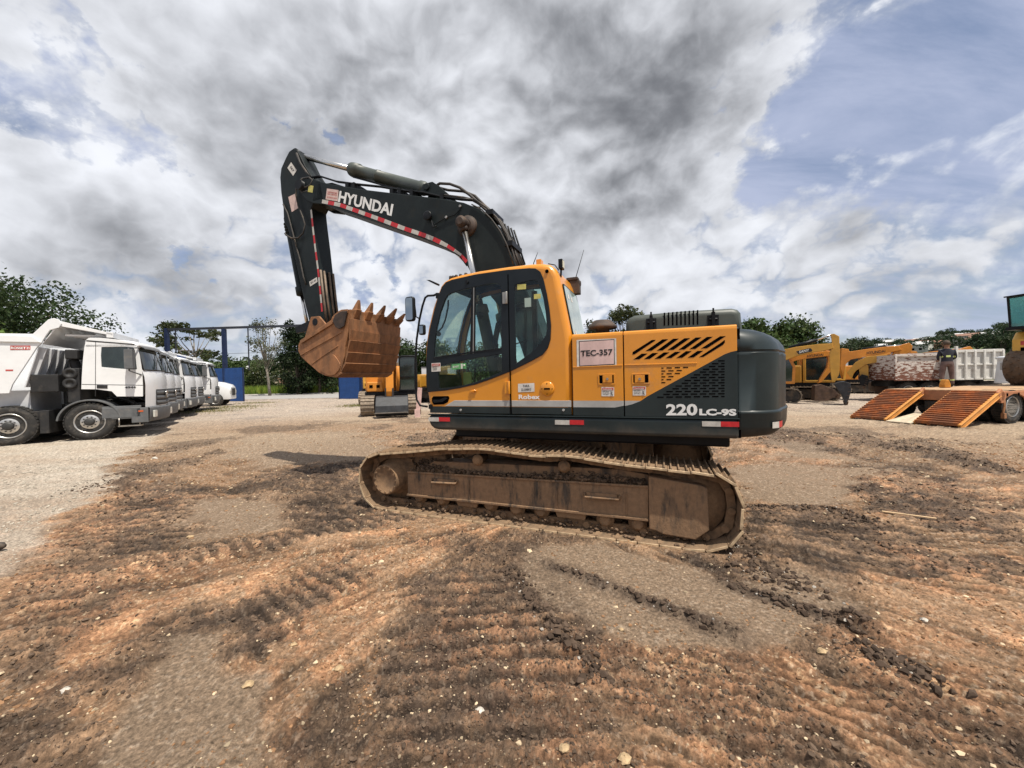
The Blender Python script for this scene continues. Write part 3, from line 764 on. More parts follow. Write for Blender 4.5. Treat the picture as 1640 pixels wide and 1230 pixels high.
for sx in (-1, 1):
    for sy in (-1, 1):
        cb.add([(sx*.35-.26, sy*.4, .80), (sx*.35+.26, sy*.4, .80), (sx*.95+.2-.25, sy*1.07, .66), (sx*.95-.2-.0, sy*1.07, .66),
                (sx*.35-.26, sy*.4, .45), (sx*.35+.26, sy*.4, .45), (sx*.95+.2-.25, sy*1.07, .34), (sx*.95-.2, sy*1.07, .34)],
               [(0, 1, 2, 3), (4, 5, 6, 7), (0, 1, 5, 4), (1, 2, 6, 5), (2, 3, 7, 6), (3, 0, 4, 7)])
cb.build('carbody', MUDFR, X_, bevel=.02)
bp_ = MB(); bp_.box(-1.22, 1.95, -1.12, 1.30, .94, 1.15); bp_.build('underbody_shade_block', BLACK, X_, bevel=.02)  # black block added so the gap under the body stays dark
sw = MB(); sw.lathe((0, 0, .84), (0, 0, 1), [(0, .66), (.06, .66), (.062, .60), (.16, .60), (.162, .64), (.24, .64)], 48); sw.build('swing_bearing', MUDST, X_)

# ---------------- upper structure: side frame skirt
bot = 1.062
sk = MB()
def skirt_sec(y0, inn):
    return [(-1.48+inn, 1.245), (-1.48+inn, 1.15+inn*.3), (-1.45+inn, 1.10+inn*.3), (-1.36+inn, 1.055+inn*.3), (2.0, bot+inn*.25), (2.0, 1.25), ]
sk.prism([(-1.48, 1.242), (-1.48, 1.15), (-1.455, 1.105), (-1.41, 1.07), (-1.34, 1.056), (2.0, bot), (2.0, 1.25)], YS, YS+.10)
sk.prism([(-1.40, 1.23), (-1.38, 1.10), (2.0, 1.10), (2.0, 1.24)], YS+.1, 1.35)
sk.build('side_frame', DGREEN, X_, bevel=.035, seg=4)
lp = MB(); lp.prism([(-1.478, 1.242), (2.0, 1.25), (2.0, 1.262), (-1.478, 1.256)], YS-.006, YS+.05); lp.build('frame_lip', DGREEN, X_, bevel=.003)
for (a, b, m_) in (((190, 258), (1100, 1128), 0), ((258, 330), (1100, 1128), 1), ((1020, 1116), (1118, 1150), 0), ((1116, 1210), (1118, 1150), 1)):
    (xa, za), (xb, zb_) = EX.px(*z3([(a[0], b[0])])[0], YS-.002), EX.px(*z3([(a[1], b[1])])[0], YS-.002)
    r_ = MB(); r_.box(xa, xb, YS-.004, YS+.001, zb_, za); r_.build('reflector', REDT if m_ else WHT, X_)
for (a, b, m_) in (((1002, 1124), (880, 916), 0), ((1124, 1246), (882, 918), 1)):
    (xa, za), (xb, zb_) = EX.px(*z4([(a[0], b[0])])[0], YS-.002), EX.px(*z4([(a[1], b[1])])[0], YS-.002)
    r_ = MB(); r_.box(xa, xb, YS-.004, YS+.001, zb_, za); r_.build('reflector', REDT if m_ else WHT, X_)
# ---------------- side doors and deck
def E(pts, y=YS): return EX.tr(pts, y)
DT = 2.125
xg0 = E(z4([(149, 600)]))[0][0]; xg1 = E(z4([(488, 600)]))[0][0]; xg2 = 1.985
GZ0 = E(z4([(60, 787)]))[0][1]; GZ1 = E(z4([(60, 745)]))[0][1]; OB = 1.262
gap = .006
d1 = MB()
d1.prism([(xg0+gap, GZ1), (xg0+gap, DT), (xg1-gap, DT), (xg1-gap, GZ1)], YS, YS+.06, 0)
a = E(z4([(430, 787), (488, 778)]))
d1.prism([(xg0+gap, GZ0), (xg0+gap, GZ1), (xg1-gap, GZ1), (xg1-gap, a[1][1]), (a[0][0], GZ0)], YS, YS+.06, 1)
d1.prism([(xg0+gap, OB), (xg0+gap, GZ0), (a[0][0], GZ0), (xg1-gap, a[1][1]), (xg1-gap, OB)], YS, YS+.06, 2)
D1 = d1.build('side_door', [ORANGE, GREY, DGREEN], X_, bevel=.004)
o1 = E(z4([(1243, 415), (1190, 425), (1150, 440), (640, 718), (600, 740)]))
d2 = MB(); yl2 = (xg1+gap)
A0 = (o1[0][0], o1[0][1]); 
org = [(yl2, GZ1), (yl2, DT), (xg2, DT), (xg2, o1[0][1]), (o1[1][0], o1[1][1]), (o1[2][0], o1[2][1]), (o1[3][0], o1[3][1]), (o1[4][0], GZ1)]
d2.prism(org, YS, YS+.06, 0)
g2 = E(z4([(600, 742), (545, 768), (492, 780)]))
d2.prism([(yl2, GZ1), (o1[4][0], GZ1), (g2[1][0], g2[1][1]), (yl2, g2[2][1])], YS, YS+.06, 1)
d2.prism([(yl2, OB), (yl2, g2[2][1]), (g2[1][0], g2[1][1]), (o1[4][0], GZ1), (o1[3][0], o1[3][1]), (o1[2][0], o1[2][1]), (o1[1][0], o1[1][1]), (xg2, o1[0][1]), (xg2, OB)], YS, YS+.06, 2)
D2 = d2.build('side_door', [ORANGE, GREY, DGREEN], X_, bevel=.004)
cre = MB()
for (p, q) in ((E(z4([(155, 530)]))[0], E(z4([(480, 516)]))[0]), (E(z4([(492, 515)]))[0], E(z4([(970, 502)]))[0])):
    cre.prism([(p[0], p[1]), (p[0], p[1]+.012), (q[0], q[1]+.012), (q[0], q[1])], YS-.006, YS+.01)
cre.build('pressed_crease', ORANGE, D2, bevel=.003)
# slanted louvres (flat black plates stand in for shade in the openings), traced one by one
slot = MB()
slots = [((545, 440), (548, 425), (672, 345), (696, 346), (690, 352)), ]
top = [((632, 418), (742, 342)), ((705, 416), (812, 338)), ((776, 412), (886, 335)), ((848, 410), (960, 330)), ((920, 406), (1034, 326)), ((996, 402), (1120, 322))]
botm = [((552, 474), (606, 436)), ((620, 472), (676, 432)), ((690, 470), (750, 428)), ((762, 466), (824, 424)), ((834, 464), (896, 420)), ((908, 462), (972, 418))]
for (a, b) in top+botm:
    w_ = 38
    pp = E(z4([(a[0], a[1]), (a[0]+w_, a[1]-1), (b[0]+w_, b[1]-1), (b[0], b[1])]), YS-.002); slot.prism(pp, YS-.002, YS+.004)
pp = E(z4([(545, 442), (547, 425), (672, 346), (698, 345), (690, 353), (560, 440)]), YS-.002); slot.prism(pp, YS-.002, YS+.004)
pp = E(z4([(984, 458), (1010, 458), (1140, 378), (1152, 362), (1152, 345), (1118, 370)]), YS-.002); slot.prism(pp, YS-.002, YS+.004)
slot.build('dark_louvre_plates', MBLACK, D2, bevel=.0)
ms = MB()  # flat black dashes stand in for the dark of the grille holes
for r_, (zx0, zx1) in enumerate(((735, 920), (735, 892), (735, 860), (735, 830), (735, 800), (735, 770))):
    zy = 531+r_*19; x = zx0+(0 if r_ % 2 == 0 else 0); k = 0
    while x < zx1-10:
        ww = 34 if not (k == 0) else (14 if r_ % 2 == 0 else 26)
        pp = E(z4([(x, zy-3.5-(x-735)*.035), (min(x+ww, zx1), zy-3.5-(x-735)*.035), (min(x+ww, zx1), zy+3.5-(x-735)*.035), (x, zy+3.5-(x-735)*.035)]), YS-.002); ms.prism(pp, YS-.002, YS+.004); x += ww+20; k += 1
ms.build('upper_grille', MBLACK, D2); ms = MB()
for r_ in range(14):
    zy = 483+r_*18; xs = 1150; xl = 1080-(r_*28 if r_ < 14 else 0)*.98+0
    xl = max(xl, 722)
    x = xs
    k = 0
    while x > xl+20:
        ww = 42; x2 = x-ww if not (k == 0 and r_ % 2) else x-22
        pp = E(z4([(x2, zy-3.5+(1150-x)*.012), (x, zy-3.5+(1150-x)*.012), (x, zy+4+(1150-x)*.012), (x2, zy+4+(1150-x)*.012)]), YS-.002); ms.prism(pp, YS-.002, YS+.004); x = x2-18; k += 1
ms.build('lower_grille', MBLACK, D2)
for dpar, bx_ in ((D1, (318, 432, 570, 640, 345, 415)), (D2, (540, 660, 566, 636, 556, 628))):
    (xa, za), (xb, zb_) = E(z4([(bx_[0], bx_[2])]))[0], E(z4([(bx_[1], bx_[3])]))[0]
    h = MB(); ou = rounded_rect(xa, xb, zb_, za, .008, 2); inn = rounded_rect(xa+.014, xb-.014, zb_+.014, za-.014, .006, 2)
    h.plate(ou, [inn], YS-.006, YS+.01); 
    q = E(z4([(bx_[4]+5, 580), (bx_[5]-3, 625)]), YS); h.box(q[0][0], q[1][0], YS-.012, YS+.01, q[1][1], q[0][1]); hd = h.build('latch_frame', ORANGE, dpar, bevel=.003)
    k = MB(); kx, kz = (q[0][0]+q[1][0])/2, (q[0][1]+q[1][1])/2; k.cyl((kx, YS-.02, kz), (kx, YS, kz), .013, n=16); k.build('lock', STEEL, hd)
    bk = MB(); bk.box(q[1][0]+.003, xb-.016, YS-.0035, YS+.002, zb_+.016, za-.016); bk.build('latch_recess', MBLACK, hd); bk = MB(); bk.box(xa+.016, q[0][0]-.004, YS-.0035, YS+.002, zb_+.016, za-.016); bk.build('latch_recess', MBLACK, hd)
def sticker(par, zpts, zf, mat, y=YS, name='sticker', lines=None):
    q = EX.tr(zf(zpts), y-.003); s_ = MB()
    s_.add([(q[0][0], y-.003, q[0][1]), (q[1][0], y-.003, q[1][1]), (q[2][0], y-.003, q[2][1]), (q[3][0], y-.003, q[3][1])], [(0, 1, 2, 3)])
    o = s_.build(name, mat, par)
    return o, q
def lbl(par, q, y, body, u0, v0, u1, hcap, mat, bold=.01, name='lettering'):
    """text on a quad sticker q (TL,TR,BR,BL); u,v in 0..1 from the top left; v0 = baseline"""
    q = [Vector((a, 0, b)) for a, b in q]
    def at(u, v): return q[0].lerp(q[1], u).lerp(q[3].lerp(q[2], u), v)
    p = at(u0, v0); e = at(u1, v0); h = (at(u0, 0)-at(u0, 1)).length*hcap
    return text(body, mat, par, (p.x, y, p.z), e-p, at(u0, 0)-at(u0, 1), h, name, (e-p).length, bold=bold)
for z_ in (((342, 655), (425, 657), (425, 716), (342, 716)), ((547, 650), (634, 652), (634, 711), (547, 711))):
    par = D1 if z_[0][0] < 450 else D2
    o, q = sticker(par, z_, z4, STICKW, name='warning_sticker')
    b = MB(); w_, h_ = q[1][0]-q[0][0], q[0][1]-q[3][1]
    b.box(q[0][0]+.06*w_, q[1][0]-.06*w_, YS-.006, YS-.0035, q[0][1]-.34*h_, q[0][1]-.10*h_, 0); b.build('warning_header', INKR, o)
    lbl(o, q, YS-.007, 'DANGER', .14, .30, .86, .14, STICKW, .02)
    for v_, tx in ((.52, 'KEEP AWAY'), (.68, 'FROM FAN'), (.84, 'AND BELT')): lbl(o, q, YS-.0045, tx, .08, v_, .60, .09, INKB, .02)
    b = MB(); b.tube([(q[0][0]+.72*w_, YS-.005, q[0][1]-.5*h_), (q[0][0]+.85*w_, YS-.005, q[0][1]-.62*h_), (q[0][0]+.75*w_, YS-.005, q[0][1]-.72*h_), (q[0][0]+.88*w_, YS-.005, q[0][1]-.88*h_)], .004, 4); b.build('warning_symbol', INKB, o)
# plate TEC-357
pl_o, q = sticker(D1, ((178, 346), (438, 336), (441, 513), (181, 526)), z4, STICKW, name='number_plate')
b = MB(); qi = EX.tr(z4([(193, 354), (426, 341), (429, 508), (196, 520)]), YS-.005)
b.prism([qi[0], qi[1], qi[2], qi[3]], YS-.0048, YS-.003); bo = b.build('plate_border', INKB, pl_o)
qj = EX.tr(z4([(198, 359), (422, 346), (424, 503), (200, 515)]), YS-.006); b = MB(); b.prism(qj, YS-.0056, YS-.004)
FADEDP = P('faded_plate', (.66, .47, .44), .5, 0, .12, 3, dirt=.35, dcol=(.42, .25, .19), dscale=4, stretch=(1, 1, .5)); b.build('plate_face', FADEDP, pl_o)  # faded pinkish tone of the plate itself
lbl(pl_o, q, YS-.008, 'TEC-357', .10, .60, .91, .20, INKB, .03)
# model number
p0, p1, p2 = E(z4([(766, 838), (972, 838), (766, 770)]), YS-.004)
text('220', WHITE, D2, (p0[0], YS-.004, p0[1]), (p1[0]-p0[0], 0, p1[1]-p0[1]), (0, 0, 1), p2[1]-p0[1], width=math.hypot(p1[0]-p0[0], p1[1]-p0[1]), bold=.035, name='model_lettering')
p0, p1, p2 = E(z4([(984, 838), (1228, 841), (984, 800)]), YS-.004)
text('LC-9S', WHITE, D2, (p0[0], YS-.004, p0[1]), (p1[0]-p0[0], 0, p1[1]-p0[1]), (0, 0, 1), p2[1]-p0[1], width=math.hypot(p1[0]-p0[0], p1[1]-p0[1]), bold=.05, name='model_lettering')
dk = MB(); dk.box(xg0, xg2, YS+.02, 1.35, DT-.03, DT-.004)
dk.box(xg0-.02, xg2, YS+.06, 1.30, 1.25, DT-.03); dk.build('engine_deck', BLACK, X_)
de = MB(); 
for (a, b) in ((xg0+gap, xg1-gap), (xg1+gap, xg2)):
    secs = []
    for x in (a, b):
        secs.append([(x, YS, DT-.002), (x, YS+.006, DT+.022), (x, YS+.022, DT+.034), (x, YS+.06, DT+.038), (x, YS+.30, DT+.038), (x, YS+.30, DT-.002)])
    de.loft(secs, 0, True, True, False)
de.build('deck_edge', ORANGE, X_, bevel=.002)
# ---------------- counterweight
cw = MB()
def cw_plan(k, back=0, side=0):
    pts_ = []
    x0 = 2.012; rc = .42; xr = 2.53-back; ys = YS+side
    pts_.append((x0, ys)); pts_.append((xr-rc-.12, ys))
    for i in range(9):
        a = R(-90+i*10.5); pts_.append((xr-rc-.10+rc*math.cos(a)*1.0, ys+rc+rc*math.sin(a)))
    n = 8; xs, ys2 = pts_[-1]
    for i in range(1, n+1):
        t = i/n; yy = ys2*(1-t); xx = xs+(2.66-back-xs)*(1-(yy/ys2)**2); pts_.append((xx, yy))
    pts_ += [(x, -y) for x, y in reversed(pts_[:-1])]
    return pts_
prof = [(1.062, .14, .10), (1.085, .06, .045), (1.12, .025, .02), (1.18, .006, .004), (1.30, 0, 0), (1.315, -.004, -.004), (1.325, 0, 0), (1.335, .012, .010), (1.86, .008, .006), (1.885, .008, .004), (1.895, .018, .012), (1.905, .018, .012), (1.915, .01, .003), (1.98, .03, .006), (2.04, .07, .016), (2.09, .13, .035), (2.125, .21, .07), (2.145, .32, .13), (2.15, .45, .25)]
secs = [[(x, y, z) for x, y in cw_plan(0, b, s_)] for z, b, s_ in prof]
cw.loft(secs, 0, True, True, True)
CWT = cw.build('counterweight', DGREEN, X_)
m_ = CWT.modifiers.new('edge', 'EDGE_SPLIT'); m_.split_angle = R(50)
r_ = MB(); 
for (a0, a1, mi) in ((38, 52, 0), (52, 78, 1)):
    for k in range(4):
        t0 = a0+(a1-a0)*k/4; t1 = a0+(a1-a0)*(k+1)/4; pts2 = []
        for t in (t0, t1):
            a = R(-90+t*1.08); pts2.append((2.53-.52+.42*math.cos(a)+.003*math.cos(a), YS+.42+.424*math.sin(a)))
        r_.add([(pts2[0][0], pts2[0][1], 1.16), (pts2[1][0], pts2[1][1], 1.16), (pts2[1][0], pts2[1][1], 1.22), (pts2[0][0], pts2[0][1], 1.22)], [(0, 1, 2, 3)], mi)
r_.build('reflector', [WHT, REDT], CWT)
gp = MB(); gp.box(1.99, 2.011, YS+.012, 1.3, 1.07, 2.12); gp.build('shadow_gap', MBLACK, CWT)
# ---------------- engine hood
HY = -.85
hp = E(z4([(495, 300), (500, 232), (520, 200), (560, 181), (880, 152), (1200, 134), (1240, 142), (1262, 165), (1275, 258)]), HY)
hb = [(x, z) for x, z in hp]; hb[0] = (hb[0][0], 2.10); hb[-1] = (hb[-1][0], 2.10)
hd = MB()
secs = []
for k in range(6):
    a = R(90*k/5); d = .07*(1-math.sin(a)); yy = HY+.07*(1-math.cos(a))
    secs.append([(x, yy, z) for x, z in inset(hb, d)])
secs2 = [[(x, -y, z) for x, y, z in s_] for s_ in reversed(secs)]
hd.loft(secs+secs2, 0, True, True, True); HD = hd.build('engine_hood', HOODG, X_)
m_ = HD.modifiers.new('edge', 'EDGE_SPLIT'); m_.split_angle = R(40)
sl2 = MB()
for k in range(9):
    zx = 750+k*27.2; q = E(z4([(zx, 252-k*.9), (zx+10, 252-k*.9), (zx+10, 166-k*2.2), (zx, 168-k*2.2)]), HY-.001); sl2.prism(q, HY-.002, HY+.004)
sl2.build('hood_slots', MBLACK, HD)
for zx in (668, 1074):
    t = MB(); x, z = E(z4([(zx, 222 if zx < 800 else 200)]), HY)[0]
    t.box(x-.055, x+.055, HY-.008, HY+.01, 2.12, z+.03, 0); t.box(x-.018, x+.018, HY-.035, HY-.005, 2.10, z+.06, 0); t.cyl((x, HY-.03, z+.05), (x, HY-.03, z+.10), .010, n=8)
    t.cyl((x-.04, HY-.02, z-.02), (x+.04, HY-.02, z-.02), .014, n=10); t.build('hood_latch', BLACK, HD, bevel=.003)
# air pre-cleaner
x, z = E(z4([(347, 250)]), -.85)[0]; pc = MB()
pc.lathe((x, -.85, 2.1), (0, 0, 1), [(0, .085), (z-2.1-.05, .085), (z-2.1-.045, .165), (z-2.1-.02, .172), (z-2.1+.0, .15), (z-2.1+.055, .10), (z-2.1+.06, 0)], 28)
pc.build('air_precleaner', BROWNR, X_)
far = MB(); far.box(-1.45, xg0, .45, 1.35, 1.26, 1.95); far.box(-2.0+.4, -.9, .55, 1.33, 1.26, 1.7); far.build('fuel_tank', ORANGE, X_, bevel=.05)
fl_ = MB(); fl_.box(-1.35, .6, -.30, .45, 1.20, 1.30); fl_.box(-.45, .55, -.30, -.24, 1.3, 1.9); fl_.box(-.45, .55, .24, .30, 1.3, 1.9); fl_.build('boom_bracket', BLACK, X_, bevel=.01)
# ---------------- cab
YC = -1.335; YF = -.36
def C_(pts, y=YC): return EX.tr(z3(pts), y)
out = C_([(196, 1082), (190, 1040), (176, 940), (166, 820), (160, 720), (163, 620), (182, 500), (210, 380), (240, 290), (262, 235), (285, 205), (325, 180), (400, 158), (520, 133), (700, 106), (850, 88), (930, 84), (985, 92), (1020, 120), (1042, 165), (1075, 330), (1100, 450), (1124, 575)])
xr = xg0-.008
out = out + [(xr, 2.12), (xr, GZ0+.3), (xr, OB), ]
out[0] = (out[0][0], OB)
def rc(poly, k): return poly
rad = .07
sec = []
base_in = out
H_DARK = C_([(186, 935), (178, 830), (178, 720), (184, 620), (205, 500), (232, 390), (262, 290), (280, 245), (305, 215), (345, 198), (500, 163), (700, 134), (850, 122), (895, 124), (925, 145), (945, 190), (968, 290), (985, 390), (996, 500), (992, 590), (975, 645), (940, 690), (860, 735), (722, 802), (600, 850), (500, 885), (400, 908), (300, 925)])
cabm = MB()
# near wall: orange sheet with one big opening, rounded edge all round
face = inset(out, rad)
cabm.plate(face, [inset(H_DARK, .01)], YC, YC+.03, 0)
for k in range(5):
    a0, a1 = R(90*k/5), R(90*(k+1)/5)
    s0 = inset(out, rad*(1-math.sin(a0))); s1 = inset(out, rad*(1-math.sin(a1)))
    cabm.loft([[(x, YC+rad*(1-math.cos(a0)), z) for x, z in s0], [(x, YC+rad*(1-math.cos(a1)), z) for x, z in s1]], 0, True, False, True)
n_o = len(out)
# far wall and its edge (same outline)
FARH = [p for p in inset(H_DARK, .02)]
cabm.plate(inset(out, rad), [FARH], YF-.03, YF, 0)
for k in range(5):
    a0, a1 = R(90*k/5), R(90*(k+1)/5)
    s0 = inset(out, rad*(1-math.sin(a0))); s1 = inset(out, rad*(1-math.sin(a1)))
    cabm.loft([[(x, YF-rad*(1-math.cos(a0)), z) for x, z in s0], [(x, YF-rad*(1-math.cos(a1)), z) for x, z in s1]], 0, True, False, True)
# perimeter strips; windscreen (segments 3..9) and rear window segments left open
ya, yb = YC+rad, YF-rad
FRONT = set(range(3, 9)); REAR = set(range(19, 23))
for i in range(n_o):
    j = (i+1) % n_o; (x0, z0), (x1, z1) = out[i], out[j]
    if i in FRONT:
        for (u, v) in ((ya, ya+.05), (yb-.05, yb)): cabm.add([(x0, u, z0), (x0, v, z0), (x1, v, z1), (x1, u, z1)], [(0, 1, 2, 3)], 0, True)
        continue
    cabm.add([(x0, ya, z0), (x0, yb, z0), (x1, yb, z1), (x1, ya, z1)], [(0, 1, 2, 3)], 0, True)
CAB = cabm.build('cab', ORANGE, X_)
m_ = CAB.modifiers.new('edge', 'EDGE_SPLIT'); m_.split_angle = R(42)
ln_ = MB(); ln_.plate(inset(out, rad), [inset(H_DARK, .03)], YF-.045, YF-.032); 
lin = inset(out, .022)
for i in range(n_o-1):
    j = (i+1) % n_o; (x0, z0), (x1, z1) = lin[i], lin[j]
    if i in FRONT:
        for (u, v) in ((ya-.02, ya+.06), (yb-.06, yb-.0)): ln_.add([(x0, u, z0), (x0, v, z0), (x1, v, z1), (x1, u, z1)], [(0, 1, 2, 3)])
    else: ln_.add([(x0, YC+.05, z0), (x0, YF-.05, z0), (x1, YF-.05, z1), (x1, YC+.05, z1)], [(0, 1, 2, 3)])
ln_.build('inner_lining', SEAT, CAB, fix=False)
# rear window: dark rubber frame and glass standing 3 mm proud of the sloping rear wall
i0, i1 = 19, 22
rx0, rz0 = out[19][0], out[19][1]; rx1, rz1 = out[22][0], out[22][1]
dx, dz = rx1-rx0, rz1-rz0; ln = math.hypot(dx, dz); nx, nz_ = -dz/ln, dx/ln
if nx < 0: nx, nz_ = -nx, -nz_
def rp(t, y, off): return (rx0+dx*t+nx*off, y, rz0+dz*t+nz_*off)
def rquad(t0, t1, y0, y1, off, r=.05):
    o_ = rounded_rect(y0, y1, t0, t1, r, 4); return [rp(t, y, off) for y, t in o_]
rw = MB(); A = rquad(.10, .97, YC+.10, YF-.10, .004); B = rquad(.10, .97, YC+.10, YF-.10, .012); 
rw.loft([A, B], 0, True, True, False); RW = rw.build('rear_window_frame', BLACK, CAB)
REARG = P('rear_glass', (.30, .38, .36), .06, 0, .15, 3, dirt=.2, dcol=(.3, .3, .27), spec=.9)
rg = MB(); A = rquad(.125, .945, YC+.125, YF-.125, .013); B = rquad(.125, .945, YC+.125, YF-.125, .016); rg.loft([A, B], 0, True, True, False); rg.build('rear_glass', REARG, RW)
for (t, y) in ((.25, -1.12), (.26, -.95), (.86, -1.1), (.88, -.72)):
    st_ = MB(); st_.add([rp(t, y, .018), rp(t, y+.07, .018), rp(t+.08, y+.07, .018), rp(t+.08, y, .018)], [(0, 1, 2, 3)]); st_.build('glass_sticker', STICKW, RW)
# windscreen
ws = MB()
for i in sorted(FRONT):
    (x0, z0), (x1, z1) = out[i], out[i+1]
    ws.add([(x0+.012, ya+.05, z0), (x0+.012, yb-.05, z0), (x1+.012, yb-.05, z1), (x1+.012, ya+.05, z1)], [(0, 1, 2, 3)], 0, True)
ws.build('windscreen', GLASS, CAB)
# dark door frame with real openings
ha = C_([(228, 708), (232, 620), (245, 520), (268, 420), (300, 330), (318, 300), (345, 285), (420, 262), (560, 232), (620, 222), (645, 224), (662, 236), (668, 260), (670, 640), (664, 652), (560, 668), (420, 690)])
hb_ = C_([(264, 912), (257, 830), (262, 766), (350, 742), (450, 722), (672, 684), (676, 798), (600, 832), (520, 862), (430, 888), (340, 904)])
hc = C_([(757, 236), (800, 218), (880, 200), (905, 205), (925, 250), (945, 320), (960, 410), (970, 520), (962, 560), (930, 610), (860, 680), (764, 748)])
fr_ = MB(); DOORX = C_([(721, 500)])[0][0]
fr_.plate(H_DARK, [ha, hb_, hc], YC-.012, YC+.02)
DF = fr_.build('door_frame', P('door_frame_blue_black', (.008, .012, .016), .4, 0, .12, 3, dirt=.12, dcol=(.04, .04, .04), coat=.15, spec=.2), CAB, bevel=.003)
gm = MB()
for h_ in (ha, hb_, hc): gm.prism(h_, YC-.004, YC-.001)
gm.build('door_glass', GLASS, DF)
ss = MB(); p = C_([(475, 250), (499, 246), (497, 680), (463, 690)]); ss.prism(p, YC-.008, YC+.004)
p = C_([(487, 250), (493, 249), (489, 680), (483, 681)]); ss.prism(p, YC-.012, YC-.008, 1)
p = C_([(225, 706), (230, 716), (440, 684), (672, 655), (672, 645), (440, 674)]); ss.prism(p, YC-.016, YC, 0)
ss.build('sliding_sash', [BLACK, STEEL], DF)
dg = MB(); dg.box(DOORX-.006, DOORX+.006, YC-.014, YC+.003, OB+.01, out[15][1]-.10); dg.build('door_gap', MBLACK, CAB)
fg = MB(); 
for h_ in (inset(H_DARK, .02),): fg.prism(h_, YF-.018, YF-.014)
fg.build('far_glass', GLASS, CAB)
fb = MB(); xx = DOORX
for (a, b, w2) in ((xx-.02, xx+.05, 0),): fb.box(a, b, YF-.05, YF-.005, 1.6, 2.9)
p = C_([(228, 640), (440, 632), (668, 545), (668, 552), (440, 640), (228, 648)]); fb.prism(p, YF-.06, YF-.04)
# curved inner pillar of the far side
fb.tube([(C_([q])[0][0]+.0, YF-.06, C_([q])[0][1]) for q in ((440, 690), (430, 560), (455, 430), (520, 350), (610, 290), (700, 270))], .045, 8)
fb.build('far_window_bars', BLACK, CAB)
# livery at the foot of the cab
lv = MB()
q = C_([(200, 1040), (232, 1040), (360, 995), (722, 990)])
def ZX(a, b): return C_([(a, b)])[0]
s1 = ZX(298, 1040); s2 = ZX(360, 993)
xl_ = out[0][0]+.012
lv.prism([(s1[0], GZ0+.0), (s2[0], GZ1), (DOORX-.008, GZ1), (DOORX-.008, GZ0)], YC-.003, YC+.01, 0)
lv.prism([(DOORX+.008, GZ0), (DOORX+.008, GZ1), (xr-.01, GZ1), (xr-.01, GZ0)], YC-.003, YC+.01, 0)
lv.prism([(xl_, OB+.008), (xl_, GZ0-.004), (DOORX-.008, GZ0-.004), (DOORX-.008, OB+.008)], YC-.005, YC+.01, 1)
lv.prism([(DOORX+.008, OB+.008), (DOORX+.008, GZ0-.004), (xr-.01, GZ0-.004), (xr-.01, OB+.008)], YC-.005, YC+.01, 1)
LV = lv.build('livery_panel', [GREY, DGREEN], CAB, bevel=.003)
sk_ = MB()
for p in ((403, 1052), (1077, 1052)):
    x, z = ZX(*p); sk_.cyl((x, YC-.014, z), (x, YC, z), .014, n=14)
sk_.build('rubber_stop', GREY, LV)
# door handle recess
hp_ = C_([(212, 975), (222, 962), (320, 960), (328, 972), (318, 1000), (290, 1015), (225, 1018), (214, 1000)])
h = MB(); h.prism(hp_, YC-.006, YC+.002); HH = h.build('handle_recess', MBLACK, CAB, bevel=.002)
h = MB(); h.prism(C_([(222, 985), (265, 985), (300, 970), (318, 975), (285, 1000), (228, 1006)]), YC-.016, YC-.006); h.build('door_handle', BLACK, HH, bevel=.004)
# hinges
for (a, b, m_) in (((692, 865), (722, 945), ORANGE), ((678, 282), (706, 355), STEEL)):
    (xa, za), (xb, zb_) = ZX(*a), ZX(*b); h = MB(); h.box(xa, xb, YC-.022, YC, zb_, za); h.cyl((xb, YC-.02, zb_-.004), (xb, YC-.02, za+.004), .016, n=12)
    h.build('hinge', m_, CAB, bevel=.003)
x, z = ZX(485, 928); h = MB(); h.cyl((x-.045, YC-.01, z+.005), (x+.045, YC-.01, z+.005), .008, n=8); h.box(x-.035, x+.01, YC-.025, YC, z-.014, z-.002); h.build('door_catch', ORANGE, CAB)
x, z = ZX(970, 913); h = MB(); h.lathe((x, YC+.002, z), (0, -1, 0), [(0, .083), (.010, .083), (.016, .076), (.017, 0)], 32); V_ = h.build('filler_cap', ORANGE, CAB)
h = MB(); h.box(x-.035, x+.035, YC-.017, YC-.014, z-.010, z+.010)
for dx_, dz_ in ((0, .06), (0, -.06), (.06, 0), (-.06, 0)): h.cyl((x+dx_, YC-.017, z+dz_), (x+dx_, YC-.013, z+dz_), .006, n=8)
h.build('cap_slot', MBLACK, V_)
x, z = ZX(447, 214); h = MB(); h.cyl((x, YC-.03, z), (x, YC-.008, z), .022, n=16); h.build('door_bumper', BLACK, DF)
x, z = ZX(968, 142); h = MB(); h.cyl((x, YC-.012, z), (x, YC+.01, z), .020, n=16); h.build('cap_plug', MBLACK, CAB)
# faint removed-sticker rectangle, tara sign, name
ts, q = sticker(CAB, ((777, 880), (885, 875), (886, 932), (778, 936)), z3, STICKW, YC, 'tara_sticker')
lbl(ts, q, YC-.005, 'TARA', .30, .42, .70, .26, INKB, .02); lbl(ts, q, YC-.005, '22.500KG', .20, .84, .80, .26, INKB, .02)
p0, p1, p2 = C_([(782, 980), (922, 980), (782, 952)], YC-.004)
text('Robex', WHITE, CAB, (p0[0], YC-.004, p0[1]), (p1[0]-p0[0], 0, p1[1]-p0[1]), (0, 0, 1), p2[1]-p0[1], width=p1[0]-p0[0], bold=.03, name='name_lettering')
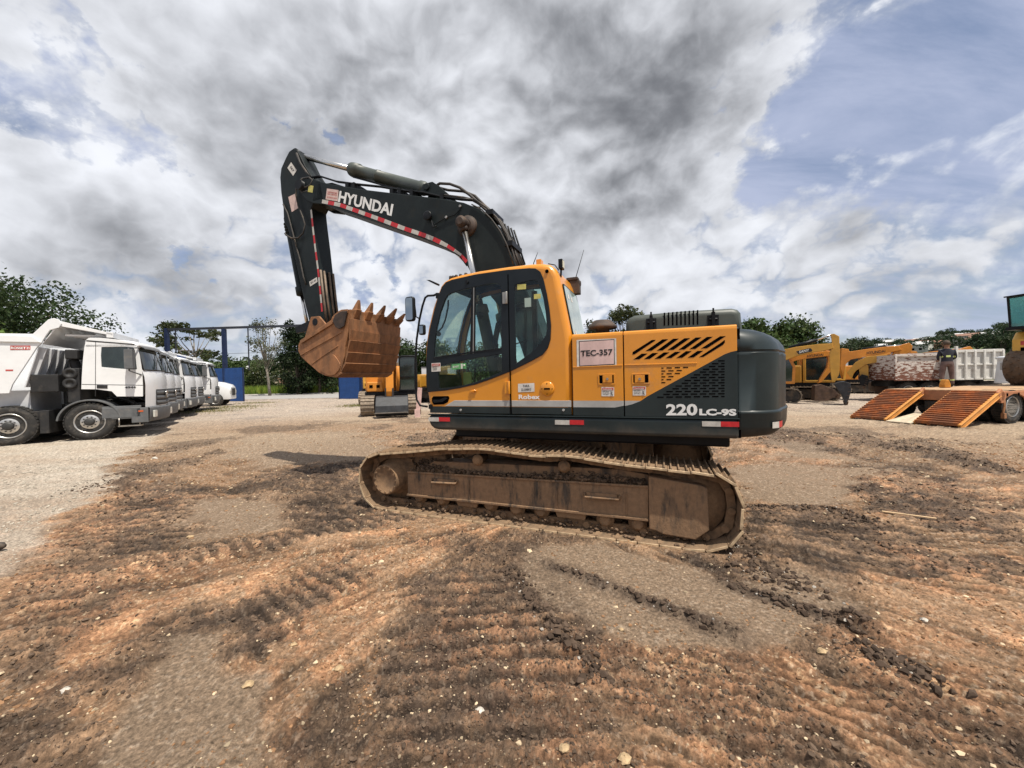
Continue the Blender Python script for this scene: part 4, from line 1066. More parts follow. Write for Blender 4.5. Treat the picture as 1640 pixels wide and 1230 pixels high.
# stickers on glass
o, q = sticker(DF, ((209, 745), (268, 742), (270, 798), (210, 801)), z3, STICKW, YC-.012, 'warning_sticker')
b = MB(); w_, h_ = q[1][0]-q[0][0], q[0][1]-q[3][1]; b.box(q[0][0]+.06*w_, q[1][0]-.06*w_, YC-.018, YC-.0155, q[0][1]-.36*h_, q[0][1]-.08*h_); b.build('warning_header', INKR, o)
lbl(o, q, YC-.0195, 'DANGER', .14, .31, .86, .15, STICKW, .02)
for v_, tx in ((.52, 'KEEP OUT'), (.68, 'OF SWING'), (.84, 'AREA')): lbl(o, q, YC-.0165, tx, .1, v_, .6, .1, INKB, .02)
o, q = sticker(DF, ((342, 752), (398, 747), (398, 783), (342, 788)), z3, STICKG, YC-.004, 'exit_sticker'); lbl(o, q, YC-.0085, 'EXIT', .15, .68, .85, .34, STICKW, .03)
sticker(DF, ((398, 747), (437, 743), (437, 780), (398, 784)), z3, STICKG, YC-.004, 'exit_sticker')
b = MB(); x, z = ZX(410, 765); b.box(x-.012, x+.012, YC-.009, YC-.0075, z-.03, z+.03); b.ball((x+.035, YC-.009, z+.01), .012, 8); b.build('exit_symbol', STICKW, DF)
sticker(DF, ((772, 228), (830, 224), (830, 258), (772, 262)), z3, STICKY, YC-.004, 'yellow_sticker')
sticker(DF, ((882, 292), (927, 288), (927, 320), (882, 324)), z3, STICKY, YC-.004, 'yellow_sticker')
o, q = sticker(DF, ((820, 318), (862, 314), (864, 374), (822, 378)), z3, P('paper_notice', (.30, .38, .34), .6, 0, .05), YC-.004, 'notice')
# interior: floor, seat, consoles, monitor
it = MB(); it.box(-1.40, xr-.03, YC+.04, YF-.04, 1.27, 1.32); it.box(.02, xr-.04, YC+.1, YF-.1, 1.3, 1.75); it.build('cab_floor', MBLACK, CAB)
se = MB(); sx = .0
se.box(-.42, .12, -1.08, -.60, 1.62, 1.78); se.box(.02, .17, -1.08, -.60, 1.78, 2.32, M=Matrix.Translation((.05, 0, 1.78)) @ Matrix.Rotation(R(9), 4, 'Y') @ Matrix.Translation((-.05, 0, -1.78)))
se.box(.14, .24, -.98, -.70, 2.30, 2.52); SE = se.build('seat', SEAT, CAB, bevel=.05, seg=3)
co_ = MB(); co_.box(-.50, .05, -1.20, -1.10, 1.75, 1.86); co_.box(-.50, .05, -.56, -.46, 1.75, 1.86); co_.tube([(-.45, -1.15, 1.84), (-.48, -1.15, 2.0), (-.46, -1.15, 2.05)], .016, 8); co_.box(-.35, -.05, -1.18, -.5, 1.3, 1.65)
co_.tube([(-1.12, -.95, 1.3), (-1.1, -.95, 1.85)], .015, 8); co_.tube([(-1.12, -.75, 1.3), (-1.1, -.75, 1.85)], .015, 8); co_.build('control_console', BLACK, CAB, bevel=.01)
mo = MB(); x, z = ZX(335, 362); mo.box(x-.03, x+.03, YF-.20, YF-.10, z-.035, z+.035, 0); mo.build('display', BLACK, CAB, bevel=.006)
pa = MB(); x, z = ZX(365, 850); pa.box(x-.07, x+.05, -1.0, -.97, z-.12, z+.09); pa.build('yellow_box', STICKY, CAB, bevel=.01)
pa = MB(); x, z = ZX(570, 750); pa.box(x-.05, x+.05, -.9, -.85, z-.09, z+.10); pa.build('document_holder', BROWNR, CAB, bevel=.01)
gr_ = MB(); gr_.tube([(C_([p_], YC+.10)[0][0], YC+.10, C_([p_], YC+.10)[0][1]) for p_ in ((320, 330), (318, 380), (300, 460), (280, 510), (250, 540))], .011, 8); gr_.ball((C_([(255, 552)], YC+.1)[0][0], YC+.1, C_([(255, 552)], YC+.1)[0][1]), .035, 10); gr_.build('grab_rail', BLACK, CAB)
# ---------------- mirrors and rail in front of the cab
YM = YC-.06
def T3(pts, y): return [(EX.px(*q, y)[0], y, EX.px(*q, y)[1]) for q in z3(pts)]
rl = MB(); rl.tube(T3([(248, 288), (225, 300), (185, 302), (168, 315), (150, 370), (130, 460), (112, 590), (102, 760), (104, 900), (112, 985), (135, 1022), (182, 1030)], YC+.02), .014, 10)
rl.tube(T3([(126, 450), (108, 440), (104, 400), (100, 365)], YC-.05), .009, 8)
rl.box(*[v for v in (T3([(232, 1)], YC)[0][0]-.0,)]*1, T3([(250, 1)], YC)[0][0], YC-.01, YC+.05, T3([(240, 320)], YC)[0][2], T3([(240, 285)], YC)[0][2])
rl.box(T3([(168, 1)], YC)[0][0], T3([(192, 1)], YC)[0][0], YC-.01, YC+.05, T3([(180, 1045)], YC)[0][2], T3([(180, 1015)], YC)[0][2])
RL = rl.build('mirror_rail', BLACK, X_)
def mirror(c0, c1, y, nm='mirror'):
    q = T3([c0, c1], y); x0, x1 = q[0][0], q[1][0]; z0, z1 = q[1][2], q[0][2]
    m = MB(); rr_ = rounded_rect(x0, x1, z0, z1, (x1-x0)*.28, 5)
    m.loft([[(x, y-.0, z) for x, z in inset(rr_, .012)], [(x, y+.012, z) for x, z in rr_], [(x, y+.045, z) for x, z in rr_], [(x, y+.07, z) for x, z in inset(rr_, .03)]], 0, True, True, True)
    o = m.build(nm, BLACK, X_)
    g = MB(); g.prism(inset(rr_, .016), y-.002, y+.004); MG = MATS.get('mirror_glass') or P('mirror_glass', (.35, .38, .38), .04, 1, .02); g.build('mirror_glass', MG, o)
    return o
mirror((31, 310), (93, 466), YC-.12); mirror((122, 492), (160, 557), YC-.02)
# ---------------- roof furniture
def roofz(x):
    for i in range(9, 18):
        (xa, za), (xb, zb_) = out[i], out[i+1]
        if xa <= x <= xb: return za+(zb_-za)*(x-xa)/(xb-xa)
    return 2.98
rf = MB(); q = T3([(192, 205), (250, 235), (252, 222), (215, 205)], YC+.06); rf.prism([(a, c) for a, b, c in q], YC+.0, YC+.10); rf.build('roof_lamp', BLACK, X_)
for k, (zx, zy, w_) in enumerate(((335, 175, .05), (352, 173, .04), (372, 168, .03), (400, 163, .02), (435, 155, .015))):
    q = T3([(zx, zy)], YC+.15)[0]; b = MB(); b.lathe((q[0], YC+.15, q[2]-.04), (0, 0, 1), [(0, .022), (.035, .022), (.045, .014), (.05, 0)], 12); b.build('roof_bolt', BROWNR, CAB)
q = T3([(920, 80)], YC+.2)[0]; b = MB(); b.box(q[0]-.03, q[0]+.03, YC+.15, YC+.25, q[2]-.05, q[2]+.02); b.build('lift_lug', ORANGE, CAB, bevel=.005)
for a, b_, y in (((880, 88), (907, 18), -1.0), ((1155, 190), (1210, 0), -.55)):
    q0, q1 = T3([a, b_], y); m = MB(); m.tube([(q0[0], y, q0[2]-.05), q0, q1], [.010, .006, .0035], 6); m.build('antenna', BLACK, X_)
q = T3([(1055, 130), (1068, 66), (1045, 150)], YC+.12); b = MB(); xx, zz = q[1][0], (q[1][2]+q[0][2])/2
b.box(xx-.035, xx+.010, YC+.07, YC+.17, q[0][2], q[1][2], 0); b.box(xx+.010, xx+.016, YC+.08, YC+.16, q[0][2]+.012, q[1][2]-.012, 1)
b.tube([(xx-.015, YC+.12, q[0][2]), (xx-.02, YC+.12, q[2][2]-.05), (xx-.06, YC+.12, q[2][2]-.06)], .012, 8, 0); b.build('work_lamp', [BLACK, LAMPG], X_, bevel=.004)
b = MB(); b.tube(T3([(1045, 135), (1020, 100), (975, 92)], YC+.14), .006, 6); b.build('lamp_cable', BLACK, X_)
q = T3([(1150, 215)], -.52)[0]; b = MB(); b.box(q[0]-.06, q[0]+.07, -.57, -.47, q[2]-.16, q[2]+.02); b.box(q[0]-.10, q[0]+.05, -.58, -.46, q[2]+.02, q[2]+.06); b.cyl((q[0], -.52, q[2]-.02), (q[0]+.08, -.52, q[2]-.02), .035, n=12); b.build('rear_lamp_bracket', BROWNR, X_, bevel=.008)
z1 = Zm(420, 220, 3.7273); z2 = Zm(460, 460, 6.8333); z3 = Zm(640, 400, 4.1)
# ---------------- boom
BY = .25
top = EX.tr(z1([(300, 250), (390, 275), (600, 310), (850, 340), (1000, 357), (1100, 370), (1200, 388), (1300, 428), (1380, 500), (1440, 590), (1490, 700), (1525, 790)]), -BY)
bt = EX.tr(z1([(1245, 810), (1225, 770), (1180, 712), (1100, 662), (1000, 618), (850, 563), (600, 478), (450, 425), (380, 402), (360, 372), (300, 385)]), -BY)
FOOT = (-.28, 1.66)
bm_out = top+[(-.50, 3.0), (-.30, 2.4), (-.12, 1.75), (-.16, 1.56), (-.28, 1.50), (-.42, 1.58), (-.62, 2.2), (-.92, 2.75), (-1.22, 3.12)]+bt
bo = MB(); bo.prism(bm_out, -BY, BY)
BOOM = bo.build('boom', BOOMG, X_, bevel=.012)
fl = MB()                                                    # welded flange line below and above
fl.tube([(x, -BY-.004, z) for x, z in EX.tr(z1([(378, 400), (600, 476), (850, 561), (1000, 616), (1100, 660), (1180, 710), (1222, 768)]), -BY)], .009, 6)
fl.build('weld_flange', BOOMG, BOOM)
# underside strip catching light is real plate: lower flange
# reflective tape
tp = EX.tr(z1([(358, 382), (460, 402), (560, 437), (650, 470), (745, 505), (850, 545), (950, 578), (1040, 613), (1115, 655), (1175, 698), (1220, 745)]), -BY)
ts_, TL = resample(tp, 23, False)
for k in range(22):
    a, b = Vector(ts_[k]), Vector(ts_[k+1]); t = (b-a).normalized(); n_ = Vector((-t.y, t.x))*.033
    s_ = MB(); s_.add([(a.x-n_.x, -BY-.0035, a.y-n_.y), (b.x-n_.x, -BY-.0035, b.y-n_.y), (b.x+n_.x, -BY-.0035, b.y+n_.y), (a.x+n_.x, -BY-.0035, a.y+n_.y)], [(0, 1, 2, 3)])
    s_.build('reflective_tape', REDT if k % 2 else WHT, BOOM)
p0, p1, p2 = EX.tr(z1([(452, 381), (772, 466), (462, 320)]), -BY-.004)
text('HYUNDAI', WHITE, BOOM, (p0[0], -BY-.004, p0[1]), (p1[0]-p0[0], 0, p1[1]-p0[1]), (p2[0]-p0[0], 0, p2[1]-p0[1]), math.hypot(p2[0]-p0[0], p2[1]-p0[1])*1.0, width=math.hypot(p1[0]-p0[0], p1[1]-p0[1]), bold=.035, name='name_lettering')
o, q = sticker(BOOM, ((386, 305), (456, 315), (450, 382), (378, 370)), z1, STICKP, -BY-.001, 'notice_sticker')
for v_, tx in ((.25, 'CARGA MAXIMA'), (.42, 'NA LANCA'), (.72, 'ATENCAO')): lbl(o, q, -BY-.006, tx, .1, v_+.1, .9, .11, INKR, .02)
sticker(BOOM, ((278, 284), (306, 290), (300, 330), (272, 325)), z1, STICKY, -BY-.001, 'yellow_sticker')
# hydraulic lines on the boom
def T1(pts, y): return [(EX.px(*q, y)[0], y, EX.px(*q, y)[1]) for q in z1(pts)]
hl = MB()
L1 = [(232, 245), (290, 238), (340, 230), (440, 262), (560, 278), (700, 292), (850, 318), (960, 328), (1060, 352), (1180, 368), (1250, 372)]
hl.tube(T1(L1, -.19), .016, 8); hl.tube([(x, y+.06, z+.012) for x, y, z in T1(L1, -.19)], .016, 8); hl.tube([(x, y+.30, z) for x, y, z in T1(L1, -.19)], .016, 8)
for p in ((510, 283), (548, 283), (775, 318), (822, 320), (893, 325), (1075, 350)):
    q = T1([p], -.2)[0]; hl.box(q[0]-.03, q[0]+.03, -.23, .15, q[2]-.07, q[2]+.03)
hl.build('hydraulic_pipes', BLACK, BOOM)
hs = MB()
for k, (pts_, y, r_) in enumerate((([(1045, 285), (1060, 275), (1120, 278), (1180, 300), (1240, 345), (1300, 400), (1350, 445), (1420, 500), (1470, 590), (1510, 690), (1545, 790)], -.10, .022),
                                 ([(1050, 300), (1110, 315), (1200, 322), (1270, 350), (1330, 410), (1400, 470), (1450, 550), (1500, 650), (1560, 790)], .0, .022),
                                 ([(1080, 345), (1200, 360), (1270, 375), (1320, 420), (1380, 470), (1430, 530), (1480, 650), (1530, 790)], -.18, .020),
                                 ([(1250, 372), (1300, 400), (1380, 450), (1440, 520), (1500, 620), (1570, 790)], .10, .020),
                                 ([(1260, 365), (1340, 420), (1400, 480), (1460, 580), (1500, 700), (1515, 790)], -.22, .015),
                                 ([(1250, 400), (1310, 430), (1370, 490), (1420, 560), (1460, 640), (1500, 760)], -.27, .010))):
    hs.tube(T1(pts_, y), r_, 8)
hs.build('boom_hoses', RUBBER, BOOM)
cl = MB()
for p in ((1365, 455), (1480, 640)):
    q = T1([p], -.2)[0]; cl.box(q[0]-.06, q[0]+.06, -.27, .16, q[2]-.04, q[2]+.04, M=None)
for k in range(5):
    q0, q1 = T1([(1430+k*18, 505+k*12), (1500+k*17, 760)], -.05+k*.05); cl.tube([q0, q1], .016, 8)
cl.build('pipe_clamps', BLACK, BOOM, bevel=.01)
# side lamp and cable, cylinder pin boss
q = T1([(990, 470)], -BY-.05)[0]; b = MB(); b.lathe((q[0], -BY, q[2]), (0, -1, 0), [(0, .04), (.03, .06), (.08, .075), (.085, .06), (.086, 0)], 20); b.tube(T1([(1000, 485), (1030, 520), (1045, 510), (1100, 478), (1150, 462), (1180, 430), (1183, 410)], -BY-.02), .008, 6); b.tube(T1([(1010, 500), (1020, 535), (1040, 530)], -BY-.03), .012, 6); b.build('boom_lamp', BLACK, BOOM)
b = MB()
for p in ((1100, 478), (1183, 412)): q = T1([p], -BY-.01)[0]; b.cyl((q[0], -BY-.03, q[2]), (q[0], -BY, q[2]), .02, n=10)
b.build('cable_clip', STEEL, BOOM)
q = T1([(1195, 510)], -BY-.15)[0]
b = MB(); b.lathe((q[0], BY+.22, q[2]), (0, -1, 0), [(0, .085), (.04, .085), (.041, .06), (BY*2+.38, .06), (BY*2+.381, .085), (BY*2+.44, .085), (BY*2+.441, .05), (BY*2+.46, .05)], 24)
b.lathe((q[0], -BY, q[2]), (0, -1, 0), [(0, .17), (.02, .13), (.05, .095)], 28); b.build('cylinder_pin', BROWNR, BOOM)
PIN = Vector((q[0], 0, q[2]))
foot_c = Vector((-.85, 0, 1.50))
# the boom cylinders: chrome rods above, dark green barrels below
for s_ in (-1, 1):
    y = s_*(BY+.14); A = Vector((PIN.x, y, PIN.z)); qd = EX.px(785, 560, -.39); Bp = Vector((qd[0], y, qd[1])); d = (Bp-A).normalized()
    rd = MB(); rd.cyl(A+d*.08, A+d*1.35, .045, n=20); rd.build('cylinder_rod', CHROME, X_)
    eb = MB(); eb.lathe(A-Vector((0, .06, 0)), (0, 1, 0), [(0, .085), (.12, .085)], 20); eb.cyl(A+d*.05, A+d*.13, .06, n=16); eb.build('rod_eye', BROWNR, X_)
    br = MB(); br.lathe(A+d*1.28, d, [(0, .05), (.01, .10), (.12, .105), (.125, .088), (1.15, .088), (1.2, .07)], 24); br.build('cylinder_barrel', HOODG, X_)
ft = MB(); ft.cyl((FOOT[0], -.32, FOOT[1]), (FOOT[0], .32, FOOT[1]), .07, n=20); ft.build('boom_foot_pin', BROWNR, X_)
# ---------------- stick cylinder above the boom
q = T1([(218, 108), (1010, 318)], 0); A = Vector(q[0]); Bp = Vector(q[1]); d = (Bp-A).normalized()
qe = T1([(540, 205)], 0)[0]; Lr = (Vector(qe)-A).length; Lb = (Bp-A).length
rd = MB(); rd.cyl(A-d*.02, A+d*(Lr+.05), .048, n=20); rd.build('stick_cylinder_rod', CHROME, X_)
rd = MB(); rd.lathe(A+Vector((0, .09, 0)), (0, -1, 0), [(0, .09), (.18, .09)], 20); rd.build('rod_eye', BLACK, X_)
up_ = Vector((-d.z, 0, d.x))
br = MB(); br.lathe(A+d*(Lr-.05), d, [(0, .06), (.01, .115), (.05, .125), (.20, .125), (.205, .105), (.62, .10), (.625, .108), (.68, .108), (.685, .10), (Lb-Lr-.18, .10), (Lb-Lr-.175, .115), (Lb-Lr-.1, .115), (Lb-Lr+.04, .07)], 28)
SCB = br.build('stick_cylinder_barrel', HOODG, X_)
pt = MB(); pt.tube([tuple(A+d*(Lr+.1)-up_*.13+Vector((0, -.05, 0))), tuple(A+d*(Lb-.25)-up_*.13+Vector((0, -.05, 0))), tuple(A+d*(Lb-.15)-up_*.10)], .016, 8); pt.build('cylinder_pipe', BLACK, SCB)
bk = MB(); e = T1([(1010, 318)], 0)[0]
for y in (-.13, .09): bk.prism(EX.tr(z1([(960, 362), (985, 300), (1040, 285), (1080, 310), (1150, 372)]), 0), y, y+.04)
bk.cyl((e[0], -.16, e[2]), (e[0], .16, e[2]), .055, n=18); bk.build('cylinder_bracket', BOOMG, BOOM, bevel=.008)
# ---------------- stick
SY = .175
sto = EX.tr(z1([(185, 66), (160, 84), (140, 122), (112, 185), (106, 240), (112, 330), (125, 420), (128, 500), (150, 540), (172, 610), (205, 770), (240, 930), (285, 1120), (318, 1190), (365, 1180), (372, 1110), (352, 950), (335, 800), (318, 640), (300, 500), (292, 420), (310, 385), (330, 330), (300, 240), (255, 170), (228, 112), (205, 72)]), -SY)
st = MB(); st.prism(sto, -SY, SY); STICK = st.build('stick', BOOMG, X_, bevel=.012)
tp = EX.tr(z1([(292, 432), (300, 510), (312, 620), (325, 720), (335, 800), (345, 900), (358, 1040)]), -SY); ts_, TL = resample(tp, 13, False)
for k in range(12):
    a, b = Vector(ts_[k]), Vector(ts_[k+1]); t = (b-a).normalized(); n_ = Vector((-t.y, t.x))*.020
    s_ = MB(); s_.add([(a.x-n_.x, -SY-.0035, a.y-n_.y), (b.x-n_.x, -SY-.0035, b.y-n_.y), (b.x+n_.x, -SY-.0035, b.y+n_.y), (a.x+n_.x, -SY-.0035, a.y+n_.y)], [(0, 1, 2, 3)]); s_.build('reflective_tape', REDT if k % 2 else WHT, STICK)
o, q = sticker(STICK, ((172, 148), (206, 196), (184, 230), (150, 182)), z1, STICKW, -SY-.001, 'diamond_sticker'); lbl(o, q, -SY-.006, '567', .2, .62, .8, .3, INKB, .02)
sticker(STICK, ((155, 356), (196, 336), (218, 420), (176, 446)), z1, STICKP, -SY-.001, 'faded_sticker')
o, q = sticker(STICK, ((280, 862), (326, 834), (330, 862), (286, 890)), z1, STICKW, -SY-.001, 'number_sticker'); lbl(o, q, -SY-.006, '351 kg', .12, .66, .88, .4, INKB, .02)
rb_ = MB()
EDGE = EX.tr(z1([(372, 1110), (352, 950), (335, 790)]), -SY)
for y in (-SY+.03, -.06, .05, SY-.03): rb_.tube([(EDGE[0][0]+.02, y, EDGE[0][1]), (EDGE[1][0]+.02, y, EDGE[1][1]), (EDGE[2][0]+.02, y, EDGE[2][1])], .022, 8)
rb_.build('wear_bars', P('worn_bar', (.17, .125, .09), .6, .2, .2, 6, dirt=.5), STICK)
pv = MB(); q = T1([(255, 300)], -SY)[0]; pv.cyl((q[0], -BY-.07, q[2]), (q[0], BY+.07, q[2]), .09, n=24); pv.build('stick_pivot_pin', BLACK, STICK)
for s_ in (-1, 1):
    ck = MB(); ck.prism(EX.tr(z1([(225, 240), (300, 246), (345, 262), (372, 400), (300, 392), (262, 372), (228, 330)]), -BY), s_*BY if s_ < 0 else SY+.02, -SY-.02 if s_ < 0 else BY); ck.build('boom_fork', BOOMG, BOOM, bevel=.01)
# hoses looping over the joint
hz_ = MB()
for pts_, y, r_ in (([(205, 95), (225, 150), (262, 205), (290, 235), (250, 252), (225, 270)], -SY-.03, .02), ([(212, 85), (240, 140), (280, 200), (300, 232)], -.05, .02),
                   ([(232, 250), (206, 290), (200, 340), (215, 410), (240, 470), (255, 520), (245, 570), (215, 600), (175, 602), (140, 582), (135, 572)], -SY-.05, .014),
                   ([(125, 400), (150, 450), (175, 540), (200, 640), (225, 730), (245, 830), (262, 880)], -SY-.02, .014),
                   ([(245, 245), (225, 262), (232, 290), (260, 300), (290, 282), (300, 255), (280, 240), (245, 245)], -SY-.07, .018), ([(240, 255), (215, 300), (240, 330), (275, 320)], -SY-.06, .018)):
    hz_.tube(T1(pts_, y), r_, 8)
hz_.build('joint_hoses', RUBBER, STICK)
# bucket cylinder down the front of the stick
FXt = T1([(146, 480)], 0)[0]; A = Vector((FXt[0]+.02, 0, FXt[2])); q = T1([(292, 1150)], 0)[0]; Bp = Vector((q[0]-.07, 0, q[2])); d = (Bp-A).normalized(); Lc = (Bp-A).length
br = MB(); br.lathe(A, d, [(0, .05), (.02, .07), (Lc*.62, .07), (Lc*.625, .095), (Lc*.69, .095), (Lc*.70, .05)], 24)
for z_ in (.12, .18, .24, .30): br.lathe(A+d*z_, d, [(0, .072), (.015, .09), (.03, .09), (.045, .072)], 20)
br.build('bucket_cylinder_barrel', BOOMG, X_)
rd = MB(); rd.cyl(A+d*Lc*.69, Bp, .034, n=18); rd.build('bucket_cylinder_rod', CHROME, X_)
# linkage between stick tip and bucket
PB = T1([(335, 1105)], -SY-.02)[0]
lk = MB(); hinge = Vector((PB[0], 0, PB[2])); 
for y in (-SY-.06, SY+.02):
    lk.prism([(Bp.x-.07, Bp.z+.04), (Bp.x-.05, Bp.z-.08), (hinge.x-.02, hinge.z-.13), (hinge.x+.08, hinge.z-.02), (hinge.x, hinge.z+.09)], y, y+.04)
lk.lathe((hinge.x, -SY-.10, hinge.z), (0, 1, 0), [(0, .06), (.02, .085), (SY*2+.18, .085), (SY*2+.2, .06)], 24); lk.build('bucket_linkage', BLACK, X_, bevel=.006)
# ---------------- bucket
BW = .62
side_ = EX.tr(z2([(680, 250), (600, 262), (540, 290), (512, 340), (480, 372), (330, 470), (155, 590), (135, 640), (135, 700), (165, 760), (200, 795), (300, 882), (360, 935), (430, 968), (520, 985), (580, 955), (612, 880), (640, 760), (650, 650), (680, 500), (690, 380)]), -BW)
floor = side_[9:]+[side_[0]]
floor = [side_[k] for k in (8, 9, 10, 11, 12, 13, 14, 15, 16, 17, 18, 19, 20)]+[side_[0]]
# floor drawn back so its run is smooth, thick plate, overlapping wear strips
bk = MB()
fi = [Vector(p) for p in floor]
def off_(pts_, dd):
    o_ = []
    for i, p in enumerate(pts_):
        t = (pts_[min(i+1, len(pts_)-1)]-pts_[max(i-1, 0)]).normalized(); o_.append(p+Vector((t.y, -t.x))*dd)
    return o_
inner = off_(fi, -.03)
bk.prism([tuple(p) for p in fi]+[tuple(p) for p in reversed(inner)], -BW, BW)
back_ = [Vector(side_[8]), Vector(side_[7]), Vector(side_[6])]
bk.prism([tuple(back_[0]), tuple(back_[1]), tuple(back_[2]), (back_[2].x+.04, back_[2].y-.01), (back_[1].x+.035, back_[1].y), (back_[0].x+.035, back_[0].y+.01)], -BW, BW)
BK = bk.build('bucket', RUSTB, X_, bevel=.006)
for s_ in (-1, 1):
    sd = MB(); y0 = s_*BW; sd.prism(side_, min(y0, y0+s_*.03), max(y0, y0+s_*.03))
    SD = sd.build('bucket_side', RUSTB, BK, bevel=.008)
    if s_ < 0:
        bl = MB()
        for (a, b, w_) in (((150, 590), (490, 375), .05),):
            pass
        def strip(pts_, wd, y):
            q = EX.tr(z2(pts_), -BW-.03)
            for i in range(len(q)-1):
                a, b = Vector(q[i]), Vector(q[i+1]); t = (b-a).normalized(); n_ = Vector((-t.y, t.x))*wd
                bl.prism([tuple(a-n_), tuple(b-n_), tuple(b+n_), tuple(a+n_)], y, -BW-.03)
        strip([(160, 600), (500, 385), (520, 330), (600, 268), (670, 262)], .030, -BW-.055)
        strip([(150, 745), (330, 640), (600, 490)], .010, -BW-.040)
        strip([(270, 840), (400, 745), (560, 640)], .010, -BW-.038)
        bl.build('side_stiffener', RUSTB, SD, bevel=.008)
        sp2 = MB(); sp2.prism(EX.tr(z2([(515, 370), (540, 310), (600, 268), (675, 262), (655, 360), (640, 430), (590, 462), (545, 440)]), -BW-.03), -BW-.07, -BW-.05); sp2.build('side_cutter', BROWNR, SD, bevel=.01)
        cv = MB(); cc = EX.px(*z2([(455, 800)])[0], -BW-.03)
        q = EX.tr(z2([(600, 870), (560, 790), (500, 720), (470, 800), (440, 860), (350, 900), (430, 960), (520, 975)]), -BW-.03); cv.prism(smooth_poly(q, 2), -BW-.045, -BW-.03); cv.build('heel_plate', RUSTB, SD, bevel=.01)
ws_ = MB()
W_ = [Vector(EX.px(*p, -BW)) for p in z2([(686, 345), (692, 465), (690, 575), (668, 705), (645, 820), (600, 925), (540, 985)])]
W0 = Vector(side_[0])
seq = [W0]+W_
for i in range(len(seq)-1):
    a, b = seq[i], seq[i+1]; t = (b-a).normalized(); n_ = Vector((-t.y, t.x))
    if n_.x < 0: n_ = -n_
    ws_.prism([tuple(a+n_*.035), tuple(b+n_*.012), tuple(b-n_*.004), tuple(a-n_*.004)], -BW-.028, BW+.028)
ws_.build('wear_strips', RUSTB, BK, bevel=.004)
tt = z2([(785, 140), (930, 170), (1070, 200), (1195, 232), (1285, 290)])
for k in range(5):
    y = -.50+k*.26
    tp_ = EX.px(*tt[k], y); bx = Vector(side_[0]); 
    q0 = Vector((bx.x-.005, bx.y-.12)); tip = Vector((bx.x+.01, bx.y+.235)) if False else Vector(tp_)
    to = MB()
    def rect(c, hw, hd): return [(c.x-hd, y-hw, c.y), (c.x+hd, y-hw, c.y), (c.x+hd, y+hw, c.y), (c.x-hd, y+hw, c.y)]
    m1 = q0.lerp(tip, .45)
    to.loft([rect(q0, .062, .045), rect(m1, .060, .06), rect(m1+Vector((0, .005)), .048, .05), rect(q0.lerp(tip, .8), .032, .028), rect(tip, .020, .010)], 0, True, True, False)
    to.build('tooth', RUSTB, BK, bevel=.008)
lip_ = MB(); b0 = Vector(side_[0]); lip_.box(b0.x-.05, b0.x+.028, -BW, BW, b0.y-.16, b0.y+.012); lip_.build('cutting_edge', RUSTB, BK, bevel=.006)
for y in (-.27, .23):
    er = MB(); er.prism([(hinge.x-.10, hinge.z+.10), (hinge.x+.10, hinge.z+.10), (hinge.x+.45, hinge.z-.25), (hinge.x-.35, hinge.z-.45)], y, y+.04); er.build('hinge_ear', RUSTB, BK, bevel=.01)
# ================================================================== surroundings
def attr_mesh(name, V, F, cols, mat, parent=None, smooth=False):
    me = bpy.data.meshes.new(name); V = np.asarray(V, dtype=np.float64); F = np.asarray(F)
    me.vertices.add(len(V)); me.vertices.foreach_set('co', V.ravel())
    k = F.shape[1]; me.loops.add(F.size); me.loops.foreach_set('vertex_index', F.ravel().astype(np.int32))
    me.polygons.add(len(F)); me.polygons.foreach_set('loop_start', (np.arange(len(F))*k).astype(np.int32))
    me.polygons.foreach_set('use_smooth', np.full(len(F), smooth)); me.update(calc_edges=True)
    if cols is not None:
        at = me.color_attributes.new('soil', 'FLOAT_COLOR', 'POINT'); c = np.ones((len(V), 4)); c[:, :3] = cols; at.data.foreach_set('color', c.ravel())
    me.materials.append(mat)
    o = bpy.data.objects.new(name, me); COL.objects.link(o); o.parent = parent
    return o
def attr_mat(name, rough=.8, trans=0, spec=.2):
    m, nt, out = newmat(name); L = nt.links; b = N(nt, 'ShaderNodeBsdfPrincipled'); b.inputs['Roughness'].default_value = rough; b.inputs['Specular IOR Level'].default_value = spec
    at = N(nt, 'ShaderNodeAttribute', attribute_name='soil'); L.new(at.outputs['Color'], b.inputs['Base Color'])
    if trans:
        t = N(nt, 'ShaderNodeBsdfTranslucent'); L.new(at.outputs['Color'], t.inputs[0]); mx = N(nt, 'ShaderNodeMixShader'); mx.inputs[0].default_value = trans
        L.new(b.outputs[0], mx.inputs[1]); L.new(t.outputs[0], mx.inputs[2]); L.new(mx.outputs[0], out.inputs[0])
    else: L.new(b.outputs[0], out.inputs[0])
    return m
LEAF = attr_mat('leaves', .6, .3); STONE = attr_mat('stones_and_crumbs', .9)
BARK = P('bark', (.09, .07, .052), .9, 0, .3, 5, bump=.6, bscale=15)
PBARK = P('pale_bark', (.24, .21, .17), .9, 0, .3, 5)
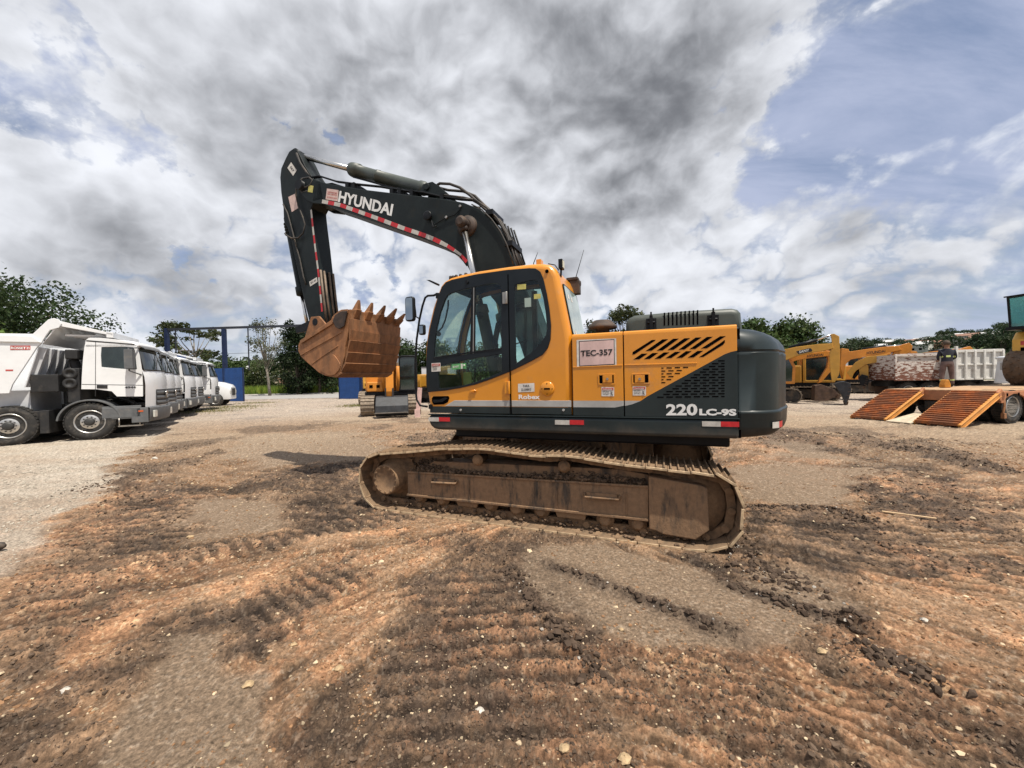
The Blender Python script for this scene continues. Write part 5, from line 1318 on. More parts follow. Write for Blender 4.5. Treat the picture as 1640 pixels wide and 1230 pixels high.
def leaves(centers, radii, n, size, col, rg, flat=.75, shell=.55):
    centers = np.array(centers); radii = np.array(radii); w = radii**2; w = w/w.sum()
    idx = rg.choice(len(centers), n, p=w)
    d = rg.normal(size=(n, 3)); d /= np.linalg.norm(d, axis=1)[:, None]
    rr = radii[idx]*(shell+(1-shell)*rg.random(n)**.6)*(1+.18*rg.normal(size=n))
    p = centers[idx]+d*rr[:, None]*np.array([1, 1, flat])
    a = rg.normal(size=(n, 3)); a /= np.linalg.norm(a, axis=1)[:, None]
    b = np.cross(a, d+.4*rg.normal(size=(n, 3))); b /= np.linalg.norm(b, axis=1)[:, None]+1e-9
    s = size*(.5+rg.random(n))[:, None]
    V = np.stack([p-a*s*.5, p+b*s*.32, p+a*s*.5, p-b*s*.32], 1).reshape(-1, 3)
    F = np.arange(4*n).reshape(-1, 4)
    tone = (.65+.5*rg.random(len(centers)))[idx]*(.7+.6*rg.random(n))
    c = np.array(col)[None, :]*tone[:, None]; c[:, 0] *= .85+.35*rg.random(n)
    return V, F, np.repeat(c, 4, 0)
def tree(name, label, loc, h, r, col, seed, clumps=22, n=5000, size=.3, crown_base=.35, trunk=.18, flat=.7, shell=.5, cat='tree', group=None, bark=None, spread=1.0, cr=.34, tall=1.0):
    rg = np.random.default_rng(seed); t = thing(name, label, cat, loc, 0, group)
    cs, rs = [], []
    for k in range(clumps):
        zz = crown_base*h+(h*(1-crown_base))*rg.random()**.8*.92
        f = (zz-crown_base*h)/(h*(1-crown_base)); rad = r*spread*math.sqrt(max(0, 1-(abs(f-.45)/.62)**2.0))*tall
        a = rg.random()*6.28; q = rad*math.sqrt(rg.random())
        cs.append((q*math.cos(a), q*math.sin(a), zz)); rs.append(r*cr*(.6+.7*rg.random()))
    V, F, c = leaves(cs, rs, n, size, col, rg, flat, shell)
    attr_mesh('crown', V, F, c, LEAF, t)
    tb = MB(); lean = rg.normal()*.04*h
    tb.tube([(0, 0, -.3), (lean*.2, 0, h*.2), (lean*.6, lean*.2, h*.5), (lean, 0, h*.85)], [trunk*1.3, trunk, trunk*.7, trunk*.2], 8)
    for k in range(min(clumps, 14)):
        c_ = Vector(cs[k]); s = Vector((lean*.4, 0, h*(crown_base*.7+.25*rg.random()))); m_ = s.lerp(c_, .5)+Vector((0, 0, -.03*h)); tb.tube([s, m_, c_], [trunk*.45, trunk*.3, trunk*.1], 5)
    tb.build('trunk', bark or BARK, t)
    return t
def gl(px_, D): return ((px_-820)/FPX*D, D)
DKG = (.030, .052, .016); MDG = (.050, .085, .022); YLG = (.11, .17, .035); OLV = (.062, .078, .030)
x, y = gl(-30, 30); tree('broadleaf_tree', 'large dark spreading tree behind the white tipper body at the left', (x-1.5, y, 0), 11.0, 7.2, DKG, 1, 46, 26000, .24, .28, .35, .7, .42)
x, y = gl(-25, 25); tree('broadleaf_tree', 'bright yellow-green tree in front of the large dark one', (x, y, 0), 6.6, 2.8, YLG, 2, 18, 8000, .2, .35, .15)
x, y = gl(312, 46); tree('umbrella_tree', 'flat-topped open tree seen under the gantry beam beside the first post', (x, y, 0), 9.1, 3.5, OLV, 3, 26, 2600, .32, .55, .16, .45, .3, bark=PBARK, cr=.26)
x, y = gl(432, 52); tree('tall_thin_tree', 'tall pale half-bare tree with a straight dark trunk in the grass', (x, y, 0), 10.4, 2.1, (.11, .12, .07), 4, 26, 1800, .22, .36, .16, .9, .2, bark=PBARK, cr=.4)
x, y = gl(478, 55); tree('dark_conical_tree', 'dark dense upright tree right of the pale thin one', (x, y, 0), 10.6, 2.4, (.020, .036, .013), 5, 34, 8000, .3, .10, .2, .9, cr=.42)
x, y = gl(512, 56); tree('broadleaf_tree', 'dark tree just left of the raised bucket', (x, y, 0), 8.2, 2.8, (.024, .04, .015), 6, 26, 6000, .32, .12, .2, .9, cr=.4)
for k, (px_, D, h_, r_, c_) in enumerate(((545, 58, 6.5, 3, DKG), (585, 60, 7, 3.2, DKG), (625, 58, 7.2, 3.0, DKG), (660, 52, 7.0, 3.0, DKG), (690, 54, 6.6, 2.8, MDG), (725, 50, 6.4, 3.0, MDG), (765, 52, 6.8, 3, OLV))):
    x, y = gl(px_, D); tree('broadleaf_tree', ['green tree hidden mostly behind the bucket, left part', 'green tree behind the middle of the bucket', 'green tree behind the right edge of the bucket', 'dark rounded tree between bucket and cab', 'bushy tree seen behind the cab front', 'bushy tree seen through the upper door window', 'olive tree seen through the door window'][k], (x, y, 0), h_, r_, c_, 20+k, 22, 4200, .32, .12, .2, .85, cr=.42, group='trees along the far side of the road')
for k, (px_, D, h_, r_, c_, nn) in enumerate(((958, 44, 8.7, 1.9, (.06, .075, .035), 1700), (1008, 42, 9.1, 2.3, OLV, 3600), (1062, 44, 7.4, 1.9, OLV, 2400), (1100, 46, 6.6, 2.2, MDG, 2500), (1215, 34, 6.4, 2.6, MDG, 5500), (1262, 36, 6.9, 2.9, (.055, .09, .03), 6500), (1200, 31, 4.2, 1.8, YLG, 2600))):
    x, y = gl(px_, D); tree('broadleaf_tree', ['sparse pale tree just right of the cab', 'tree standing behind the air pre-cleaner', 'low tree behind the engine hood', 'tree hidden behind the middle of the engine hood', 'green tree right above the counterweight', 'widest green tree between counterweight and yellow booms', 'small yellow-green tree behind the counterweight top'][k], (x, y, 0), h_, r_, c_, 40+k, 24, nn, .28, .40 if k < 4 else .2, .15, .8, .35, cr=.36, group='trees behind the excavator')
# bushes and far vegetation beyond the road
for k in range(16):
    rg = random.Random(100+k); px_ = 262+k*19+rg.uniform(-6, 6); D = rg.uniform(62, 78); x, y = gl(px_, D); h_ = rg.uniform(3.6, 6.6)
    tree('bush', 'green bush in the belt beyond the road, %s' % ('left of the blue panel' if px_ < 345 else ('behind the blue panel' if px_ < 395 else 'between blue panel and bucket')), (x, y, -.3), h_, h_*.6, random.Random(k).choice((DKG, MDG, MDG, OLV)), 200+k, 12, 1800, .38, .05, .1, .8, cr=.45, cat='bush', group='bushes beyond the road')
# ---- far hillside: individual trees sharing a few meshes, houses with roofs
protos = []
for k in range(4):
    t = tree('hillside_tree', 'dark green tree standing among the others on the distant hillside', (0, 0, 0), 9+k*1.3, 4.2+.5*k, [(.026, .045, .020), (.04, .06, .025), (.05, .068, .032), (.028, .05, .022)][k], 300+k, 14, 900, 1.0, .12, .3, .75, group='trees on the distant hillside', cr=.5); protos.append(t)
rgh = np.random.default_rng(9); first = [True]*4
def hz_(x, y): return float(hill_h(np.array([x]), np.array([y]))[0])
hn = 0
for k in range(250):
    if k < 165: a = R(rgh.uniform(32, 55)); rr = rgh.uniform(330, 610) if k % 5 else rgh.uniform(230, 320)
    else: a = R(rgh.uniform(-45, -5)); rr = rgh.uniform(110, 520)
    x, y = rr*math.sin(a), rr*math.cos(a); j = k % 4
    if first[j]: o = protos[j]; first[j] = False
    else: o = copy_tree(protos[j])
    o.location = (x, y, hz_(x, y)-.5); s = rgh.uniform(.45, .95)*(1 if k < 165 else .8); o.scale = (s, s, s*rgh.uniform(.8, 1.1)); o.rotation_euler.z = rgh.uniform(0, 6.28)
    if k >= 165: o['label'] = 'dark green tree among those on the distant slope left of the excavator'; o['group'] = 'trees on the left distant slope'
WALLM = [P('house_wall_white', (.50, .48, .44), .85, 0, .1, 1), P('house_wall_cream', (.44, .36, .27), .85, 0, .1, 1), P('house_wall_brick', (.30, .16, .10), .9, 0, .15, 1)]
ROOFM = [P('roof_tile', (.24, .13, .09), .85, 0, .2, 1), P('roof_sheet', (.50, .50, .49), .5, 0, .1, 1), P('roof_red', (.38, .06, .05), .7, 0, .1, 1)]
def house(x, y, w_, d_, h_, rz, wm, rm, label, group):
    t = thing('house', label, 'house', (x, y, hz_(x, y)-.6), rz, group); b = MB(); b.box(-w_/2, w_/2, -d_/2, d_/2, 0, h_+.6); b.build('wall', wm, t)
    r_ = MB(); e = .5; r_.prism([(-d_/2-e, h_+.5), (0, h_+.6+d_*.22), (d_/2+e, h_+.5), (d_/2+e, h_+.62), (0, h_+.75+d_*.22), (-d_/2-e, h_+.62)], -w_/2-e, w_/2+e, M=Matrix.Rotation(R(90), 4, 'Z')); r_.build('roof', rm, t)
    for k in range(int(w_//3)):
        wi = MB(); xx = -w_/2+1.5+k*3; wi.box(xx-.6, xx+.6, -d_/2-.04, -d_/2+.02, 1.6, 2.8); wi.build('window', MBLACK, t)
    return t
HP = [(1352, 420), (1368, 300), (1385, 380), (1398, 250), (1412, 330), (1425, 430), (1440, 230), (1455, 300), (1462, 420), (1478, 350), (1490, 240), (1503, 400), (1512, 450), (1522, 330), (1535, 420), (1548, 260), (1562, 360), (1580, 300), (1598, 420), (1375, 210), (1420, 190), (1470, 200), (1570, 230), (1345, 260)]
for k, (px_, rr) in enumerate(HP):
    rr = 215+rr*.5; u = (px_-820)/FPX; a = math.atan(u); x, y = rr*math.sin(a), rr*math.cos(a); rg = random.Random(k)
    big = px_ in (1512, 1522); wm = WALLM[1] if big else rg.choice(WALLM); rm = ROOFM[2] if px_ == 1462 else rg.choice((ROOFM[0], ROOFM[1], ROOFM[1]))
    col_ = {'house_wall_white': 'white', 'house_wall_cream': 'cream', 'house_wall_brick': 'brick'}[wm.name]; rc_ = {'roof_tile': 'brown tiled', 'roof_sheet': 'pale sheet', 'roof_red': 'red'}[rm.name]
    house(x, y, rg.uniform(7, 12)*(1.3 if big else 1), rg.uniform(6, 9), rg.uniform(3, 5.5), -a+rg.uniform(-.5, .5), wm, rm, '%s house with %s roof on the hillside above the %s' % (col_, rc_, 'yellow booms' if px_ < 1430 else ('rusty dump body' if px_ < 1505 else ('white dump body' if px_ < 1600 else 'trailer machine'))), 'houses on the right hillside')
for k, (px_, rr) in enumerate(((402, 190), (415, 230), (421, 150), (408, 130), (340, 220), (455, 240), (385, 170), (300, 260), (655, 300), (520, 280))):
    u = (px_-820)/FPX; a = math.atan(u); x, y = rr*math.sin(a), rr*math.cos(a); rg = random.Random(50+k); wm = WALLM[k % 2]; rm = ROOFM[k % 2]
    house(x, y, rg.uniform(8, 13), 8, rg.uniform(3, 6), -a+rg.uniform(-.4, .4), wm, rm, '%s house with %s roof among trees on the left slope' % (('white', 'cream')[k % 2], ('brown tiled', 'pale sheet')[k % 2]), 'houses on the left slope')
# ---- road, kerb, grass
ASPH = P('worn_asphalt', (.30, .29, .275), .9, 0, .08, 1.2, bump=.2, bscale=30); CONC = P('kerb_concrete', (.55, .52, .46), .85, 0, .1, 2)
m = MB(); m.add([(-90, 43.5, .012), (-8, 40.5, .012), (-8, 55, .012), (-90, 57.5, .012)], [(0, 1, 2, 3)]); o = m.build('road', ASPH); tag(o, kind='structure')
m = MB(); M4 = Matrix.Rotation(math.atan2(-2.5, 82), 4, 'Z'); m.box(-90.2, -4, -.15, .15, -.1, .16, M=Matrix.Translation((0, 54.75, 0)) @ M4); o = m.build('road_kerb', CONC, bevel=.02); tag(o, kind='structure')
def grass(name, n, fx, h0, h1, wd, col, seed, zoff=0):
    rg = np.random.default_rng(seed); P0 = fx(rg, n); h = (h0+(h1-h0)*rg.random(n))[:, None]; a = rg.random(n)*6.28; d = np.stack([np.cos(a), np.sin(a), a*0], 1)
    tip = P0+np.stack([rg.normal(size=n)*.25, rg.normal(size=n)*.25, np.ones(n)], 1)*h
    w_ = wd*(.6+.8*rg.random(n))[:, None]; mid = (P0+tip)/2+np.stack([rg.normal(size=n)*.03]*3, 1)
    V = np.stack([P0-d*w_, P0+d*w_, tip], 1).reshape(-1, 3); F = np.arange(3*n).reshape(-1, 3)
    c = np.array(col)[None, :]*(.6+.8*rg.random(n))[:, None]; c[:, 0] *= .7+.7*rg.random(n)
    o = attr_mesh(name, V, F, np.repeat(c, 3, 0), LEAF); return tag(o, kind='stuff')
def strip_fx(rg, n):
    x = rg.uniform(-62, -4, n); y = 55.4+2.5*(-x-8)/82+rg.random(n)**1.3*9; g = vnoise(x*.35, y*.35); return np.stack([x, y, np.zeros(n)-.05], 1)
tag(grass('tall_grass', 26000, strip_fx, .5, 1.6, .05, (.17, .25, .04), 3), 'tall bright green grass on the verge beyond the road', 'grass')
def tuft_fx(rg, n):
    c = [(G(355, 655).x, G(355, 655).y, 2.2), (G(372, 652).x, G(372, 652).y, 1.6), (G(330, 660).x, G(330, 660).y, 1.5), (G(575, 650).x, G(575, 650).y, 1.2), (G(410, 646).x, G(410, 646).y, 1.5)]
    k = rg.integers(0, len(c), n); c = np.array(c)[k]; return np.stack([c[:, 0]+rg.normal(size=n)*c[:, 2]*.6, c[:, 1]+rg.normal(size=n)*c[:, 2]*.5, np.zeros(n)-.01], 1)
tag(grass('sparse_grass', 5000, tuft_fx, .04, .16, .012, (.20, .20, .08), 4), 'thin dry grass growing on the gravel in front of the trucks', 'grass')
# ---- blue panels and gantry
BLUE = P('blue_sheet', (.010, .055, .20), .45, 0, .08, 2, dirt=.15, dcol=(.2, .2, .2)); BLUED = P('blue_beam', (.007, .017, .06), .5, 0, .1, 2); DBEAM = P('dark_beam', (.02, .024, .035), .6, 0, .1)
def panel(label, ax, ay, bx, by, h_):
    L_ = math.hypot(bx-ax, by-ay); t = thing('sheet_metal_panel', label, 'fence panel', (ax, ay, 0), math.atan2(by-ay, bx-ax)); prof = []
    n = int(L_/.13)
    for k in range(n*2+1):
        x0 = L_*k/(n*2); prof.append((x0, 0 if k % 2 else .045))
    m = MB(); 
    pts_ = []
    for k, (x0, yy) in enumerate(prof): pts_ += [(x0, yy), (min(x0+L_/(n*4)*.9, L_), yy)]
    V = [(a, b, .02) for a, b in pts_]+[(a, b, h_) for a, b in pts_]; q = len(pts_)
    m.add(V, [(i, i+1, i+1+q, i+q) for i in range(q-1)]); m.build('corrugated_sheet', BLUE, t, fix=False)
    m = MB(); m.box(0, L_, .05, .12, h_-.08, h_+.02); m.box(0, L_, .05, .12, .3, .4); m.box(-.06, .02, .0, .12, -.1, h_+.03); m.box(L_-.02, L_+.06, 0, .12, -.1, h_+.03); m.build('frame', BLUED, t)
    return t
panel('tall blue corrugated metal panel right of the row of trucks', -29.9, 38.2, -25.9, 37.0, 3.25)
panel('blue corrugated metal panel below the raised bucket', -17.1, 38.0, -14.5, 37.2, 3.2)
g_ = thing('gantry', 'blue steel gantry frame with long dark beam over the yard entrance', 'gantry', (-34.1, 38.2, 0), math.atan2(-1.0, 17))
m = MB(); m.box(-.15, .15, -.15, .15, -.1, 7.35); m.build('post', BLUED, g_)
m = MB(); m.box(5.78, 6.10, -.15, .15, -.1, 7.1); m.build('post', BLUED, g_)
m = MB(); m.box(19.7, 20.0, -.15, .15, -.1, 7.1); m.build('post', BLUED, g_)
m = MB(); m.box(.16, 20.0, -.10, .10, 7.12, 7.33); m.build('beam', DBEAM, g_)
for xx in (.9, 8.4): 
    m = MB(); m.box(xx-.04, xx+.04, -.04, .04, 3, 7.1); m.build('thin_rod', DBEAM, g_)
m = MB(); m.tube([(-60, 40, 4.9), (-40, 39, 4.7), (-28, 38.5, 4.75), (-12, 39, 4.9), (10, 40, 5)], .02, 4); o = m.build('overhead_cable', DBEAM); tag(o, 'thin overhead cable strung behind the gantry', 'cable')
# ---- loose stones and crumbs on the yard
def ico_scatter(P0, size, cols, rg, flat=.65):
    ph = (1+5**.5)/2
    B = np.array([(-1, ph, 0), (1, ph, 0), (-1, -ph, 0), (1, -ph, 0), (0, -1, ph), (0, 1, ph), (0, -1, -ph), (0, 1, -ph), (ph, 0, -1), (ph, 0, 1), (-ph, 0, -1), (-ph, 0, 1)])/1.9
    Fb = np.array([(0, 11, 5), (0, 5, 1), (0, 1, 7), (0, 7, 10), (0, 10, 11), (1, 5, 9), (5, 11, 4), (11, 10, 2), (10, 7, 6), (7, 1, 8), (3, 9, 4), (3, 4, 2), (3, 2, 6), (3, 6, 8), (3, 8, 9), (4, 9, 5), (2, 4, 11), (6, 2, 10), (8, 6, 7), (9, 8, 1)])
    n = len(P0); V = B[None]*(.6+.75*rg.random((n, 12, 1)))
    st = np.stack([.7+.8*rg.random(n), .7+.6*rg.random(n), flat*(.6+.7*rg.random(n))], 1); V = V*st[:, None, :]*size[:, None, None]
    a = rg.random(n)*6.28; c, s = np.cos(a)[:, None], np.sin(a)[:, None]
    X = V[:, :, 0]*c-V[:, :, 1]*s; Y = V[:, :, 0]*s+V[:, :, 1]*c; V = np.stack([X, Y, V[:, :, 2]], 2)+P0[:, None, :]
    F = Fb[None]+(np.arange(n)*12)[:, None, None]
    return V.reshape(-1, 3), F.reshape(-1, 3), np.repeat(cols, 12, 0)
rg = np.random.default_rng(77)
def in_poly_pts(n, rmin, rmax, amin=-57, amax=57, p=1.0):
    r = rmin+(rmax-rmin)*rg.random(n)**p; a = np.radians(rg.uniform(amin, amax, n)); return r*np.sin(a), r*np.cos(a)
X1, Y1 = in_poly_pts(120000, 1.3, 14, p=1.5)
z_, mud_, smo_, pal_, s1_, s2_ = ground_fields(X1, Y1, True)
du = (X1-EX.o.x)*EX.u.x+(Y1-EX.o.y)*EX.u.y; dn = (X1-EX.o.x)*EX.n.x+(Y1-EX.o.y)*EX.n.y
under = (np.abs(du+.26) < 2.35) & (np.abs(np.abs(dn)-1.195) < .36)
cl = fbm(X1, Y1, 3.0, 4, 401); keep = (rg.random(len(X1)) < np.clip(.14+.62*mud_+1.1*sstep(cl, .50, .64), 0, 1)*(1-.86*smo_)) & ~under
X1, Y1, z_, mud_, cl, pal_ = X1[keep], Y1[keep], z_[keep], mud_[keep], cl[keep], pal_[keep]; n = len(X1)
size = (.0032+.008*rg.random(n)**4)*(.8+.13*np.hypot(X1, Y1)); big = rg.random(n) < .006; size[big] *= 2.4
stone = (rg.random(n) < .15*(1-.6*mud_)) | big & (mud_ < .4)
cs = np.where(stone[:, None], np.array([[.42, .33, .22]]), np.where((mud_ > .35)[:, None], np.array([[.095, .066, .046]]), np.array([[.21, .118, .062]])))*(.6+.8*rg.random(n))[:, None]
cs = np.where((pal_ > .5)[:, None], np.array([[.38, .34, .28]])*(.6+.6*rg.random(n))[:, None], cs)
V, F, c = ico_scatter(np.stack([X1, Y1, z_+size*.12], 1), size, cs, rg); o = attr_mesh('loose_soil_crumbs', V, F, c, STONE); tag(o, 'loose crumbs of mud and small stones strewn over the yard', 'soil', kind='stuff')
# dark clods along the pushed-up ridges
Pts = []
for pl_, wd, nn in ((RIDGE[0], .05, 420), (RIDGE[1], .03, 160), (RIDGE[2], .10, 400), (RIDGE[3], .12, 300), (RIDGE[4], .04, 200), ([(1190, 860), (1230, 930), (1280, 930)], .15, 300), ([(130, 790), (170, 770)], .2, 100), ([(1180, 905), (1240, 915), (1300, 945)], .06, 220), ([(1370, 1040), (1440, 1060), (1500, 1100)], .05, 200)):
    gp_ = [G(a, b) for a, b in pl_]
    for _ in range(nn):
        i = rnd.randrange(len(gp_)-1); q = gp_[i].lerp(gp_[i+1], rnd.random()); Pts.append((q.x+rnd.gauss(0, wd), q.y+rnd.gauss(0, wd)))
Pa = np.array(Pts); z_ = ground_fields(Pa[:, 0], Pa[:, 1], True)[0]; n = len(Pa); size = .006+.020*rg.random(n)**2.6
cs = np.array([[.070, .048, .034]])*(.6+.8*rg.random(n))[:, None]; w_ = rg.random(n) < .10; cs[w_] = (.36, .33, .29); size[w_] *= .5
V, F, c = ico_scatter(np.stack([Pa[:, 0], Pa[:, 1], z_+size*.3], 1), size, cs, rg, .8); o = attr_mesh('mud_clods', V, F, c, STONE); tag(o, 'dark mud clods heaped along the ruts and ridges', 'soil', kind='stuff')
ROCK = P('pale_rock', (.42, .30, .17), .9, 0, .15, 20, bump=.5, bscale=60); ROCKW = P('white_rock', (.50, .46, .40), .9, 0, .15, 20); 
for k, (px_, py_, s, m_, lb) in enumerate(((398, 1098, .030, ROCK, 'flat ochre rock lying in the orange soil at lower left'), (543, 1072, .028, ROCK, 'ochre rock pair left of the cleat prints'), (470, 1033, .022, ROCK, 'small ochre rock on the brown prints'), (1316, 1046, .030, ROCK, 'flat ochre rock at the edge of the grey patch'), (1000, 1218, .030, ROCK, 'round ochre rock at the bottom edge'), (995, 1009, .018, ROCK, 'ochre rock on the grey smooth patch edge'), (768, 1140, .022, ROCKW, 'pale rock on the central cleat prints'), (1480, 998, .022, ROCKW, 'white rock on the right grey soil'), (1038, 1040, .018, ROCK, 'ochre rock below the smooth grey patch'), (1060, 1058, .012, ROCK, 'small round stone by the right prints'), (905, 1208, .026, ROCK, 'flat ochre rock near the bottom centre'), (248, 734, .06, ROCKW, 'flat pale disc of stone on the left grey ground'), (305, 862, .035, ROCK, 'orange-brown rock right of the dark prints'), (108, 1113, .030, ROCKW, 'white stone at the lower left'))):
    g = G(px_, py_); zz = ground_z(g.x, g.y); rb = MB(); rr_ = random.Random(k+9)
    secs = []
    for i in range(6):
        a = math.pi*i/5; secs.append([(s*math.sin(a)*math.cos(2*math.pi*j/9)*rr_.uniform(.75, 1.3), s*.8*math.sin(a)*math.sin(2*math.pi*j/9)*rr_.uniform(.75, 1.3), -s*.55*math.cos(a)*rr_.uniform(.8, 1.1)) for j in range(9)])
    rb.loft(secs, 0, True, False, False); o = rb.build('rock', m_, loc=(g.x, g.y, zz+s*.35)); tag(o, lb, 'rock')
g = G(-2, 882); m = MB(); m.tube([(g.x-.5, g.y-.03, .05), (g.x+.03, g.y, .05), (g.x+.06, g.y+.01, .045)], [.04, .04, .015], 10); o = m.build('black_pipe', RUBBER); tag(o, 'end of a black pipe or hose at the left edge', 'pipe')
g = G(1455, 830); m = MB(); m.box(-.22, .22, -.015, .015, 0, .012, M=Matrix.Rotation(R(-35), 4, 'Z')); o = m.build('wood_splinter', P('raw_wood', (.5, .35, .2), .8), loc=(g.x, g.y, ground_z(g.x, g.y)+.008)); tag(o, 'pale wood splinter in the right mud', 'wood')
# ================================================================== white trucks on the left
TWHITE = P('white_truck_paint', (.74, .75, .76), .3, 0, .03, 1.5, dirt=.12, dcol=(.35, .3, .24), dscale=2, coat=.5)
TGREY = P('grey_plastic', (.105, .11, .115), .6, 0, .08, 4, dirt=.4, dcol=(.22, .19, .16))
TBLACK = P('truck_chassis_black', (.012, .012, .013), .65, 0, .2, 5, dirt=.5, dcol=(.07, .06, .05))
BODYG = P('body_grey_white', (.50, .51, .53), .45, 0, .06, 2, dirt=.35, dcol=(.28, .26, .24))
TYRE = P('tyre_rubber', (.022, .021, .020), .85, 0, .15, 12, dirt=.55, dcol=(.11, .095, .08), dscale=5, bump=.4, bscale=40)
RIM = P('alloy_rim', (.55, .54, .52), .35, .85, .08, 8, dirt=.35, dcol=(.25, .22, .18))
HUB = P('hub_black', (.03, .03, .03), .6, 0, .1)
WGLASS = P('dark_window_glass', (.020, .030, .030), .05, 0, .2, 1.5, spec=.9)
LENS = P('lamp_lens', (.5, .5, .46), .12, 0, .05, spec=.8); AMB = P('amber_lens', (.55, .10, .02), .3)
TB = Fr(G(145, 705).x, G(145, 705).y, R(30))
zt = Zm(0, 480, 4.92)
def wheel(par, x, y, z, r, w_, side=-1, dish=True):
    wob = thing('wheel', None, None); 
    bpy.data.objects.remove(wob)
    m = MB(); m.lathe((x, y, z), (0, -side*-1, 0) if side > 0 else (0, -1, 0), [(-w_*.98, r*.62), (-w_, r*.8), (-w_*.93, r*.96), (-w_*.8, r), (-w_*.2, r), (-.03, r*.96), (0, r*.82), (-.01, r*.66), (-.03, r*.62)], 40)
    t = m.build('tyre', TYRE, par)
    tr_ = MB()
    for k in range(36):
        a = 2*math.pi*k/36; tr_.box(-.035, .035, -w_/2+.02, w_/2-.02, r-.012, r+.012, M=Matrix.Translation((x, y+(w_/2 if side < 0 else -w_/2), z)) @ Matrix.Rotation(a, 4, 'Y') @ Matrix.Rotation(.0, 4, 'Z'))
    tr_.build('tread', TYRE, t)
    s_ = side
    m = MB(); ax = (0, s_, 0)
    m.lathe((x, y, z), ax, [(-.035, r*.64), (-.01, r*.63), (0, r*.60), (-.03, r*.57), (-.06, r*.50), (-.02, r*.34), (-.01, r*.30), (-.01, r*.20)] if dish else [(-.03, r*.64), (0, r*.6), (-.13, r*.54), (-.15, r*.3), (-.15, r*.2)], 36)
    rm = m.build('rim', RIM, t)
    m = MB(); b0 = -.01 if dish else -.15
    m.lathe((x, y, z), ax, [(b0, r*.21), (b0+.05, r*.20), (b0+.07, r*.13), (b0+.075, 0)], 24); m.build('hub', HUB, t)
    m = MB()
    for k in range(10):
        a = 2*math.pi*k/10; c = Vector((x+r*.27*math.cos(a), y+s_*b0, z+r*.27*math.sin(a))); m.cyl(c, c+Vector((0, s_*.03, 0)), r*.03, n=8)
    for k in range(8):
        a = 2*math.pi*(k+.5)/8; c = Vector((x+r*.44*math.cos(a), y+s_*(b0-.022), z+r*.44*math.sin(a)))
        if dish: m.cyl(c, c+Vector((0, s_*.012, 0)), r*.045, n=8)
    m.build('wheel_nuts', HUB, t)
    return t
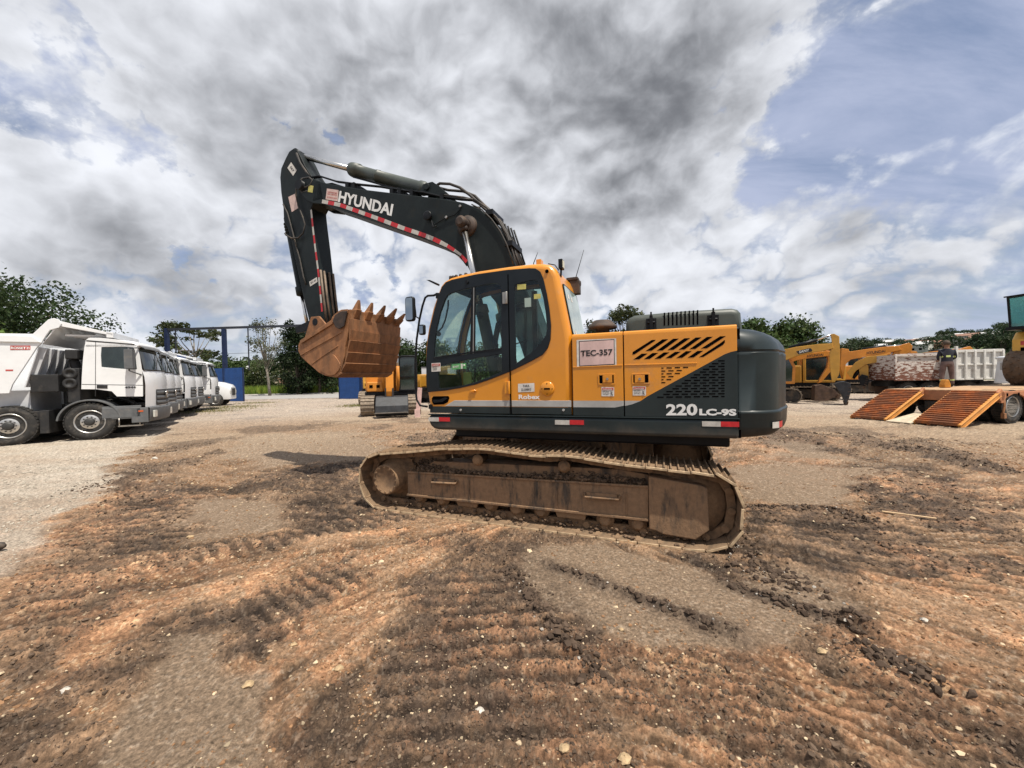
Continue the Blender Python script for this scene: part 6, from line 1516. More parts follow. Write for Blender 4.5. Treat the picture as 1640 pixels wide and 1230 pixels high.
def make_truck(cab_only_label, body_mat, with_num=True):
    t = thing('dump_truck', cab_only_label, 'truck', (TB.o.x, TB.o.y, 0), TB.yaw)
    TR = lambda pts, y=-.0: TB.tr(zt(pts), y)
    W = 2.45
    # cab side outline (near side plane), back to front
    cabp = TR([(640, 705), (644, 600), (652, 480), (663, 380), (676, 318), (700, 300), (780, 300), (900, 310), (1000, 328), (1060, 345), (1082, 372), (1100, 440), (1120, 560), (1126, 680), (1126, 762), (920, 762), (880, 722), (760, 706)])
    wn = TR([(800, 362), (1050, 372), (1062, 400), (1078, 550), (960, 545), (800, 530), (795, 440)])
    fx = cabp[12][0]
    m = MB(); m.plate(cabp, [wn], 0, .04); m.plate(cabp, [wn], W-.04, W)
    top = cabp[3:10]
    for i in range(3, 10):
        a, b = cabp[i], cabp[i+1]; m.add([(a[0], .04, a[1]), (a[0], W-.04, a[1]), (b[0], W-.04, b[1]), (b[0], .04, b[1])], [(0, 1, 2, 3)])
    for i in (0, 1, 2):
        a, b = cabp[i], cabp[i+1]; m.add([(a[0], .04, a[1]), (a[0], W-.04, a[1]), (b[0], W-.04, b[1]), (b[0], .04, b[1])], [(0, 1, 2, 3)])
    # bowed front below the windscreen
    zb, zt2 = cabp[13][1], cabp[12][1]
    def bow(z, k, d=.22):
        return [(fx+k+d*(1-abs(2*j/10-1)**2.2), .0+W*j/10, z) for j in range(11)]
    zlow = .98
    fr = [bow(zt2, .0), bow((zt2+zb)/2+.05, .05), bow(zb+.02, .07), bow(zlow, .05)]
    m.loft(fr, 0, False, False, True)
    cab = m.build('cab', TWHITE, t, bevel=.012)
    # roof shell, rounded
    r_ = MB(); rx0, rx1 = top[0][0]+.02, cabp[10][0]+.03; rz = max(z for x, z in top)
    secs = []
    for (dx, dz, ins) in ((0, -.10, 0), (0, -.02, .0), (.03, .035, .06), (.10, .06, .2)):
        secs.append([(x, y, cab_z(x, top)+dz) for x, y in [(rx0+dx, ins), (rx0+dx, W-ins), (rx1-dx*1.5, W-ins), (rx1+.10-dx*1.5, W/2), (rx1-dx*1.5, ins)]])
    r_.loft(secs, 0, True, True, True); r_.build('roof', TWHITE, t, bevel=.02)
    # windscreen
    m = MB(); a_top = (cabp[10][0], cabp[10][1]-.02); 
    w0 = [(a_top[0]+.08*(1-abs(2*j/8-1)**2.2), .06+(W-.12)*j/8, a_top[1]) for j in range(9)]
    w1 = [(fx+.02+.20*(1-abs(2*j/8-1)**2.2), .04+(W-.08)*j/8, zt2+.03) for j in range(9)]
    m.loft([w0, w1], 0, False, False, True); wsn = m.build('windscreen', WGLASS, t)
    m = MB(); m.tube(w1, .022, 6); m.tube([w0[0], w1[0]], .022, 6); m.tube([w0[-1], w1[-1]], .022, 6)
    m.tube([(w1[2][0]+.03, w1[2][1], w1[2][2]), (w1[4][0]-.08, w1[4][1]-.1, w1[4][2]+.45)], .014, 5); m.tube([(w1[5][0]+.03, w1[5][1], w1[5][2]), (w1[7][0]-.10, w1[7][1]-.1, w1[7][2]+.45)], .014, 5); m.build('windscreen_seal', TBLACK, wsn)
    m = MB(); v0 = [(x+.05, y, z+.06) for x, y, z in w0]; v1 = [(x+.17, y, z-.03) for x, y, z in w0]; m.loft([v0, v1, [(x, y, z-.02) for x, y, z in v1], [(x, y, z-.03) for x, y, z in v0]], 0, False, False, True); m.build('sun_visor', TGREY, t)
    m = MB(); m.prism(wn, .012, .018); m.build('side_window', WGLASS, cab); m = MB(); m.prism(wn, W-.018, W-.012); m.build('side_window', WGLASS, cab)
    m = MB(); q = TR([(752, 330), (756, 335), (754, 762), (749, 762)]); m.prism(q, -.004, .004); q = TR([(645, 665), (1126, 672), (1126, 676), (645, 669)]); m.prism(q, -.004, .004); q = TR([(680, 318), (1060, 348), (1060, 356), (680, 328)]); m.prism(q, -.006, .004); m.build('door_seam', TBLACK, cab)
    m = MB(); q = TR([(763, 672), (848, 674), (848, 700), (763, 698)]); m.prism(q, -.012, .0); m.build('door_handle', TBLACK, cab)
    if with_num:
        p0, p1, p2 = TR([(984, 700), (1072, 704), (984, 684)]); text('4944', INKB, cab, (p0[0], -.006, p0[1]), (p1[0]-p0[0], 0, 0), (0, 0, 1), p2[1]-p0[1], width=p1[0]-p0[0], bold=.03, name='number_lettering')
    # mirrors
    m = MB(); q = TR([(985, 392), (1062, 392), (1062, 548), (985, 548)], -.26); x0, x1 = q[0][0], q[1][0]-.03; z0, z1_ = q[3][1], q[0][1]
    m.box(x0, x1, -.40, -.12, z0+.02, z1_-.0); m.tube([(fx-.05, 0, z1_+.08), (x0+.08, -.25, z1_+.05), (x0+.08, -.25, z0-.05), (fx-.02, 0, z0-.18)], .025, 6); m.build('mirror', TGREY, t, bevel=.03)
    m = MB(); m.box(x0-.006, x0, -.38, -.14, z0+.28, z1_-.03); m.box(x0-.006, x0, -.38, -.14, z0+.05, z0+.25); m.build('mirror_glass', MATS['mirror_glass'], t)
    m = MB(); m.box(x0, x1, W+.12, W+.40, z0+.02, z1_); m.tube([(fx-.05, W, z1_+.08), (x0+.08, W+.25, z1_+.05), (x0+.08, W+.25, z0-.05), (fx-.02, W, z0-.18)], .025, 6); m.build('mirror', TGREY, t, bevel=.03)
    # grille, bumper, lamps
    g = MB()
    for k in range(3): g.loft([[(x+.012, y, z) for x, y, z in bow(1.52-k*.17, .07)[2:9]], [(x+.03, y, z) for x, y, z in bow(1.45-k*.17, .07)[2:9]], [(x+.012, y, z) for x, y, z in bow(1.40-k*.17, .07)[2:9]]], 0, False, False, False)
    g.loft([[(x+.006, y, z) for x, y, z in bow(1.56, .07)[2:9]], [(x+.006, y, z) for x, y, z in bow(1.02, .06)[2:9]]], 1, False, False, True)
    gr_ = g.build('grille', [TGREY, TBLACK], t)
    g = MB(); c = bow(1.40, .10)[5]; g.lathe((c[0]+.02, c[1], c[2]), (1, 0, 0), [(0, .13), (.02, .13), (.02, .11), (0.01, .11)], 24)
    for a in (90, 210, 330): g.tube([(c[0]+.03, c[1], c[2]), (c[0]+.03, c[1]+.11*math.cos(R(a)), c[2]+.11*math.sin(R(a)))], .012, 6)
    g.build('star_badge', CHROME, gr_)
    b = MB(); lo_ = [bow(.98, .10, .20), bow(.96, .16, .20), bow(.52, .14, .18), bow(.48, .04, .14)]; b.loft(lo_, 0, False, False, True)
    b.box(fx-.30, fx+.12, -.02, .10, .47, .97); b.box(fx-.30, fx+.12, W-.10, W+.02, .47, .97); bp = b.build('bumper', TGREY, t, bevel=.02)
    for yy in (.12, W-.42):
        h = MB(); h.box(fx+.20, fx+.262, yy, yy+.30, .62, .86); h.build('headlight', LENS, bp, bevel=.02)
    h = MB(); h.box(fx-.12, fx-.0, -.028, -.02, .83, .88); h.build('side_marker', AMB, bp)
    h = MB(); h.box(fx-1.0, fx-.06, -.01, .08, .62, 1.05); h.box(fx-1.0, fx-.06, -.02, .02, .66, 1.0); h.build('side_skirt', TGREY, t, bevel=.02)
    h = MB(); h.box(fx-.62, fx-.06, -.04, .2, .37, .41); h.tube([(fx-.60, 0, .4), (fx-.60, 0, .65)], .02, 6); h.tube([(fx-.1, 0, .4), (fx-.1, 0, .65)], .02, 6); h.build('step', STEEL, t)
    # mudguard arcs
    h = MB()
    for k, (a0, a1) in enumerate(((5, 175),)):
        o_ = [(.74*math.cos(R(a))+.0, .60+.70*math.sin(R(a))) for a in range(a0, a1+1, 10)]; i_ = [(.69*math.cos(R(a)), .60+.65*math.sin(R(a))) for a in range(a1, a0-1, -10)]
        h.prism(o_+i_, -.03, .50)
    h.build('mudguard', TGREY, t, bevel=.01)
    for x in (0, -1.70, -4.55, -5.92):
        wheel(t, x, -.02, .585, .585, .32, -1, x > -2); wheel(t, x, W+.02, .585, .585, .32, 1, True)
    ch = MB(); ch.box(-7.2, fx-.2, .75, .98, .62, .95); ch.box(-7.2, fx-.2, W-.98, W-.75, .62, .95)
    for x in (0, -1.7, -4.55, -5.92): ch.cyl((x, .2, .585), (x, W-.2, .585), .10, n=10)
    ch.box(-3.9, -.95, .1, .7, .45, .98); ch.box(-3.9, -.95, W-.7, W-.1, .45, .98); ch.box(-1.1, -.9, .05, W-.05, .3, 1.0)
    ch.build('chassis', TBLACK, t, bevel=.01)
    # equipment behind cab: battery box, air filter, exhaust
    ex = MB(); q = TR([(225, 590), (450, 585), (450, 725), (200, 725)]); ex.box(q[0][0], q[1][0], .05, .75, q[2][1], q[0][1]); ex.build('battery_box', TBLACK, t, bevel=.02)
    ex = MB()
    for (a, b, rr_) in ((535, 580, .17), (535, 660, .17)): q = TR([(a, b)])[0]; ex.lathe((q[0], .55, q[1]), (0, -1, 0), [(0, rr_), (.44, rr_), (.46, rr_*.8), (.45, rr_*.5), (.42, rr_*.45), (.42, 0)], 24)
    ex.build('air_tanks', TBLACK, t)
    ex = MB(); q = TR([(480, 388), (585, 392), (590, 465), (480, 465)]); ex.box(q[0][0], q[1][0], .2, .8, q[2][1], q[0][1]); q2 = TR([(520, 465), (560, 540)]); ex.cyl((q2[0][0], .5, q2[0][1]), (q2[1][0], .5, q2[1][1]-.3), .12, n=12); ex.box(q2[0][0]-.05, cabp[1][0]-.1, .15, 2.2, 1.2, 2.3); ex.build('air_filter', TBLACK, t, bevel=.03)
    # dump body
    railz = TR([(0, 290)])[0][1]; 
    apex = TR([(430, 150)])[0]; 
    fl_ = TR([(265, 270), (340, 200), (385, 158), (430, 146), (470, 158), (490, 190), (470, 222), (400, 240), (370, 280), (330, 345), (300, 372), (190, 690), (160, 690), (105, 668), (80, 738)])
    xb = -7.4
    sidep = [(xb, .98), (xb, railz)]+fl_[0:15]; sidep = [(xb, fl_[14][1]), (xb, railz)]+[fl_[0], fl_[1], fl_[2], fl_[3], fl_[4], fl_[5], fl_[6], fl_[7], fl_[8], fl_[9], fl_[10], fl_[13], fl_[14]]
    d = MB(); d.prism(sidep, -.05, .02); d.prism(sidep, W-.02, W+.05); DB = d.build('dump_body', body_mat, t, bevel=.01)
    d = MB(); q = fl_; d.prism([(xb, railz-.16), (xb, railz+.03), (q[0][0], railz+.03), (q[10][0]+.1, railz-.16)], -.10, .02); d.prism([(xb, railz-.16), (xb, railz+.03), (q[0][0], railz+.03), (q[10][0]+.1, railz-.16)], W-.02, W+.10); d.build('top_rail', body_mat, DB, bevel=.01)
    # front wall and canopy over the cab
    d = MB(); f0, f1 = fl_[10], fl_[12]
    d.prism([fl_[10], (fl_[10][0]+.03, fl_[10][1]), (fl_[11][0]+.03, fl_[11][1]), fl_[11]], 0, W)
    for k in range(5):
        y0 = .12+k*.47; d.prism([(fl_[10][0]+.02, fl_[10][1]), (fl_[10][0]+.14, fl_[10][1]-.05), (fl_[11][0]+.14, fl_[11][1]+.05), (fl_[11][0]+.02, fl_[11][1])], y0, y0+.12)
    d.build('front_wall', BODYG if body_mat == TWHITE else body_mat, DB, bevel=.008)
    d = MB(); tip = TR([(700, 262), (640, 320)]); cz = apex[1]
    cap = [(apex[0]-.05, cz), (apex[0]+.10, cz-.06), (cabp[5][0]+.55, cabp[5][1]+.16), (cabp[5][0]+.55, cabp[5][1]+.09), (apex[0]+.10, cz-.22), (apex[0]-.1, cz-.25)]
    d.prism(cap, 0, W); d.box(cabp[5][0]+.40, cabp[5][0]+.56, 0, W, cabp[5][1]+.02, cabp[5][1]+.20)
    d.prism([(fl_[9][0], fl_[9][1]-.02), (fl_[9][0]+.05, fl_[9][1]+.05), (apex[0]+.10, cz-.18), (apex[0], cz-.24)], 0, W)
    for k in range(4): y0 = .3+k*.6; d.box(apex[0]+.1, cabp[5][0]+.45, y0, y0+.06, cabp[5][1]+.06, cabp[5][1]+.12)
    d.build('cab_protector', body_mat, DB, bevel=.01)
    d = MB(); d.box(xb, fl_[11][0], .3, W-.3, .96, fl_[14][1]+.08); d.build('body_floor', BODYG if body_mat == TWHITE else body_mat, DB)
    return t, fx, TR, DB
def cab_z(x, top):
    for i in range(len(top)-1):
        if top[i][0] <= x <= top[i+1][0]: return top[i][1]+(top[i+1][1]-top[i][1])*(x-top[i][0])/(top[i+1][0]-top[i][0])
    return top[0][1] if x < top[0][0] else top[-1][1]
T0, FX0, TR0, DB0 = make_truck('nearest white truck', TWHITE)
T0['label'] = 'nearest white dump truck at the left edge, side on with white tipper body'
# maker plate and reflector on the body
m = MB(); q = TR0([(80, 362), (238, 362), (238, 395), (80, 395)], -.06); m.prism(q, -.058, -.05); pl = m.build('maker_plate', INKR, DB0)
p0, p1, p2 = TR0([(86, 388), (232, 388), (86, 370)], -.06); text('ROSSETTI', WHITE, pl, (p0[0], -.062, p0[1]), (p1[0]-p0[0], 0, 0), (0, 0, 1), p2[1]-p0[1], width=p1[0]-p0[0], bold=.03, name='name_lettering')
m = MB(); q = TR0([(42, 550), (102, 550), (102, 562), (42, 562)], -.06); m.prism(q, -.055, -.048); m.build('reflector', INKR, DB0)
T0['group'] = 'white trucks parked in a row'
N0 = TB.n; U0_ = TB.u; W = 2.45
far0 = TB.o+U0_*(FX0+.0)+N0*W
TARG = [(-15.25, 17.3), (-17.0, 19.8), (-18.6, 22.3), (-19.9, 24.7), (-21.1, 27.2)]
LBL = ['second white truck in the row, just behind the nearest one', 'third white truck in the row, in the middle of the line of cabs', 'fourth truck in the row with only a narrow strip of its front showing', 'fifth truck in the row, white cab with a blue tipper body', 'white truck at the far end of the row of flat-fronted cabs']
for k, (x, y) in enumerate(TARG):
    dv = Vector((x, y, 0))-far0
    if k == 3:
        c, _, _, _ = make_truck(LBL[k], MATS['blue_sheet'], False); c.location.z = .35*0
        c['group'] = 'white trucks parked in a row'
    else: c = copy_tree(T0, None, skip=('maker_plate', 'number_lettering') if k else ('maker_plate',)); c['label'] = LBL[k]
    c.location = (TB.o.x+dv.x-U0_.x*(.0, .15, -.1, .1, -.15)[k], TB.o.y+dv.y-U0_.y*(.0, .15, -.1, .1, -.15)[k], 0); c.rotation_euler.z = TB.yaw+R((.6, -.8, .5, -.4, .9)[k])
# bonneted truck at the far end
bt_ = thing('bonneted_truck', 'white bonneted truck at the far end of the row, before the blue panel', 'truck', (-24.2, 30.2, 0), R(24))
m = MB(); m.prism([(-2.0, .9), (-2.0, 2.75), (-.3, 2.8), (-.05, 2.6), (.2, 1.95), (.2, .9)], -1.1, 1.1); m.build('cab', TWHITE, bt_, bevel=.08, seg=3)
m = MB()
def hs_(x, w2, zt_, zb_): return [(x, -w2, zb_), (x, -w2, zt_-.2), (x, -w2*.75, zt_), (x, w2*.75, zt_), (x, w2, zt_-.2), (x, w2, zb_)]
m.loft([hs_(.18, 1.08, 2.0, .55), hs_(1.2, 1.0, 1.85, .5), hs_(1.75, .95, 1.65, .5), hs_(1.92, .88, 1.45, .52)], 0, True, True, True); hd_ = m.build('bonnet', TWHITE, bt_, bevel=.03)
m = MB(); m.box(1.90, 1.95, -.45, .45, .8, 1.35); m.build('grille', TBLACK, hd_)
for y in (-.75, .75): m = MB(); m.box(1.86, 1.94, y-.16, y+.16, .95, 1.2); m.build('headlight', LENS, hd_, bevel=.03)
m = MB(); m.prism([(-.02, 1.95), (.17, 1.95), (-.12, 2.55), (-.22, 2.6)], -1.0, 1.0); m.build('windscreen', WGLASS, bt_)
m = MB(); m.prism([(-1.3, 1.9), (-.1, 1.9), (-.3, 2.5), (-1.3, 2.55)], -1.108, -1.098); m.build('side_window', WGLASS, bt_)
m = MB(); m.box(-5, 1.8, -.5, .5, .6, .9); m.build('chassis', TBLACK, bt_)
for y, s_ in ((-1.1, -1), (1.1, 1)): wheel(bt_, .95, y, .5, .5, .28, s_)
for y, s_ in ((-1.1, -1), (1.1, 1)): wheel(bt_, -3.6, y, .5, .5, .28, s_)

# ================================================================== excavators in the background
YEL = P('yellow_paint', (.52, .27, .035), .4, 0, .08, 2, dirt=.35, dcol=(.30, .17, .07), coat=.2); YEO = P('orange_yellow_paint', (.58, .22, .022), .4, 0, .08, 2, dirt=.35, dcol=(.30, .15, .06), coat=.2)
DK = P('dark_undercarriage', (.030, .026, .022), .8, 0, .2, 5, dirt=.6, dcol=(.12, .085, .055)); SH2 = P('pale_track_shoes', (.24, .19, .14), .75, 0, .2, 9, dirt=.4)
BRB = P('brown_bucket', (.10, .06, .042), .7, .1, .2, 5, dirt=.5); GYB = P('dark_grey_bucket', (.028, .030, .034), .55, .2, .2, 5, dirt=.3, dcol=(.15, .13, .11))
def track(par, x0, x1, yc, w_, h_, mat=DK, z0=0):
    r_ = h_/2; pa = [(x1-r_+r_*math.cos(R(a)), z0+r_+r_*math.sin(R(a))) for a in range(-90, 91, 18)]+[(x0+r_+r_*math.cos(R(a)), z0+r_+r_*math.sin(R(a))) for a in range(90, 271, 18)]
    m = MB(); inn = inset(pa, .05); m.plate(pa, [inn], yc-w_/2, yc+w_/2); pts_, L_ = resample(pa, int((2*(x1-x0-h_)+math.pi*h_)/.17))
    n = len(pts_)
    for i in range(n):
        a, b = Vector(pts_[i-1]), Vector(pts_[(i+1) % n]); t = (b-a).normalized(); nn = Vector((t.y, -t.x)); p = Vector(pts_[i])
        m.add([(p.x-t.x*.03, yc-w_/2, p.y-t.y*.03), (p.x+t.x*.03, yc-w_/2, p.y+t.y*.03), (p.x+t.x*.03, yc+w_/2, p.y+t.y*.03), (p.x-t.x*.03, yc+w_/2, p.y-t.y*.03),
               (p.x-t.x*.02+nn.x*.035, yc-w_/2, p.y-t.y*.02+nn.y*.035), (p.x+t.x*.02+nn.x*.035, yc-w_/2, p.y+t.y*.02+nn.y*.035), (p.x+t.x*.02+nn.x*.035, yc+w_/2, p.y+t.y*.02+nn.y*.035), (p.x-t.x*.02+nn.x*.035, yc+w_/2, p.y-t.y*.02+nn.y*.035)],
              [(4, 5, 6, 7), (0, 1, 5, 4), (1, 2, 6, 5), (2, 3, 7, 6), (3, 0, 4, 7)])
    tr_ = m.build('track', SH2, par)
    m = MB(); m.box(x0+r_, x1-r_, yc-w_/2+.05, yc+w_/2-.05, z0+.16, z0+h_-.16); m.cyl((x0+r_, yc-w_/2+.06, z0+r_), (x0+r_, yc+w_/2-.06, z0+r_), r_-.08, n=20); m.cyl((x1-r_, yc-w_/2+.06, z0+r_), (x1-r_, yc+w_/2-.06, z0+r_), r_-.08, n=20)
    for k in range(6): x = x0+r_+.2+(x1-x0-2*r_-.4)*k/5; m.cyl((x, yc-w_/2+.04, z0+.16), (x, yc+w_/2-.04, z0+.16), .09, n=10)
    m.build('track_frame', DK, tr_)
def bucket2(par, prof, y0, y1, mat, right=True):
    m = MB(); m.prism(prof, y0, y0+.04); m.prism(prof, y1-.04, y1); m.prism(prof, y0+.03, y1-.03); b = m.build('bucket', mat, par, bevel=.01)
    return b
z4r = Zm(1230, 500, 7.4545); z5r = Zm(1400, 490, 5.858)
def bg_exc(label, F, boom, stick, bprof, mat, bmat, cyl=None, rod=None, body_at=None, lettering=None, cab=True, bw=1.2):
    t = thing('excavator', label, 'excavator', (F.o.x, F.o.y, 0), F.yaw, 'yellow excavators parked in the background')
    m = MB(); m.prism(F.tr(boom, -.25), -.25, .25); bo = m.build('boom', mat, t, bevel=.015)
    m = MB(); m.prism(F.tr(stick, -.19), -.19, .19); so_ = m.build('stick', mat, t, bevel=.015)
    pr = F.tr(bprof[0], -bw/2); m = MB(); m.prism(pr, -bw/2, bw/2); bk = m.build('bucket', bmat, t, bevel=.01)
    m = MB()
    for k in range(1, 5):
        for a, b in ((bprof[1][0], bprof[1][1]),):
            p0, p1 = Vector(F.px(*a, -bw/2)), Vector(F.px(*b, -bw/2)); c = p0.lerp(p1, k/5); m.box(c.x-.05, c.x+.05, -bw/2-.01, bw/2+.01, c.y-.01, c.y+.01)
    m.build('wear_plate', BRB, bk)
    for k in range(4):
        p1 = Vector(F.px(*bprof[1][1], -bw/2)); y = -bw/2+.15+k*(bw-.3)/3; q = MB(); q.prism([(p1.x-.10, p1.y+.10), (p1.x+.08, p1.y+.10), (p1.x+.02, p1.y-.16), (p1.x-.04, p1.y-.16)], y-.05, y+.05); q.build('tooth', BRB, bk)
    if cyl:
        a, b = [Vector((F.px(*p, 0)[0], 0, F.px(*p, 0)[1])) for p in cyl]; m = MB(); m.cyl(a, b, .10, n=14); m.build('cylinder_barrel', BLACK, t)
        a, b = [Vector((F.px(*p, 0)[0], 0, F.px(*p, 0)[1])) for p in rod]; m = MB(); m.cyl(a, b, .045, n=10); m.build('cylinder_rod', CHROME, t)
    if body_at is not None:
        bx = body_at
        m = MB(); m.box(bx-2.2, bx+1.2, .15, 1.3, 1.05, 2.1); m.box(bx-2.2, bx+.2, -1.3, 1.3, 1.05, 2.1); m.build('engine_housing', mat, t, bevel=.06)
        m = MB(); m.box(bx-2.25, bx+1.5, -1.28, 1.28, .86, 1.06); m.build('frame', BLACK, t, bevel=.02)
        m = MB(); m.lathe((bx-2.2+.0, 0, 1.0), (0, 0, 1), [(0, 1.2), (.05, 1.3), (.9, 1.3), (1.05, 1.1), (1.06, 0)], 30); m.build('counterweight', BLACK, t)
        cp = [(bx+.25, 1.06), (bx+.25, 2.9), (bx+1.1, 2.95), (bx+1.45, 2.7), (bx+1.75, 2.0), (bx+1.7, 1.06)]
        m = MB(); m.plate(cp, [inset(cp, .14)], -1.3, -1.24); m.plate(cp, [inset(cp, .14)], -.40, -.34); 
        for i in range(1, 5): a, b = cp[i], cp[i+1]
        m.prism([cp[0], cp[1], (cp[1][0]+.06, cp[1][1]), (cp[0][0]+.06, cp[0][1])], -1.24, -.40); m.prism([cp[1], cp[2], cp[3], (cp[3][0]-.05, cp[3][1]-.06), (cp[2][0], cp[2][1]-.06), (cp[1][0], cp[1][1]-.06)], -1.24, -.40); cb_ = m.build('cab', mat, t, bevel=.02)
        m = MB(); m.prism(inset(cp, .12), -1.27, -1.265); m.prism(inset(cp, .12), -.37, -.365); m.add([(cp[3][0], -1.24, cp[3][1]), (cp[3][0], -.4, cp[3][1]), (cp[4][0], -.4, cp[4][1]), (cp[4][0], -1.24, cp[4][1])], [(0, 1, 2, 3)]); m.add([(cp[4][0], -1.24, cp[4][1]), (cp[4][0], -.4, cp[4][1]), (cp[5][0], -.4, cp[5][1]), (cp[5][0], -1.24, cp[5][1])], [(0, 1, 2, 3)]); m.build('cab_glass', WGLASS, cb_)
        track(t, bx-2.1, bx+2.0, -1.15, .55, .82); track(t, bx-2.1, bx+2.0, 1.15, .55, .82)
        m = MB(); m.box(bx-.8, bx+.8, -.9, .9, .35, .9); m.build('carbody', DK, t)
    return t, bo
FA = Fr(G(1352, 648).x, G(1352, 648).y, R(-38))
tA, bA = bg_exc('yellow excavator with black name panel on its boom and dark grey bucket', FA, z4r([(100, 470), (175, 448), (330, 415), (600, 380), (770, 372), (780, 430), (700, 452), (560, 475), (330, 525), (180, 585), (90, 640)]),
    z4r([(752, 262), (790, 256), (852, 288), (858, 560), (850, 740), (800, 835), (765, 830), (745, 700), (735, 560), (735, 470), (770, 420), (762, 340)]),
    (z4r([(790, 860), (850, 835), (920, 828), (985, 850), (995, 930), (965, 1040), (930, 1105), (890, 1000), (830, 920)]), (z4r([(985, 850)])[0], z4r([(940, 1095)])[0])), YEL, GYB,
    z4r([(250, 430), (572, 335)]), z4r([(565, 338), (768, 262)]), -7.3, bw=1.15)
def blet(F, par, body, zf, a, b, up, mat, y=-.25, bold=.02):
    p0, p1 = F.px(*zf([a])[0], y), F.px(*zf([b])[0], y); p2 = F.px(*zf([up])[0], y); d0 = Vector((p1[0]-p0[0], 0, p1[1]-p0[1]))
    return text(body, mat, par, (p0[0], y-.012, p0[1]), d0, (0, 0, 1), abs(p2[1]-p0[1]), width=d0.length, bold=bold, name='name_lettering')
m = MB(); m.prism(FA.tr(z4r([(335, 468), (480, 432), (510, 430), (530, 455), (520, 470), (365, 503)]), -.25), -.258, -.25); pnl = m.build('name_panel', INKB, bA); blet(FA, pnl, 'SANY', z4r, (372, 490), (492, 465), (372, 462), WHITE)
FB = Fr(G(1318, 644).x, G(1318, 644).y, R(-30))
tB, bB = bg_exc('orange-yellow excavator with dark lettering on its boom and brown bucket, left of the others', FB, z4r([(60, 640), (190, 565), (240, 528), (330, 508), (420, 497), (700, 462), (745, 470), (740, 520), (450, 556), (350, 572), (275, 602), (230, 650), (120, 800)]),
    z4r([(690, 455), (740, 460), (775, 520), (765, 690), (640, 835), (598, 850), (610, 815), (705, 660), (720, 560)]),
    (z4r([(565, 878), (640, 862), (715, 893), (790, 920), (850, 985), (700, 1062), (555, 1062)]), (z4r([(720, 893)])[0], z4r([(850, 1000)])[0])), YEO, BRB, body_at=-3.1, bw=1.1)
blet(FB, bB, 'HYUNDAI', z4r, (468, 540), (660, 520), (468, 510), INKB)
FC = Fr(G(1418, 640).x, G(1418, 640).y, R(-30))
tC, bC = bg_exc('orange-yellow excavator with dark lettering and its boom tip over the rusty dump body', FC, z4r([(860, 640), (880, 430), (960, 440), (975, 470), (1180, 440), (1400, 412), (1560, 405), (1600, 450), (1400, 492), (1190, 532), (990, 565), (930, 620), (900, 800)]),
    z5r([(240, 370), (330, 345), (362, 375), (350, 430), (300, 452), (210, 455), (180, 520), (165, 600), (60, 705), (35, 680), (110, 600), (130, 500), (190, 430)]),
    (z5r([(0, 720), (60, 690), (150, 715), (130, 770), (60, 810), (0, 800)]), (z5r([(130, 715)])[0], z5r([(70, 805)])[0])), YEO, BRB,
    z4r([(1130, 445), (1400, 410)]), z4r([(1395, 411), (1600, 395)]), -4.4, bw=1.1)
blet(FC, bC, 'HYUNDAI', z4r, (1178, 502), (1400, 478), (1178, 472), INKB)
FD = Fr(G(1386, 641).x, G(1386, 641).y, R(-42))
tD, bD = bg_exc('dull yellow excavator with a grey boom cylinder standing between the two lettered orange ones', FD, z4r([(940, 720), (1040, 600), (1180, 530), (1420, 505), (1445, 560), (1440, 600), (1300, 600), (1160, 625), (1030, 715), (1000, 800)]),
    z4r([(1080, 640), (1150, 600), (1200, 640), (1200, 800), (1170, 880), (1110, 860)]),
    (z4r([(1085, 780), (1120, 740), (1195, 760), (1205, 850), (1150, 885), (1100, 860)]), (z4r([(1195, 765)])[0], z4r([(1150, 885)])[0])), YEL, BLACK,
    z4r([(1010, 790), (1110, 665)]), z4r([(1105, 670), (1210, 545)]), -3.0, bw=1.1)
# more machine housings farther behind
FE = Fr(G(1330, 632).x, G(1330, 632).y, R(-25))
tE, bE = bg_exc('yellow excavator farthest back with its dark cab between the first two booms', FE, z4r([(480, 640), (560, 600), (600, 590), (640, 620), (600, 660), (520, 700)]), z4r([(640, 590), (670, 600), (660, 640), (630, 650)]), (z4r([(650, 600), (690, 590), (700, 640), (660, 650)]), (z4r([(690, 590)])[0], z4r([(700, 640)])[0])), YEL, BLACK, body_at=-1.2, bw=.6)

for src, dx, dy, lb in ((tC, 8.9, 4.6, 'orange-yellow excavator behind the white ribbed dump body, boom tip above it'),):
    c = copy_tree(src, None, skip=('name_panel', 'name_lettering')); c['label'] = lb; c.location.x += dx; c.location.y += dy
